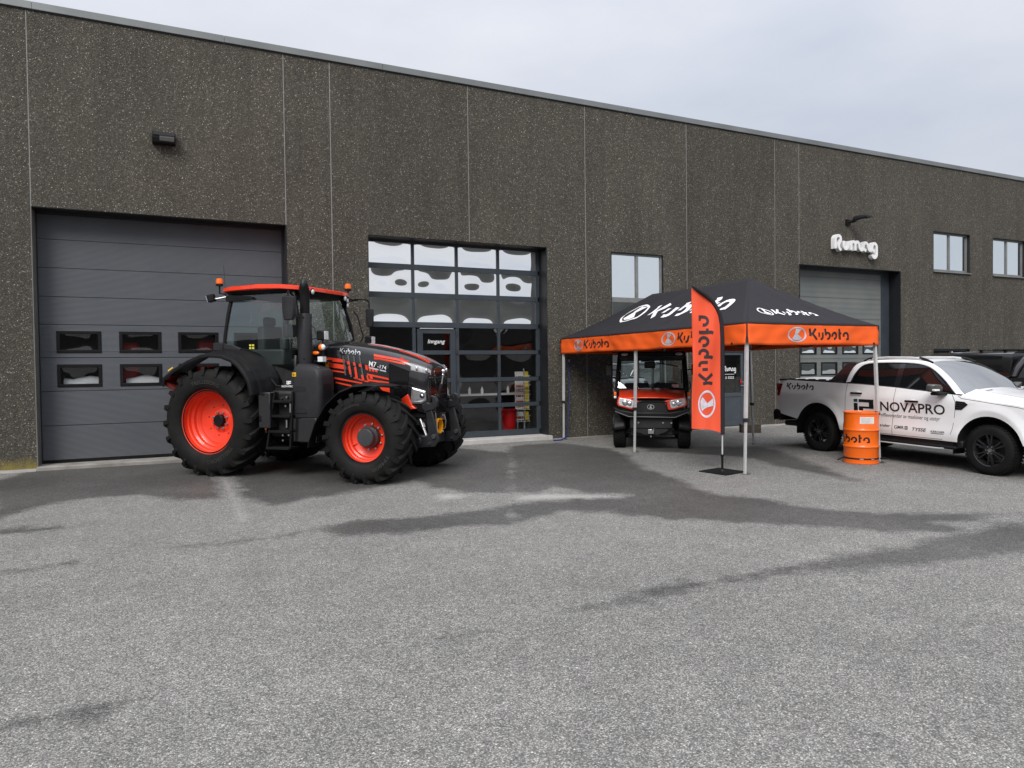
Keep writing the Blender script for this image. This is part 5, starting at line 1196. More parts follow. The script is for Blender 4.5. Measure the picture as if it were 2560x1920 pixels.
for k in range(8): b.box(1.955, 1.958, -0.90, -0.68, 1.26+k*0.028, 1.275+k*0.028)
b.build('can_louvres', m_black, ec, smooth=0)
b = MB(); b.box(1.455, 1.525, -0.986, -0.982, 1.585, 1.645); b.build('warning_sticker', m_yellowdec, ec, smooth=0)
b = MB(); b.box(1.463, 1.485, -0.9875, -0.9865, 1.595, 1.635); b.prism([(1.492, 1.6), (1.518, 1.6), (1.505, 1.635)], 'xz', -0.9875, -0.9865); b.build('sticker_print', m_black, ec, smooth=0)
b = MB(); b.box(1.42, 1.86, -0.95, -0.60, 0.56, 0.95); b.build('battery_box', m_blackgloss, tr, bevel=0.02)
# front corner lamps on a post beside the hood
b = MB(); b.cyl((1.84, -0.72, 1.80), (1.84, -0.72, 2.16), 0.014, n=8); b.box(1.70, 1.86, -0.76, -0.5, 1.80, 1.84); b.box(1.66, 1.74, -0.70, -0.5, 1.86, 2.05); b.build('lamp_post', m_blackplastic, tr)
b = MB(); b.box(1.76, 1.90, -0.78, -0.66, 2.145, 2.295); wl1 = b.build('work_light', m_blackplastic, tr, bevel=0.02)
b = MB(); b.box(1.901, 1.907, -0.775, -0.665, 2.155, 2.285); b.build('lens', m_lenswhite, wl1, bevel=0.002)
b = MB(); b.ball((1.83, -0.745, 2.035), 0.055, 16, 10, (1, 0.75, 1)); b.build('indicator', m_amber, tr)
b = MB(); b.ball((1.862, -0.75, 2.035), 0.046, 14, 10, (0.8, 0.75, 1)); b.build('position_light', m_lenswhite, tr)
b = MB(); b.ball((1.71, -0.73, 1.945), 0.055, 16, 8, (1.25, 0.4, 0.55)); b.build('side_marker', m_amber, tr)
b = MB(); b.box(1.76, 1.87, -0.765, -0.68, 1.80, 1.90); wl1 = b.build('work_light', m_blackplastic, tr, bevel=0.02)
b = MB(); b.box(1.775, 1.865, -0.772, -0.766, 1.81, 1.89); b.box(1.871, 1.876, -0.76, -0.69, 1.81, 1.89); b.build('lens', m_lenswhite, wl1, smooth=0)
# matching lamp on the far side
b = MB(); b.cyl((1.84, 0.72, 1.80), (1.84, 0.72, 2.16), 0.014, n=8); b.build('lamp_post', m_blackplastic, tr)
b = MB(); b.box(1.76, 1.90, 0.66, 0.78, 2.10, 2.25); wl1 = b.build('work_light', m_blackplastic, tr, bevel=0.02)
b = MB(); b.box(1.901, 1.907, 0.665, 0.775, 2.11, 2.24); b.build('lens', m_lenswhite, wl1, bevel=0.002)
# roof lamps
for (x, y, z, d) in ((1.43, -0.66, 2.94, (1, -0.3)), (1.52, -0.50, 2.93, (1, 0)), (1.52, 0.45, 2.90, (1, 0)), (1.42, 0.68, 2.88, (1, 0.2)), (1.42, 0.68, 2.80, (1, 0.2))):
    n_ = Vector((d[0], d[1], -0.15)).normalized()
    b = MB(); b.cyl(Vector((x, y, z))-n_*0.06, Vector((x, y, z)), 0.045, 0.055, n=16); rl = b.build('roof_lamp', m_blackplastic, tr)
    b = MB(); b.ball(Vector((x, y, z))-n_*0.004, 0.044, 14, 8, (0.45, 1, 1)); b.build('lens', m_lenswhite, rl)
for (x, y) in ((-0.14, -0.70), (1.36, 0.80)):
    b = MB(); b.tube([(x+0.10 if x < 0 else x-0.1, y*0.95, 2.93), (x, y, 2.95), (x, y, 3.10)], 0.014, 8); b.cyl((x, y, 3.07), (x, y, 3.105), 0.058, n=18); b.build('beacon_mount', m_blackplastic, tr)
    b = MB(); b.lathe([(0.055, 3.105), (0.056, 3.15), (0.050, 3.185), (0.03, 3.195), (0.001, 3.196)], 20, 'z', (x, y, 0)); b.build('beacon', m_amber, tr)
b = MB(); b.tube([(0.03, -0.74, 2.88), (-0.10, -0.80, 2.85), (-0.16, -0.82, 2.85)], 0.014, 8); b.build('lamp_arm', m_steel, tr)
m_ = Matrix.Translation((-0.20, -0.83, 2.86)) @ Matrix.Rotation(R(25), 4, 'Z') @ Matrix.Rotation(R(-15), 4, 'Y')
b = MB(); b.box(-0.05, 0.06, -0.07, 0.07, -0.06, 0.06, m_); wl1 = b.build('work_light', m_blackplastic, tr, bevel=0.015); b = MB(); b.box(-0.058, -0.051, -0.06, 0.06, -0.05, 0.05, m_); b.build('lens', m_lens, wl1)
b = MB(); b.tube([(-0.02, -0.70, 2.95), (-0.05, -0.70, 3.40)], 0.005, 5); b.build('antenna', m_black, tr)
# mirrors
b = MB(); b.loft([[(1.50+sx_*w_*0.5, -1.10+sy_*0.055, z) for sx_, sy_ in ((-0.85, -0.6), (-1, 0.3), (-0.6, 1), (0.6, 1), (1, 0.3), (0.85, -0.6), (0.3, -1), (-0.3, -1))] for z, w_ in ((2.45, 0.15), (2.48, 0.19), (2.60, 0.235), (2.78, 0.245), (2.81, 0.22))]); b.build('mirror', m_greyplastic, tr, smooth=40, bevel=0.008)
b = MB(); b.tube([(1.38, -0.74, 2.80), (1.40, -0.95, 2.90), (1.47, -1.07, 2.90), (1.48, -1.08, 2.78)], 0.014, 8); b.build('mirror_arm', m_blackplastic, tr)
b = MB(); b.loft([[(1.50+sx_*w_*0.5, 1.30+sy_*0.05, z) for sx_, sy_ in ((-1, -0.6), (-1, 0.6), (1, 0.6), (1, -0.6))] for z, w_ in ((2.44, 0.10), (2.50, 0.14), (2.74, 0.15), (2.78, 0.12))]); b.build('mirror', m_greyplastic, tr, smooth=40, bevel=0.012)
b = MB(); b.tube([(1.38, 0.72, 2.86), (1.40, 0.95, 2.93), (1.47, 1.26, 2.94), (1.49, 1.30, 2.88), (1.49, 1.30, 2.76)], 0.013, 8); b.prism([(0.72, 2.86), (0.72, 2.92), (1.08, 2.94), (1.08, 2.91)], 'yz', 1.37, 1.39); b.build('mirror_arm', m_blackplastic, tr)
# access steps
b = MB()
for x, xb in ((1.16, 1.00), (1.49, 1.43)):
    b.box(-0.016, 0.016, -0.02, 0.02, 0, 0.90, Matrix.Translation((xb, -1.02, 0.46)) @ Matrix.Rotation(math.atan2(x-xb, 0.9), 4, 'Y'))
b.build('step_rail', m_blackplastic, tr, bevel=0.004)
for z, x0, x1 in ((0.47, 1.00, 1.43), (0.73, 1.05, 1.45), (0.97, 1.10, 1.46), (1.20, 1.14, 1.48)):
    b = MB(); b.box(x0, x1, -1.06, -0.78, z-0.012, z+0.012); b.box(x0, x1, -1.066, -1.05, z-0.02, z+0.02); b.build('step', m_blackplastic, tr, bevel=0.004)
b = MB(); b.box(0.96, 1.0, -1.03, -0.99, 0.70, 1.26, None); b.build('step_guard', m_greyplastic, tr, bevel=0.01)
MB().ball((1.0, -1.05, 0.78), 0.035, 14, 8, (0.6, 0.5, 1)).build('side_marker', m_amber, tr)
b = MB()
for x, z in ((1.22, 0.66), (1.33, 0.665), (1.22, 0.58), (1.38, 0.93), (1.28, 1.12), (1.2, 1.24), (1.30, 1.26)): b.cyl((x, -0.90, z), (x, -0.93, z), 0.016, n=10)
b.cyl((1.36, -0.90, 1.02), (1.36, -0.90, 1.16), 0.03, n=12); b.cyl((1.28, -0.90, 0.78), (1.28, -0.90, 0.90), 0.025, n=12)
b.build('fittings', m_steel, tr)
b = MB(); b.tube([(-0.45, -0.3, 0.9), (-0.85, -0.32, 0.62), (-1.0, -0.33, 0.60)], 0.03, 8); b.tube([(-0.45, 0.3, 0.9), (-0.85, 0.32, 0.62), (-1.0, 0.33, 0.60)], 0.03, 8); b.build('rear_linkage', m_darksteel, tr)

# ================================================================== PICKUPS
def lerp_tab(tab, x):
    if x <= tab[0][0]: return tab[0][1]
    for (a, b_), (c_, d_) in zip(tab, tab[1:]):
        if x <= c_: return b_+(d_-b_)*(x-a)/(c_-a) if c_ > a else d_
    return tab[-1][1]
def pickup(label, x, y, head, paint, white=True, scale=1.0):
    root = thing('pickup_truck', label, 'pickup truck', x, y, head, group='pickups parked beside the warehouse')
    root.matrix_world = root.matrix_world @ Matrix.Scale(scale, 4)
    FX = 3.29
    RA, FA = 0.525, 0.50
    ztop = [(-1.12, 1.33), (-0.95, 1.375), (0.66, 1.335), (0.9, 1.33), (1.68, 1.29), (2.64, 1.215), (2.80, 1.205), (3.10, 1.155), (3.70, 1.09), (4.05, 1.02), (4.22, 0.93)]
    def zbot(xx):
        base = lerp_tab([(-1.15, 0.70), (-0.55, 0.60), (0.55, 0.46), (2.75, 0.455), (3.85, 0.50), (4.22, 0.56)], xx)
        for cx, ra, cz in ((0, RA, 0.42), (FX, FA, 0.40)):
            if abs(xx-cx) < ra: base = max(base, cz+math.sqrt(max(0, ra*ra-(xx-cx)**2)))
        return base
    def ys(xx, z):
        t = lerp_tab([(0.40, 0.880), (0.50, 0.912), (0.58, 0.922), (0.70, 0.914), (0.85, 0.918), (1.00, 0.930), (1.10, 0.934), (1.16, 0.922), (1.25, 0.900), (1.40, 0.868)], z)
        for cx in (0, FX):
            d = math.hypot(xx-cx, (z-0.40)*0.92)
            t += 0.022*max(0, 1-abs(d-0.54)/0.12)
        t -= 0.13*max(0, (xx-3.55)/0.67)**2 + 0.06*max(0, (-0.75-xx)/0.4)**2
        return t
    xsS = []
    xx = -1.12
    st = [-1.12, -1.05, -0.95, -0.85, -0.7, -0.6]
    for cx, ra in ((0, RA), (FX, FA)):
        st += [cx-ra-0.001]+[cx-ra*math.cos(PI*k/26) for k in range(27)]+[cx+ra+0.001]
    st += [0.64, 0.8, 1.0, 1.25, 1.5, 1.66, 1.9, 2.2, 2.5, 2.7, 3.9, 4.0, 4.1, 4.17, 4.22]
    st = sorted(set(st))
    for s in (-1, 1):
        b = MB()
        def fn(u, v):
            i = int(round(u*(len(st)-1))); q = st[i]; z0, z1 = zbot(q), lerp_tab(ztop, q); z = z0+(z1-z0)*v
            return (q, s*ys(q, z), z)
        b.grid(fn, len(st)-1, 14); b.build('body_side', paint, root, smooth=50)
        # wheel-arch lips and liners
        for cx, ra, cz in ((0, RA, 0.42), (FX, FA, 0.40)):
            b = MB()
            def fn(u, v): 
                a = PI*u; q = cx-ra*math.cos(a); z = cz+ra*math.sin(a)
                return (q, s*(ys(q, z)-0.42*v+0.001), z+0.0)
            b.grid(fn, 26, 3); b.add([(cx+k*ra, s*yy, z) for k in (-1, 1) for yy in (0.88, 0.45) for z in (cz, cz-0.06)], [(0, 1, 3, 2), (4, 5, 7, 6)]); b.build('arch_liner', m_chassis, root)
    # upper structure
    A = [(0.70, 0.835, 1.36), (0.725, 0.765, 1.50), (0.78, 0.675, 1.63), (0.92, 0.638, 1.692), (1.3, 0.625, 1.71), (1.7, 0.625, 1.705), (1.98, 0.632, 1.675), (2.19, 0.665, 1.60), (2.44, 0.735, 1.43), (2.62, 0.80, 1.275), (2.70, 0.835, 1.215)]
    O = [(0.58, 0.84, 1.345), (0.60, 0.745, 1.54), (0.66, 0.645, 1.69), (0.88, 0.590, 1.752), (1.3, 0.578, 1.772), (1.7, 0.578, 1.768), (2.02, 0.585, 1.735), (2.26, 0.62, 1.64), (2.53, 0.69, 1.455), (2.73, 0.76, 1.28), (2.83, 0.80, 1.21)]
    def cur(tab, t):
        k = t*(len(tab)-1); i = max(0, min(int(k), len(tab)-2)); f = k-i
        p0, p1, p2, p3 = [Vector(tab[max(0, min(len(tab)-1, j))]) for j in (i-1, i, i+1, i+2)]
        return 0.5*((2*p1)+(p2-p0)*f+(2*p0-5*p1+4*p2-p3)*f*f+(3*p1-p0-3*p2+p3)*f*f*f)
    for s in (-1, 1):
        b = MB()
        def fn(u, v):
            a, o_ = cur(A, u), cur(O, u); p = a.lerp(o_, v); bulge = 0.014*math.sin(PI*v)
            return (p.x, s*(p.y+bulge), p.z+bulge*0.6)
        b.grid(fn, 50, 6); b.build('pillar_frame', paint, root, smooth=50)
        atab = [(p.x, p.z) for p in [cur(A, k/60) for k in range(61)]]
        def zt_(q): return lerp_tab(sorted(atab), q)
        b = MB()
        def fn(u, v):
            q = 0.72+1.97*u; z0 = lerp_tab(ztop, q)-0.006; z1 = max(z0+0.002, zt_(q)+0.004); z = z0+(z1-z0)*v
            t = (z-1.25)/0.46; y_ = 0.862-0.232*max(0, t)**1.15+0.0
            return (q, s*y_, z)
        b.grid(fn, 40, 10); b.build('side_glass', m_carglass, root, smooth=60)
        # lower weather strip, window surround and centre post in black
        b = MB(); b.tube([(q, s*(0.870), lerp_tab(ztop, q)+0.004) for q in [0.74+0.1*k for k in range(20)]], 0.012, 6); b.build('weather_strip', m_blackplastic, root)
        b = MB(); b.tube([tuple(Vector((p.x, s*(p.y+0.004), p.z))) for p in [cur(A, k/40) for k in range(41)]], 0.013, 6); b.build('window_surround', m_blackplastic, root)
        b = MB()
        def fn(u, v):
            q = 1.60+0.11*u-0.035*v; z = 1.285+0.415*v; t = (z-1.25)/0.46
            return (q, s*(0.868-0.232*max(0, t)**1.15), z)
        b.grid(fn, 2, 6); b.build('centre_post', m_blackgloss, root)
        # roof rails
        b = MB(); b.tube([(0.80, s*0.545, 1.755), (0.90, s*0.545, 1.795), (1.2, s*0.54, 1.812), (1.7, s*0.54, 1.805), (1.95, s*0.545, 1.775), (2.06, s*0.55, 1.735)], 0.020, 8); b.build('roof_rail', m_alu if white else m_blackplastic, root)
        for r0 in ((0.74, 0.545, 1.745, 0.93, 1.80), (2.10, 0.555, 1.715, 1.86, 1.795)):
            b = MB(); b.tube([(r0[0], s*r0[1], r0[2]), ((r0[0]+r0[3])/2, s*0.546, (r0[2]+r0[4])/2+0.012), (r0[3], s*0.542, r0[4]+0.004)], 0.024, 8); b.build('rail_foot', m_blackplastic, root)
        # door shut lines
        b = MB()
        for pts in ([(0.655, 1.33), (0.65, 1.0), (0.615, 0.60), (0.60, 0.47)], [(1.68, 1.285), (1.66, 1.0), (1.635, 0.7), (1.62, 0.47)], [(2.70, 1.21), (2.765, 1.10), (2.76, 0.95), (2.715, 0.65), (2.66, 0.50), (2.55, 0.475), (1.62, 0.475), (0.62, 0.475)], [(2.80, 1.195), (2.86, 1.155), (3.05, 1.135), (3.70, 1.062), (4.05, 0.99)]):
            pp = []
            for i in range(len(pts)-1):
                for k in range(8): pp.append(Vector(pts[i]).lerp(Vector(pts[i+1]), k/8))
            pp.append(Vector(pts[-1])); v, f = stroke([(p.x, p.y) for p in pp], 0.007); b.add([(a, s*(ys(a, c_)+0.0015), c_) for a, c_ in v], f)
        b.build('shut_line', m_black, root, smooth=0)
        for hx, hz in ((0.90, 1.165), (2.02, 1.07)):
            b = MB(); b.ball((hx+0.005, s*(ys(hx, hz)-0.005), hz+0.002), 0.075, 16, 8, (1.1, 0.14, 0.55)); b.build('handle_cup', paint, root)
            b = MB(); b.box(hx-0.115, hx+0.115, s*(ys(hx, hz)+0.035)-0.012, s*(ys(hx, hz)+0.035)+0.012, hz-0.016, hz+0.016); b.box(hx-0.11, hx-0.08, s*(ys(hx, hz)+0.01)-0.03, s*(ys(hx, hz)+0.01)+0.03, hz-0.012, hz+0.012); b.box(hx+0.08, hx+0.11, s*(ys(hx, hz)+0.01)-0.03, s*(ys(hx, hz)+0.01)+0.03, hz-0.012, hz+0.012)
            b.build('door_handle', m_blackplastic, root, bevel=0.006)
        # mirror
        b = MB(); b.loft([[(2.40+dx, s*(0.93+dy), 1.235+dz) for dx, dy, dz in ring] for ring in (
            [(0.10, 0, 0.0), (0.16, 0, 0.0), (0.16, 0, 0.09), (0.10, 0, 0.09)], [(0.02, 0.08, 0.01), (0.17, 0.08, 0.0), (0.19, 0.08, 0.13), (0.03, 0.08, 0.13)], [(0.0, 0.17, 0.015), (0.14, 0.17, 0.01), (0.15, 0.17, 0.14), (0.01, 0.17, 0.145)], [(0.01, 0.215, 0.03), (0.10, 0.215, 0.03), (0.11, 0.215, 0.12), (0.02, 0.215, 0.125)])])
        mr_ = b.build('mirror', simple('mirror_grey', (0.085, 0.085, 0.082), 0.35, 0.3), root, smooth=40, bevel=0.02, seg=3)
        b = MB(); b.box(2.46, 2.62, min(s*0.86, s*1.10), max(s*0.86, s*1.10), 1.195, 1.245); b.build('mirror_foot', m_blackplastic, mr_, bevel=0.015)
        b = MB(); b.box(2.515, 2.572, min(s*1.02, s*1.135), max(s*1.02, s*1.135), 1.262, 1.295); b.build('indicator', m_lenswhite, mr_, bevel=0.008)
        # fender vent
        b = MB(); b.add([(a, s*(ys(a, c_)+0.006), c_) for a, c_ in ((2.775, 1.115), (2.92, 1.105), (2.975, 1.065), (2.87, 0.975), (2.765, 0.972))], [(0, 1, 2, 3, 4)]); vt = b.build('fender_vent', m_blackgloss, root, smooth=0)
        b = MB()
        for k in range(3): b.add([(a, s*(ys(a, c_)+0.010), c_) for a, c_ in ((2.78, 1.085-k*0.035), (2.93-k*0.015, 1.08-k*0.035), (2.93-k*0.015, 1.068-k*0.035), (2.78, 1.073-k*0.035))], [(0, 1, 2, 3)])
        b.build('vent_bar', m_greyplastic, vt, smooth=0)
        # side step and sill
        b = MB(); b.box(0.62, 2.80, min(s*0.78, s*0.96), max(s*0.78, s*0.96), 0.335, 0.385); b.build('side_step', m_blackplastic, root, bevel=0.02)
        b = MB(); b.tube([(0.95, s*0.965, 0.335), (2.52, s*0.965, 0.335), (2.60, s*0.95, 0.34)], 0.012, 6); b.build('step_trim', m_alu, root)
        b = MB(); b.box(0.5, 2.85, min(s*0.6, s*0.86), max(s*0.6, s*0.86), 0.36, 0.475); b.build('sill', m_chassis, root, bevel=0.02)
        # tail lamp and mud flap
        b = MB()
        def fn(u, v):
            z = 1.04+0.25*v; xr = -1.115+0.02*(1-v); x1 = -0.965-0.05*(1-v)**1.3
            a = xr+(x1-xr)*u
            return (a-0.002, s*(ys(a, z)+0.006), z)
        b.grid(fn, 4, 6); b.add([(-1.128, s*yy, z) for yy in (0.80, 0.885) for z in (1.04, 1.29)], [(0, 1, 3, 2)]); b.build('tail_light', m_red, root)
        b = MB(); b.box(-0.56, -0.53, min(s*0.62, s*0.90), max(s*0.62, s*0.90), 0.30, 0.66); b.build('mud_flap', m_rubberdark, root, bevel=0.005)
        b = MB(); b.box(2.70, 2.73, min(s*0.62, s*0.88), max(s*0.62, s*0.88), 0.26, 0.52); b.build('mud_flap', m_rubberdark, root, bevel=0.005)
        # head lamp
        b = MB(); b.grid(lambda u, v: (3.86+0.34*u-0.02*v, s*(ys(3.86+0.34*u, 0.9)+0.006-0.10*u*u), 0.80+0.17*v-0.01*u), 6, 4); b.build('headlight', m_lens, root)
    # roof, windscreen, rear window
    b = MB(); b.grid(lambda u, v: (lambda p, a: (p.x, a*p.y, p.z+0.028*(1-a*a)))(cur(O, 0.22+0.40*u), 2*v-1), 14, 12); b.build('roof', paint, root, smooth=60)
    b = MB(); b.grid(lambda u, v: (lambda p, a: (p.x+0.13*(1-a*a)*(0.4+0.6*u), a*p.y, p.z+0.028*(1-a*a)*(1-u)))(cur(O, 0.62+0.36*u), 2*v-1), 12, 14); b.build('windscreen', m_glass_ws, root, smooth=60)
    b = MB(); b.grid(lambda u, v: (lambda p, a: (p.x, a*p.y, p.z+0.028*(1-a*a)*u))(cur(O, 0.22*u), 2*v-1), 8, 10); b.build('rear_window', m_carglass, root, smooth=60)
    b = MB(); b.tube([(2.82+0.17*(1-(k/10)**2), 0.78*k/10, 1.215+0.02*(1-(k/10)**2)) for k in range(-10, 11)], 0.02, 6); b.build('cowl', m_blackplastic, root)
    for y0, y1 in ((-0.58, -0.12), (0.05, 0.55)):
        b = MB(); b.tube([(2.93, y0, 1.25), (2.955, (y0+y1)/2, 1.275), (2.93, y1, 1.262)], 0.012, 6); b.tube([(2.97, y1-0.05, 1.235), (2.95, (y0+y1)/2, 1.28)], 0.012, 6); b.build('wiper', m_black, root)
    # bonnet with a pressed centre
    def bon(u, v):
        q = 2.84+1.36*u; a = 2*v-1; edge = ys(q, lerp_tab(ztop, q)) - 0.008
        z = lerp_tab(ztop, q)-0.004 + (0.115-0.045*u)*(1-abs(a)**2.6) + 0.018*max(0, 1-abs(abs(a)-0.62)/0.10) - 0.10*max(0, u-0.85)**1*4*(1)
        return (q+0.06*(1-a*a)*u, a*edge, z)
    b = MB(); b.grid(bon, 26, 40); b.build('bonnet', paint, root, smooth=60)
    # nose, grille and bumpers
    b = MB(); b.grid(lambda u, v: (4.20+0.08*(1-(2*u-1)**2)+0.03*math.sin(PI*v), (2*u-1)*0.80, 0.52+0.43*v), 16, 8); b.build('nose', m_blackgloss, root, smooth=60)
    b = MB(); b.grid(lambda u, v: (4.22+0.12*(1-(2*u-1)**2), (2*u-1)*0.84, 0.42+0.22*v), 16, 4); b.build('front_bumper', paint, root, smooth=60, solid=0.03)
    for k in range(3):
        b = MB(); b.box(4.27, 4.32, -0.55, 0.55, 0.68+k*0.08, 0.71+k*0.08); b.build('grille_bar', m_darksteel, root, bevel=0.005)
    b = MB(); b.box(-1.20, -1.06, -0.80, 0.80, 0.52, 0.70); b.prism([(-1.20, 0.52), (-1.02, 0.58), (-0.98, 0.66), (-1.04, 0.74), (-1.16, 0.76), (-1.22, 0.70)], 'xz', -0.90, -0.78); b.prism([(-1.20, 0.52), (-1.02, 0.58), (-0.98, 0.66), (-1.04, 0.74), (-1.16, 0.76), (-1.22, 0.70)], 'xz', 0.78, 0.90); b.build('rear_bumper', m_blackplastic, root, bevel=0.02)
    b = MB(); b.grid(lambda u, v: (-1.135+0.03*v, (2*u-1)*0.84, 0.68+0.66*v), 6, 4); b.build('tailgate', paint, root, solid=0.03)
    b = MB(); b.box(-1.04, -0.62, -0.75, 0.75, 0.42, 0.52); b.box(-0.6, 4.0, -0.42, 0.42, 0.34, 0.56); b.cyl((0, -0.7, 0.385), (0, 0.7, 0.385), 0.07); b.cyl((FX, -0.7, 0.385), (FX, 0.7, 0.385), 0.05); b.build('underbody', m_chassis, root, bevel=0.02)
    b = MB(); b.box(0.6, 2.7, -0.80, 0.80, 0.50, 0.62); b.box(0.60, 0.64, -0.80, 0.80, 0.55, 1.36); b.box(2.35, 2.8, -0.78, 0.78, 0.6, 1.18); b.build('cab_inside', m_seat, root)
    for sx_ in (0.95, 1.75):
        for yy in (-0.38, 0.38): b = MB(); b.box(sx_, sx_+0.5, yy-0.25, yy+0.25, 0.75, 0.95); b.box(sx_, sx_+0.14, yy-0.24, yy+0.24, 0.95, 1.42); b.box(sx_+0.02, sx_+0.10, yy-0.12, yy+0.12, 1.42, 1.60); b.build('seat', m_seat, root, bevel=0.04)
    MB().lathe([(0.165, -0.012), (0.177, 0), (0.165, 0.012), (0.153, 0)], 28, 'x', close=True).xf(Matrix.Translation((2.28, 0.38, 1.12)) @ Matrix.Rotation(R(25), 4, 'Y')).build('steering_wheel', m_black, root)
    # load bed
    if white:
        b = MB(); b.box(-1.05, 0.58, -0.80, 0.80, 0.7, 1.30); b.build('bed_tub', m_blackplastic, root)
        b = MB(); b.grid(lambda u, v: (-0.98+1.22*u, (2*v-1)*0.76, 1.375+0.03*(1-(2*v-1)**2)+0.004*math.sin(u*80)), 60, 4); b.build('roll_cover', m_alu, root, smooth=60)
        for s in (-1, 1):
            b = MB(); b.tube([(-1.06, s*0.855, 1.372), (-0.2, s*0.852, 1.372), (0.55, s*0.850, 1.352)], 0.020, 6); b.build('bed_rail', m_blackplastic, root)
            for k in range(5): MB().box(-0.85+k*0.26, -0.73+k*0.26, min(s*0.76, s*0.84), max(s*0.76, s*0.84), 1.375, 1.40).build('rail_clamp', m_blackplastic, root, bevel=0.005)
            b = MB(); b.prism([(0.12, 1.355), (0.50, 1.345), (0.57, 1.36), (0.60, 1.50), (0.66, 1.675), (0.72, 1.735), (0.50, 1.735), (0.40, 1.70), (0.28, 1.53)], 'xz', min(s*0.66, s*0.79), max(s*0.66, s*0.79)); b.xf(Matrix.Identity(4)); b.v = [(p[0], p[1]*(1-0.22*max(0, (p[2]-1.36)/0.37)), p[2]) for p in b.v]
            b.build('sports_bar', simple('sports_bar_black', (0.022, 0.018, 0.020), 0.25, coat=0.5), root, bevel=0.02, seg=3)
        b = MB(); b.box(0.46, 0.66, -0.52, 0.52, 1.68, 1.735); b.build('sports_bar_top', m_blackgloss, root, bevel=0.02)
    else:
        b = MB(); ring = lambda t, zt2, x_: [(x_, -0.84, 1.34), (x_, -0.835, 1.42), (x_, -0.80, 1.62), (x_, -0.74, zt2-0.05), (x_, -0.62, zt2), (x_, 0.62, zt2), (x_, 0.74, zt2-0.05), (x_, 0.80, 1.62), (x_, 0.835, 1.42), (x_, 0.84, 1.34)]
        b.loft([ring(0, 1.76, -1.10), ring(0, 1.80, -1.0), ring(0, 1.815, -0.4), ring(0, 1.82, 0.3), ring(0, 1.82, 0.58)], closed=True); b.build('canopy', m_carblack, root, smooth=40)
        for s in (-1, 1):
            b = MB(); b.grid(lambda u, v: (-0.90+1.35*u-0.05*v, s*(0.839-0.075*v), 1.46+0.27*v), 6, 4); b.build('canopy_window', m_carglass, root)
        for q in (-0.1, 0.35): b = MB(); b.box(q-0.03, q+0.03, -0.62, 0.62, 1.835, 1.855); b.box(q-0.02, q+0.02, -0.6, -0.56, 1.81, 1.85); b.box(q-0.02, q+0.02, 0.56, 0.60, 1.81, 1.85); b.build('roof_bar', m_blackplastic, root, bevel=0.006)
    # wheels
    def wheel():
        r_ = empty('wheel', root)
        b = MB(); b.lathe([(0.235, 0.10), (0.245, 0.118), (0.30, 0.128), (0.345, 0.122), (0.372, 0.10), (0.383, 0.06), (0.386, 0), (0.383, -0.06), (0.372, -0.10), (0.345, -0.122), (0.245, -0.118), (0.235, -0.10)], 56, 'y')
        for k in range(46):
            a = 2*PI*k/46
            for s in (1, -1): b.box(-0.017, 0.017, (0.03 if s > 0 else -0.108), (0.108 if s > 0 else -0.03), 0.374, 0.3885, Matrix.Rotation(a+(0.06 if s < 0 else 0), 4, 'Y'))
        b.build('tyre', m_rubberdark, r_, smooth=40)
        b = MB(); b.lathe([(0.238, 0.112), (0.246, 0.118), (0.240, 0.10), (0.225, 0.085), (0.215, 0.02), (0.215, -0.08)], 48, 'y'); b.build('rim', m_blackgloss, r_)
        b = MB()
        for k in range(6):
            for o_ in (-0.16, 0.16):
                a = 2*PI*k/6+o_; m_ = Matrix.Rotation(a, 4, 'Y')
                b.loft([[tuple(m_ @ Vector((x_, y_, z_))) for x_, y_ in ((-w_, y0), (-w_*0.6, y0+0.022), (w_*0.6, y0+0.022), (w_, y0))] for z_, w_, y0 in ((0.05, 0.016, 0.075), (0.13, 0.016, 0.070), (0.232, 0.020, 0.082))])
        b.lathe([(0.001, 0.098), (0.05, 0.096), (0.075, 0.085), (0.08, 0.06)], 24, 'y')
        b.build('spokes', m_blackgloss, r_, smooth=35)
        b = MB(); b.lathe([(0.001, 0.105), (0.030, 0.103), (0.033, 0.095)], 20, 'y'); b.build('hub_cap', m_steel, r_)
        b = MB()
        for k in range(6): a = 2*PI*k/6; b.cyl((0.056*math.cos(a), 0.085, 0.056*math.sin(a)), (0.056*math.cos(a), 0.102, 0.056*math.sin(a)), 0.010, n=6)
        b.build('wheel_nuts', m_steel, r_)
        b = MB(); b.lathe([(0.001, 0.0), (0.17, 0.0), (0.17, -0.03)], 32, 'y'); b.build('brake_disc', m_chassis, r_)
        return r_
    w = wheel(); w.location = (0, -0.795, 0.383); w.rotation_euler = (0, R(14), PI)
    for (px, py, rz) in ((FX, -0.795, PI), (0, 0.795, 0), (FX, 0.795, 0)):
        c_ = copy_tree(w, root); c_.location = (px, py, 0.383); c_.rotation_euler = (0, R(37*px), rz)
    root['_'] = 0; del root['_']
    return root, ys
pk, pys = pickup('white double-cab pickup with black wheels and printed doors', 12.249, 9.87, -92.3, m_carwhite, True)
def pm(x0, z0, sl=0.0): return lambda x, z, o: (x0+x, -(pys(x0+x, z0+z)+0.0035+o), z0+z-sl*x)
b = MB(); wordmark(b, pm(-0.83, 1.185), 0.71, 0.125); b.build('lettering', m_black, pk, smooth=0)
b = MB(); put2d(b, fit2d('INOVAPRO', 1.26, 0.165, 0, 0.013), pm(1.335, 0.875)); b.build('lettering', m_black, pk, smooth=0)
def rect(b, mp_, x0, x1, z0, z1, o=0.0):
    b.grid(lambda u, v: mp_(x0+(x1-x0)*u, z0+(z1-z0)*v, o), 3, 2)
b = MB(); q = pm(0.84, 0.80)
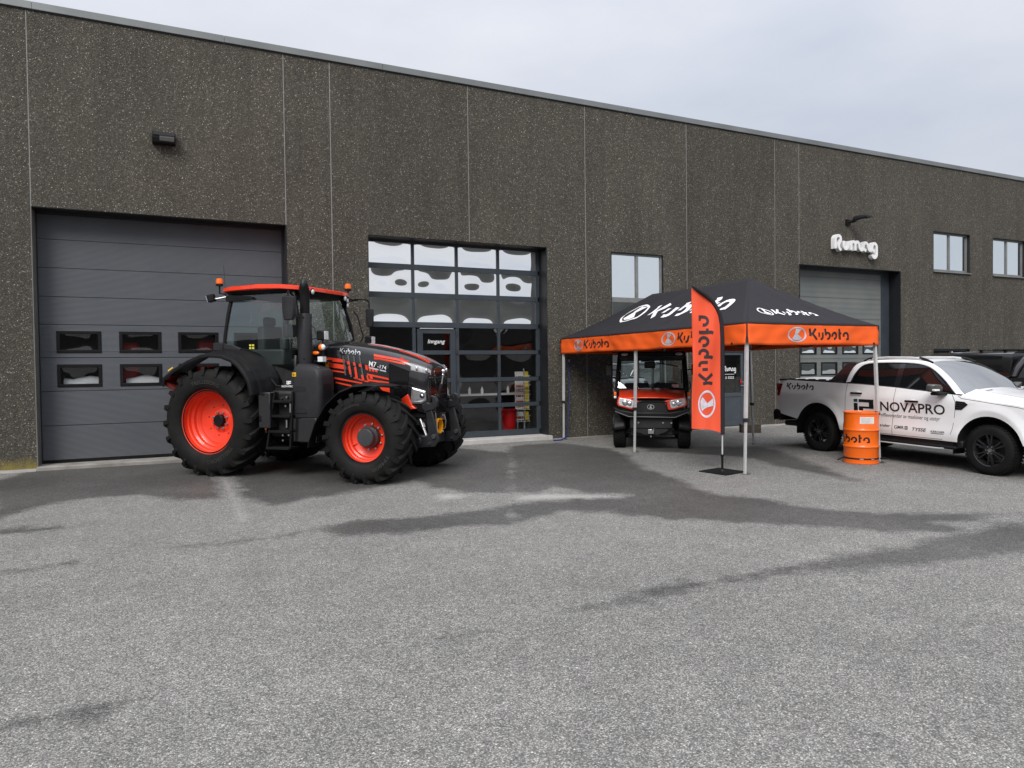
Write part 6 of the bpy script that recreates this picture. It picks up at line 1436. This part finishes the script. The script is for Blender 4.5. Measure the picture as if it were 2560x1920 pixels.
for r_ in ((0.0, 0.085, 0.0, 0.185), (0.11, 0.42, 0.205, 0.26), (0.325, 0.42, 0.13, 0.205), (0.11, 0.42, 0.095, 0.13), (0.11, 0.20, 0.0, 0.095)): rect(b, q, *r_)
b.build('emblem', m_black, pk, smooth=0)
b = MB(); rect(b, q, 0.0, 0.085, 0.205, 0.26); b.build('emblem_dot', m_green, pk, smooth=0)
b = MB(); put2d(b, fit2d('Proffleverandør av maskiner og utstyr', 1.16, 0.085), pm(1.345, 0.755)); b.build('lettering', m_greyprint, pk, smooth=0)
b = MB(); put2d(b, fit2d('sider', 0.22, 0.048, 0.25, 0.01), pm(1.38, 0.60)); put2d(b, fit2d('GMR', 0.19, 0.055, 0, 0.008), pm(1.67, 0.585)); put2d(b, fit2d('TYSSE', 0.255, 0.055, 0.25, 0.015), pm(2.015, 0.575)); put2d(b, fit2d('KÄRCHER', 0.24, 0.042, 0, 0.012), pm(2.35, 0.575))
rect(b, pm(2.35, 0.558), 0, 0.24, 0, 0.008)
for r_ in ((0.0, 0.055, 0.0, 0.012), (0.0, 0.012, 0.012, 0.055), (0.043, 0.055, 0.012, 0.055), (0.012, 0.043, 0.043, 0.055), (0.022, 0.035, 0.02, 0.035)): rect(b, pm(1.875, 0.585), *r_)
b.build('lettering', m_black, pk, smooth=0)
pickup('black pickup with hardtop canopy mostly hidden behind the white pickup', 15.35, 8.75, -92.0, m_carblack, False, 1.055)

# ================================================================== UTILITY VEHICLE UNDER THE TENT
uv = thing('utility_vehicle', 'orange and black utility vehicle with closed cab parked under the tent', 'utility vehicle', 8.85, 11.90, -126.5)
def uv_wheel():
    r_ = empty('wheel', uv)
    b = MB(); b.lathe([(0.16, 0.09), (0.19, 0.115), (0.25, 0.125), (0.288, 0.11), (0.298, 0.08), (0.300, 0), (0.298, -0.08), (0.288, -0.11), (0.25, -0.125), (0.19, -0.115), (0.16, -0.09)], 48, 'y')
    for k in range(26):
        for j, y0 in enumerate((-0.10, -0.05, 0.0, 0.05)):
            b.box(-0.020, 0.020, y0+0.004, y0+0.044, 0.285, 0.312, Matrix.Rotation(2*PI*(k+0.5*(j % 2))/26, 4, 'Y'))
    b.build('tyre', m_rubberdark, r_, smooth=40)
    b = MB(); b.lathe([(0.17, 0.095), (0.165, 0.06), (0.10, 0.03), (0.001, 0.03)], 32, 'y'); b.build('rim', m_chassis, r_)
    return r_
w = uv_wheel(); w.location = (0, -0.645, 0.305); w.rotation_euler = (0, 0, PI)
for px, py, rz in ((0, 0.645, 0), (-1.95, -0.645, PI), (-1.95, 0.645, 0)):
    c_ = copy_tree(w, uv); c_.location = (px, py, 0.305); c_.rotation_euler = (0, R(50*py), rz)
b = MB(); b.box(-2.4, 0.30, -0.42, 0.42, 0.28, 0.46); b.box(-1.55, -0.45, -0.70, 0.70, 0.40, 0.55); b.cyl((0, -0.6, 0.30), (0, 0.6, 0.30), 0.04); b.cyl((-1.95, -0.6, 0.30), (-1.95, 0.6, 0.30), 0.05); b.build('chassis', m_chassis, uv, bevel=0.02)
# front body
b = MB(); b.loft([[(x, y, z) for y, z in ((-hw, zb), (-hw, zt-0.05), (-hw+0.07, zt), (-0.25, zt+0.025), (0.25, zt+0.025), (hw-0.07, zt), (hw, zt-0.05), (hw, zb))] for x, hw, zb, zt in ((-0.62, 0.70, 0.55, 1.14), (-0.15, 0.68, 0.62, 1.10), (0.15, 0.66, 0.66, 1.07), (0.34, 0.64, 0.70, 1.03), (0.41, 0.61, 0.74, 0.96))]); b.build('front_body', m_blackplastic, uv, smooth=40, bevel=0.02)
def hfn(u, v):
    a = 2*v-1; x = -0.48+0.93*u; hw = 0.675-0.03*u
    z = 1.155-0.075*u-0.065*u**4+0.03*(1-a*a)+0.012*(1 if abs(a) < 0.55 else 0)*(1-u)
    return (x+0.02*(1-a*a)*u, a*hw, z)
b = MB(); b.grid(hfn, 18, 28); b.build('hood', m_utvorange, uv, smooth=50, solid=0.015)
for s in (-1, 1):
    # orange cheeks round the lamps
    b = MB(); pl = [(0.66, 1.065), (0.30, 1.005), (0.235, 0.97), (0.325, 0.80), (0.40, 0.805), (0.66, 0.875), (0.685, 0.93)]
    b.prism([(s*y, z) for y, z in pl], 'yz', 0.36, 0.455); b.build('cheek', m_utvorange, uv, smooth=0, bevel=0.02, seg=3)
    b = MB(); pl = [(0.635, 1.035), (0.60, 1.04), (0.37, 0.995), (0.345, 0.96), (0.37, 0.85), (0.42, 0.842), (0.635, 0.90), (0.655, 0.95)]
    b.prism([(s*y, z) for y, z in pl], 'yz', 0.44, 0.462); hl = b.build('headlight', m_lens, uv, smooth=0, bevel=0.006)
    for yy, zz, rr in ((0.52, 0.945, 0.06), (0.43, 0.925, 0.045)):
        b = MB(); b.ball((0.46, s*yy, zz), rr, 14, 8, (0.35, 1, 1)); b.build('lamp', m_chrome, hl)
    b = MB(); b.box(-0.02, 0.06, min(s*0.71, s*0.765), max(s*0.71, s*0.765), 1.065, 1.145); b.build('indicator', m_amber, uv, bevel=0.01)
    b = MB(); b.box(-0.02, 0.06, min(s*0.71, s*0.765), max(s*0.71, s*0.765), 1.01, 1.06); b.build('position_light', m_lenswhite, uv, bevel=0.01)
    # front fender flare
    b = MB(); b.grid(lambda u, v: (0.36*math.cos(PI*(0.06+0.88*u))*1.08, s*(0.52+0.26*v), 0.305+0.38*math.sin(PI*(0.06+0.88*u))+0.16*(1-v)*0.3), 16, 5); b.build('fender', m_blackplastic, uv, solid=0.02)
b = MB(); b.prism([(-0.30, 0.97), (0.24, 0.97), (0.31, 0.80), (0.33, 0.73), (-0.33, 0.73), (-0.33, 0.80)], 'yz', 0.40, 0.452); b.build('grille', m_black, uv, smooth=0, bevel=0.015)
b = MB(); b.tube([(0.46, -0.30, 0.82), (0.465, -0.285, 0.955), (0.465, -0.2, 0.978), (0.465, 0.2, 0.978), (0.465, 0.285, 0.955), (0.46, 0.30, 0.82)], 0.014, 8); b.build('grille_trim', m_blackgloss, uv)
um = lambda cx, cz: (lambda x, z, o: (0.4555+o+0.0, cx-x*-1, cz+z))
b = MB(); emblem(b, lambda x, z, o: (0.456+o, x-0.02, 0.865+z), 0.14, 0.10, 0, 'ring'); emblem(b, lambda x, z, o: (0.456+o, x-0.02, 0.865+z), 0.12, 0.085, 0.001, 'k'); b.build('emblem', m_chrome, uv, smooth=0)
# bumper bar and winch
b = MB(); b.prism([(-0.74, 0.86), (-0.60, 0.80), (-0.36, 0.76), (0.36, 0.76), (0.60, 0.80), (0.74, 0.86), (0.74, 0.80), (0.60, 0.70), (0.44, 0.655), (-0.44, 0.655), (-0.60, 0.70), (-0.74, 0.80)], 'yz', 0.36, 0.50); b.build('bumper', m_blackplastic, uv, smooth=0, bevel=0.02)
b = MB(); b.tube([(0.50, -0.72, 0.775), (0.52, -0.45, 0.672), (0.52, 0.45, 0.662), (0.50, 0.72, 0.775)], 0.016, 8); b.build('bumper_bar', m_darksteel, uv)
b = MB(); b.box(0.28, 0.44, -0.43, 0.40, 0.43, 0.655); b.build('skid_plate', m_chassis, uv, bevel=0.02)
b = MB(); b.prism([(-0.40, 0.44), (0.36, 0.44), (0.28, 0.36), (0.12, 0.30), (-0.14, 0.30), (-0.30, 0.36)], 'yz', 0.30, 0.42); b.build('lower_guard', m_chassis, uv, bevel=0.01)
b = MB(); b.box(0.44, 0.48, -0.075, 0.045, 0.33, 0.42); b.tube([(0.47, 0.0, 0.40), (0.50, 0.05, 0.435)], 0.012, 6); b.cyl((0.43, -0.015, 0.30), (0.47, -0.015, 0.26), 0.015); b.build('winch_fairlead', m_steel, uv, bevel=0.006)
b = MB()
for y in (-0.26, 0.22, 0.38): b.cyl((0.44, y, 0.55), (0.455, y, 0.55), 0.018, n=8)
b.build('bolt_heads', m_steel, uv)
b = MB(); b.tube([(0.30, 0.30, 0.42), (0.10, 0.55, 0.33)], 0.022, 8); b.tube([(0.30, -0.30, 0.42), (0.10, -0.55, 0.33)], 0.022, 8); b.tube([(0.12, 0.42, 0.40), (0.05, 0.40, 0.72)], 0.04, 10); b.tube([(0.12, -0.42, 0.40), (0.05, -0.40, 0.72)], 0.04, 10); b.build('suspension', m_darksteel, uv)
# cab
for s in (-1, 1):
    b = MB(); b.tube([(-0.48, s*0.735, 1.10), (-0.55, s*0.735, 1.30), (-0.78, s*0.69, 1.88)], 0.035, 8); b.build('front_pillar', m_blackplastic, uv)
    b = MB(); b.tube([(-1.62, s*0.73, 0.55), (-1.62, s*0.73, 1.2), (-1.55, s*0.69, 1.90)], 0.03, 8); b.build('rear_pillar', m_blackplastic, uv)
    b = MB(); b.grid(lambda u, v: ((-0.57-0.22*v)+(-1.02+0.19*v)*u, s*(0.735-0.045*v), 1.15+0.73*v), 4, 4); b.build('side_window', m_glass_utv, uv)
    b = MB(); b.box(-1.60, -0.50, min(s*0.70, s*0.745), max(s*0.70, s*0.745), 0.55, 1.15); b.build('door', m_blackplastic, uv, bevel=0.03)
    b = MB(); b.box(-0.66, -0.60, min(s*0.83, s*0.97), max(s*0.83, s*0.97), 1.46, 1.70); b.build('mirror', m_black, uv, bevel=0.02)
    b = MB(); b.tube([(-0.66, s*0.70, 1.58), (-0.63, s*0.90, 1.60)], 0.012, 6); b.build('mirror_arm', m_black, uv)
    b = MB(); b.tube([(-0.52, s*0.78, 1.18), (-0.50, s*0.81, 1.26), (-0.53, s*0.78, 1.34)], 0.012, 6); b.build('door_hinge', m_black, uv)
b = MB(); b.grid(lambda u, v: (-0.50-0.27*v+0.03*(1-(2*u-1)**2), (2*u-1)*(0.715-0.04*v), 1.20+0.68*v), 10, 8); b.build('windscreen', m_glass_utv, uv, smooth=60)
b = MB(); b.grid(lambda u, v: (-1.62, (2*u-1)*0.68, 1.15+0.70*v), 4, 4); b.build('rear_window', m_glass_utv, uv)
b = MB(); b.box(-0.56, -0.46, -0.73, 0.73, 1.09, 1.20); b.build('cowl', m_blackplastic, uv, bevel=0.02)
b = MB(); b.box(-0.79, -0.74, -0.70, 0.70, 1.78, 1.93); b.build('header', m_black, uv, bevel=0.02)
b = MB(); b.loft([[(x, y, z) for x, y in ((-1.70*k-0.0, -0.72*k2), (-0.72/k2*1.0, -0.72*k2), (-0.66, -0.5), (-0.66, 0.5), (-0.72/k2, 0.72*k2), (-1.70*k, 0.72*k2))] for z, k, k2 in ((1.88, 1.0, 1.0), (1.94, 1.0, 1.0), (1.98, 0.99, 0.95))]); b.build('roof', m_blackplastic, uv, smooth=40, bevel=0.02)
for s in (-1, 1):
    b = MB(); b.ball((-0.655, s*0.57, 1.925), 0.078, 18, 8, (0.3, 1, 0.45)); rl = b.build('roof_badge', m_silverprint, uv)
    b = MB(); wordmark(b, lambda x, z, o: (-0.628+o, s*0.57-0.05+x, 1.915+z), 0.10, 0.024); b.build('lettering', m_greyprint, rl, smooth=0)
b = MB(); b.box(-0.70, -0.66, -0.15, 0.08, 1.62, 1.76); b.build('inner_mirror', m_black, uv, bevel=0.02)
b = MB(); b.tube([(-0.70, 0.10, 1.74), (-0.62, 0.55, 1.66)], 0.010, 6); b.tube([(-0.52, 0.62, 1.3), (-0.63, 0.62, 1.6)], 0.009, 6); b.tube([(-0.465, 0.0, 1.212), (-0.455, 0.45, 1.225)], 0.010, 6); b.build('wiper', m_black, uv)
b = MB(); b.box(-1.50, -1.05, -0.62, 0.62, 0.62, 0.80); b.box(-1.55, -1.40, -0.60, -0.05, 0.80, 1.28); b.box(-1.55, -1.40, 0.05, 0.60, 0.80, 1.28); b.build('seat', m_seat, uv, bevel=0.04)
b = MB(); b.box(-0.70, -0.55, -0.68, 0.68, 0.85, 1.14); b.build('dash', m_blackplastic, uv, bevel=0.03)
MB().lathe([(0.16, -0.012), (0.172, 0), (0.16, 0.012), (0.148, 0)], 28, 'x', close=True).xf(Matrix.Translation((-0.86, 0.36, 1.16)) @ Matrix.Rotation(R(30), 4, 'Y')).build('steering_wheel', m_black, uv)
b = MB(); b.add([(-0.505, y, z) for y, z in ((0.42, 1.215), (0.56, 1.215), (0.56, 1.285), (0.42, 1.285))], [(0, 1, 2, 3)]); b.xf(Matrix.Translation((0.03, 0, 0))); b.build('window_sticker', simple('pale_pink', srgb(205, 170, 170), 0.6), uv, smooth=0)
b = MB(); b.box(-2.62, -1.72, -0.72, 0.72, 0.62, 0.66); b.box(-2.62, -1.72, -0.72, -0.68, 0.66, 0.98); b.box(-2.62, -1.72, 0.68, 0.72, 0.66, 0.98); b.box(-2.62, -2.58, -0.68, 0.68, 0.66, 0.98); b.box(-1.76, -1.72, -0.68, 0.68, 0.66, 0.98); b.build('cargo_box', m_utvorange, uv, bevel=0.015)

# ================================================================== TENT
tn = thing('canopy_tent', 'black and orange pop-up canopy tent with aluminium legs', 'tent', 0, 0, 0, 0, tilt=False)
X0, X1, Y0, Y1 = 8.065, 11.05, 8.385, 14.235
ZE, ZP = 2.47, 3.40
XR = (X0+X1)/2; RY0, RY1 = 9.86, 12.78
def prof(t): return ZE+(ZP-ZE)*(t-0.20*t*(1-t)*(1.15-0.5*t))
def wrinkle(a, b_): return 0.014*math.sin(5.1*a+2.3*b_)*math.sin(3.7*b_-1.1*a)+0.007*math.sin(13*a+4*b_)+0.004*math.sin(23*a-9*b_)
def lf(u, t, s):        # long slopes: u from front to back; s -1 left, +1 right
    y = (Y0+(Y1-Y0)*u)*(1-t)+(RY0+(RY1-RY0)*u)*t; x = (X0 if s < 0 else X1)*(1-t)+XR*t
    e = 4*t*(1-t)*min(1, 6*u*(1-u)); sag = 0.025*math.sin(PI*u)*t*0.6
    return (x, y, prof(t)+e*wrinkle(y, t*3)-sag)
def ff(u, t, s):        # short slopes: u from left to right; s -1 front
    x = (X0+(X1-X0)*u)*(1-t)+XR*t; y = (Y0 if s < 0 else Y1)*(1-t)+(RY0 if s < 0 else RY1)*t
    e = 4*t*(1-t)*min(1, 6*u*(1-u))
    # slack folds running into the lower corners
    fold = 0.020*math.sin(26*(u-0.06*t)/(1.02-t*0.9))*max(0, u-0.55)*2*t*(1-t)
    return (x, y, prof(t)+e*wrinkle(x*1.3+5, t*2)+fold)
for s in (-1, 1):
    MB().grid(lambda u, v: lf(u, v, s), 48, 20).build('roof_slope', m_fabric, tn, smooth=60, solid=0.003)
    MB().grid(lambda u, v: ff(u, v, s), 36, 20).build('roof_end', m_fabric, tn, smooth=60, solid=0.003)
VH = 0.335
def val(side, u, v, off=0.0):     # v 0 at the top, 1 at the lower edge
    a = u*(5.85 if side in 'lr' else 2.92)
    w_ = v*(0.020*math.sin(a*4.3+1.0)+0.013*math.sin(a*9.1+2*v))+0.012*v*v+0.007*math.sin(a*17+5*v)*math.sin(PI*v)+0.005*math.sin(a*6+9*v)*math.sin(PI*v)
    z = ZE-0.004-VH*v*(1+0.020*math.sin(a*2.6))-0.006*math.sin(PI*u)
    if side == 'l': return (X0-w_-off, Y0+(Y1-Y0)*u, z)
    if side == 'r': return (X1+w_+off, Y0+(Y1-Y0)*u, z)
    if side == 'f': return (X0+(X1-X0)*u, Y0-w_-off, z)
    return (X0+(X1-X0)*u, Y1+w_+off, z)
for sd_ in 'lrfb':
    vo = MB().grid(lambda u, v: val(sd_, u, v), 90 if sd_ in 'lr' else 48, 8).build('valance', m_fabor, tn, smooth=60, solid=0.002)
    b = MB(); b.tube([val(sd_, k/30, 0, 0.004) for k in range(31)], 0.008, 6); b.build('valance_seam', m_fabric, vo)
for (x_, y_) in ((X0, Y0), (X1, Y0), (X0, Y1), (X1, Y1)):
    b = MB(); b.tube([(x_+(-0.010 if x_ == X0 else 0.010), y_+(-0.010 if y_ == Y0 else 0.010), ZE-0.005-q*0.08) for q in range(5)], 0.011, 6); b.build('corner_binding', m_fabric, tn)
# word marks and badges on the valances
def vmap(side, u0, z0):
    L = (Y1-Y0) if side in 'lr' else (X1-X0)
    def f(x, z, o):
        u = (u0-x)/L if side == 'l' else (u0+x)/L
        v = max(0, min(1, (ZE-0.004-(z0+z))/VH))
        return val(side, u, v, 0.0045+o)
    return f
for side, spots in (('l', ((13.47, 13.20, 2.30), (10.31, 10.05, 2.30), (9.0, 8.95, 2.30))), ('f', ((9.137, 9.40, 2.30),))):
    for (ce, cw, z) in spots[:2]:
        m1 = vmap(side, (ce-Y0) if side == 'l' else ce-X0, z)
        b = MB(); emblem(b, m1, 0.41, 0.245, 0, 'ring'); emblem(b, m1, 0.40, 0.235, 0.002, 'k'); b.build('emblem', m_silverprint, tn, smooth=0)
        m2 = vmap(side, (cw-Y0) if side == 'l' else cw-X0, z-0.085)
        b = MB(); wordmark(b, m2, 0.93, 0.185); b.build('lettering', m_black, tn, smooth=0)
# large print on the roof slopes
def lmap(y0, t0): return lambda x, z, o: (lambda p: (p[0]-0.006-o*0.5, p[1], p[2]+0.010+o))(lf((y0-x-(Y0+(RY0-Y0)*(t0+z)))/((Y1-Y0)+((RY1-RY0)-(Y1-Y0))*(t0+z)), t0+z, -1))
b = MB(); emblem(b, lmap(12.46, 0.535), 0.72, 0.40, 0, 'ring'); emblem(b, lmap(12.46, 0.535), 0.70, 0.38, 0.002, 'k'); b.build('emblem', m_white, tn, smooth=0)
b = MB(); wordmark(b, lmap(11.86, 0.36), 2.42, 0.30); b.build('lettering', m_white, tn, smooth=0)
def fmap(x0, t0): return lambda x, z, o: (lambda p: (p[0], p[1]-0.006-o*0.5, p[2]+0.010+o))(ff((x0+x-(X0+(XR-X0)*(t0+z)))/((X1-X0)*(1-(t0+z))), t0+z, -1))
b = MB(); emblem(b, fmap(8.83, 0.262), 0.30, 0.155, 0, 'ring'); emblem(b, fmap(8.83, 0.262), 0.29, 0.15, 0.002, 'k'); b.build('emblem', m_white, tn, smooth=0)
b = MB(); wordmark(b, fmap(9.03, 0.20), 0.93, 0.115); b.build('lettering', m_white, tn, smooth=0)
for side, u in (('f', 0.955), ('l', 0.055)):
    b = MB(); b.grid(lambda a, c_: val(side, u+0.016*(a-0.5)*(1 if side == 'f' else 0.5), 0.86+0.11*c_, 0.004), 2, 2); b.build('corner_patch', m_black, tn, smooth=0)
# legs with sliding collars and foot plates
LEGS = [(8.10, 8.42, 8.045, 8.425), (11.01, 8.42, 11.00, 8.315), (8.10, 11.36, 8.105, 11.45), (8.10, 14.18, 8.06, 14.15), (11.0, 11.36, 11.13, 11.40), (10.95, 14.18, 10.95, 14.15)]
for i, (xt, yt, xb, yb) in enumerate(LEGS):
    zb = gz(yb); mid = 0.95-0.1+gz(yb); k = lambda z: Vector((xb, yb, 0)).lerp(Vector((xt, yt, 0)), (z-zb)/(2.42-zb))
    def sq(z, h_): p = k(z); return [(p.x-h_, p.y-h_, z), (p.x+h_, p.y-h_, z), (p.x+h_, p.y+h_, z), (p.x-h_, p.y+h_, z)]
    b = MB(); b.loft([sq(mid, 0.024), sq(2.44, 0.024)]); lg = b.build('leg', m_alu, tn, smooth=0, bevel=0.003)
    b = MB(); b.loft([sq(zb+0.006, 0.018), sq(mid, 0.018)]); b.build('inner_leg', m_alu, lg, smooth=0, bevel=0.003)
    b = MB(); b.loft([sq(mid-0.03, 0.031), sq(mid+0.03, 0.031)]); p = k(mid); b.box(p.x-0.06, p.x-0.03, p.y-0.012, p.y+0.012, mid-0.01, mid+0.02); b.build('collar', m_greyplastic, lg, smooth=0, bevel=0.004)
    b = MB(); b.box(xb-0.03, xb+0.085, yb-0.05, yb+0.05, zb+0.001, zb+0.008); b.build('foot_plate', m_steel, lg, smooth=0)
# folding trusses below the roof
b = MB()
def truss(p0, p1, n):
    p0, p1 = Vector(p0), Vector(p1)
    for k in range(n):
        a, c_ = p0.lerp(p1, k/n), p0.lerp(p1, (k+1)/n)
        b.tube([a+Vector((0, 0, 0.14)), c_+Vector((0, 0, -0.14))], 0.012, 6); b.tube([a+Vector((0, 0, -0.14)), c_+Vector((0, 0, 0.14))], 0.012, 6)
for s_ in (X0+0.05, X1-0.05): truss((s_, Y0+0.05, 2.28), (s_, Y1-0.05, 2.28), 4)
for s_ in (Y0+0.05, (Y0+Y1)/2, Y1-0.05): truss((X0+0.05, s_, 2.28), (X1-0.05, s_, 2.28), 2)
for q in (RY0, RY1): b.tube([(XR, q, 2.2), (XR, q, ZP-0.02)], 0.018, 8)
b.tube([(XR, RY0, ZP-0.03), (XR, RY1, ZP-0.03)], 0.012, 6)
b.build('folding_frame', m_darksteel, tn)

# ================================================================== FEATHER FLAG
fl = thing('feather_flag', 'orange feather flag on a pole with square black base plate', 'flag', 7.895, 8.765, 0)
ex = Vector((-0.902, 0.431, 0)); en = Vector((-0.431, -0.902, 0))
pole = [(0.0, 0.10), (0.0, 0.6), (0.002, 1.1), (0.003, 1.7), (0.008, 2.1), (0.018, 2.34), (0.045, 2.48), (0.09, 2.58), (0.16, 2.70), (0.27, 2.80), (0.39, 2.88), (0.49, 2.945)]
def fp(s_, z, o=0.0): return tuple(ex*s_+en*o+Vector((0, 0, z)))
b = MB(); b.tube([fp(0, 0.10), fp(0, 0.63)], 0.013, 10); b.build('pole', m_alu, fl)
b = MB(); b.tube([fp(0, 0.03), fp(0, 0.26)], 0.019, 10); b.tube([fp(0, 0.25), fp(0, 0.285)], 0.027, 10); b.cyl(fp(0, 0.018), fp(0, 0.05), 0.05, 0.03, n=14); b.build('pole_socket', m_blackplastic, fl)
hp = [(s_, z) for s_, z in pole if z >= 0.6]
b = MB(); b.tube([fp(s_-0.004, z+(0.02 if i else 0.0)) for i, (s_, z) in enumerate(hp)], 0.034, 10, [0.034]*(len(hp)-1)+[0.014]); b.build('sleeve', m_fabric, fl, smooth=60)
def pole_s(z): return lerp_tab([(q[1], q[0]) for q in hp], z)
def flag_pt(s_, z, off=0.0):
    w_ = 0.020*math.sin(z*3.1+s_*6)+0.014*math.sin(z*7.3-s_*9)+0.01*math.sin(s_*22+z*2.0)
    k = min(1, max(0, s_)*6)
    return fp(s_, z, w_*k+off)
FB = lambda s_: 0.62+0.20*s_+0.02*math.sin(s_*9)     # lower hem
def flag_grid(u, v):
    # v runs from the hem to the head; the outer edge is straight, the inner one follows the sleeve
    s1 = 0.485+0.005*math.sin(v*9)
    zt = 2.93; z = None
    s0_bot = 0.01
    z_in = 0.62+(2.93-0.62)*v
    s0 = pole_s(z_in)+0.012
    s_ = s0+(max(s1, s0+0.002)-s0)*u
    zz = FB(s_)*(1-v)+(z_in+0.0)*v if v < 1 else z_in
    return flag_pt(s_, max(zz, FB(s_)) if v < 0.1 else z_in+ (FB(s_)-0.62)*(1-v)**3)
MB().grid(flag_grid, 22, 90).build('flag_cloth', m_flagor, fl, smooth=60, solid=0.002)
b = MB(); wordmark(b, lambda x, z, o: flag_pt(0.385-z, 1.40+x, 0.005+o), 1.10, 0.225); wordmark(b, lambda x, z, o: flag_pt(0.385-z, 1.40+x, -0.005-o), 1.10, 0.225); b.build('lettering', simple('flag_print', (0.035, 0.020, 0.022), 0.7), fl, smooth=0)
b = MB()
for sgn in (1, -1):
    q = lambda x, z, o: flag_pt(0.245-z, 1.09+x, sgn*(0.005+o))
    emblem(b, q, 0.44, 0.27, 0, 'ring'); emblem(b, q, 0.42, 0.26, 0.002, 'k')
b.build('emblem', simple('flag_silver', (0.60, 0.58, 0.66), 0.5, var=0.2, vscale=14), fl, smooth=0)
b = MB(); b.box(-0.26, 0.26, -0.26, 0.26, 0.0, 0.018, Matrix.Rotation(R(12), 4, 'Z')); b.build('base_plate', m_blackplastic, fl, smooth=0, bevel=0.004)

# ================================================================== DRUM
dr = thing('oil_drum', 'orange steel drum strapped to the front tent leg by the white pickup', 'drum', 10.735, 8.475, 0)
b = MB(); rp = [(0.001, 0.014), (0.270, 0.014), (0.278, 0.0), (0.284, 0.006), (0.284, 0.018), (0.275, 0.022)]
for zc_ in (0.29, 0.575): rp += [(0.275, zc_-0.030), (0.279, zc_-0.020), (0.289, zc_-0.006), (0.289, zc_+0.006), (0.279, zc_+0.020), (0.275, zc_+0.030)]
rp += [(0.275, 0.855), (0.284, 0.86), (0.286, 0.872), (0.278, 0.88), (0.270, 0.866), (0.001, 0.864)]
b.lathe(rp, 64, 'z'); b.build('body', m_drum, dr, smooth=35)
b = MB(); b.cyl((-0.17, -0.10, 0.864), (-0.17, -0.10, 0.885), 0.035, n=16); b.build('bung', m_steel, dr)
def dmap(a0, z0, r_=0.2768): return lambda x, z, o: ((r_+o)*math.cos(a0+x/0.275), (r_+o)*math.sin(a0+x/0.275), z0+z)
AV = math.atan2(-8.475, -10.735)        # towards the photographer
b = MB(); b.grid(lambda u, v: dmap(AV+0.0, 0.69)(-0.02+0.235*u, 0.115*v, 0.0), 8, 2); b.build('label_sheet', m_paper, dr, smooth=0)
b = MB()
for k in range(7): b.grid(lambda u, v: dmap(AV, 0.70+k*0.0135)(0.0+(0.19-0.03*((k*5) % 3))*u, 0.005*v, 0.0006), 6, 1)
b.build('label_print', simple('label_grey', (0.42, 0.41, 0.40), 0.7), dr, smooth=0)
b = MB(); wordmark(b, dmap(AV, 0.365), 0.62, 0.15) if False else wordmark(b, lambda x, z, o: dmap(AV, 0.365, 0.278)(x-0.52, z, o), 0.66, 0.135); b.build('lettering', m_black, dr, smooth=0)
b = MB(); b.lathe([(0.2765, 0.075), (0.279, 0.077), (0.279, 0.100), (0.2765, 0.102)], 64, 'z'); b.box(0.16, 0.27, -0.30, -0.25, 0.072, 0.102); b.tube([(-0.26, 0.10, 0.09), (-0.34, 0.12, 0.085), (-0.45, 0.10, 0.06)], 0.012, 6); b.build('strap', m_black, dr, smooth=0)
b = MB()
for a in (-0.05, 0.62):
    for k in range(6): b.grid(lambda u, v: dmap(AV+a+0.035*k, 0.083, 0.2795)(0.0+0.006*u, 0.010*v, 0.0), 1, 1)
b.build('strap_print', m_white, dr, smooth=0)

# ================================================================== SMALL THINGS ON THE YARD
rp_ = MB(); rp_.tube([(8.07, 14.02, gz(14)+0.05), (8.12, 14.05, 0.55), (8.20, 14.12, 1.0), (8.27, 14.22, 1.5), (8.31, 14.31, 1.96)], 0.006, 6)
rp_.tube([(8.31, 14.31, 1.96), (8.6, 14.1, 1.78), (9.0, 13.7, 1.50), (9.28, 13.35, 1.26), (9.36, 13.22, 1.18)], 0.007, 6)
rp_.tube([(8.07, 14.02, gz(14)+0.10), (7.98, 13.95, gz(14)+0.05), (7.86, 13.92, gz(14)+0.015), (7.66, 13.9, gz(14)+0.012)], 0.016, 6)
o = rp_.build('guy_rope', m_blue); tag(o, 'blue rope tied from the rear tent leg up to the wall', 'rope')
wk = MB(); wk.cyl((8.31, YW+0.004, 1.97), (8.31, YW-0.035, 1.97), 0.022, n=12); wk.tube([(8.31, YW-0.02, 1.985), (8.31, YW-0.05, 1.95), (8.31, YW-0.03, 1.93)], 0.008, 6)
o = wk.build('wall_eye', m_steel); tag(o, 'small bright eye bolt on the wall holding the blue rope', 'hook')
tm = thing('timber_block', 'short weathered timber beam lying by the entrance door', 'timber', 12.78, 13.20, -30)
for k in range(3):
    MB().box(-0.24+k*0.004, 0.23+k*0.003, -0.13+k*0.088, -0.045+k*0.088, 0.004, 0.205+0.006*(k % 2)).build('plank', m_wood, tm, smooth=0, bevel=0.006)
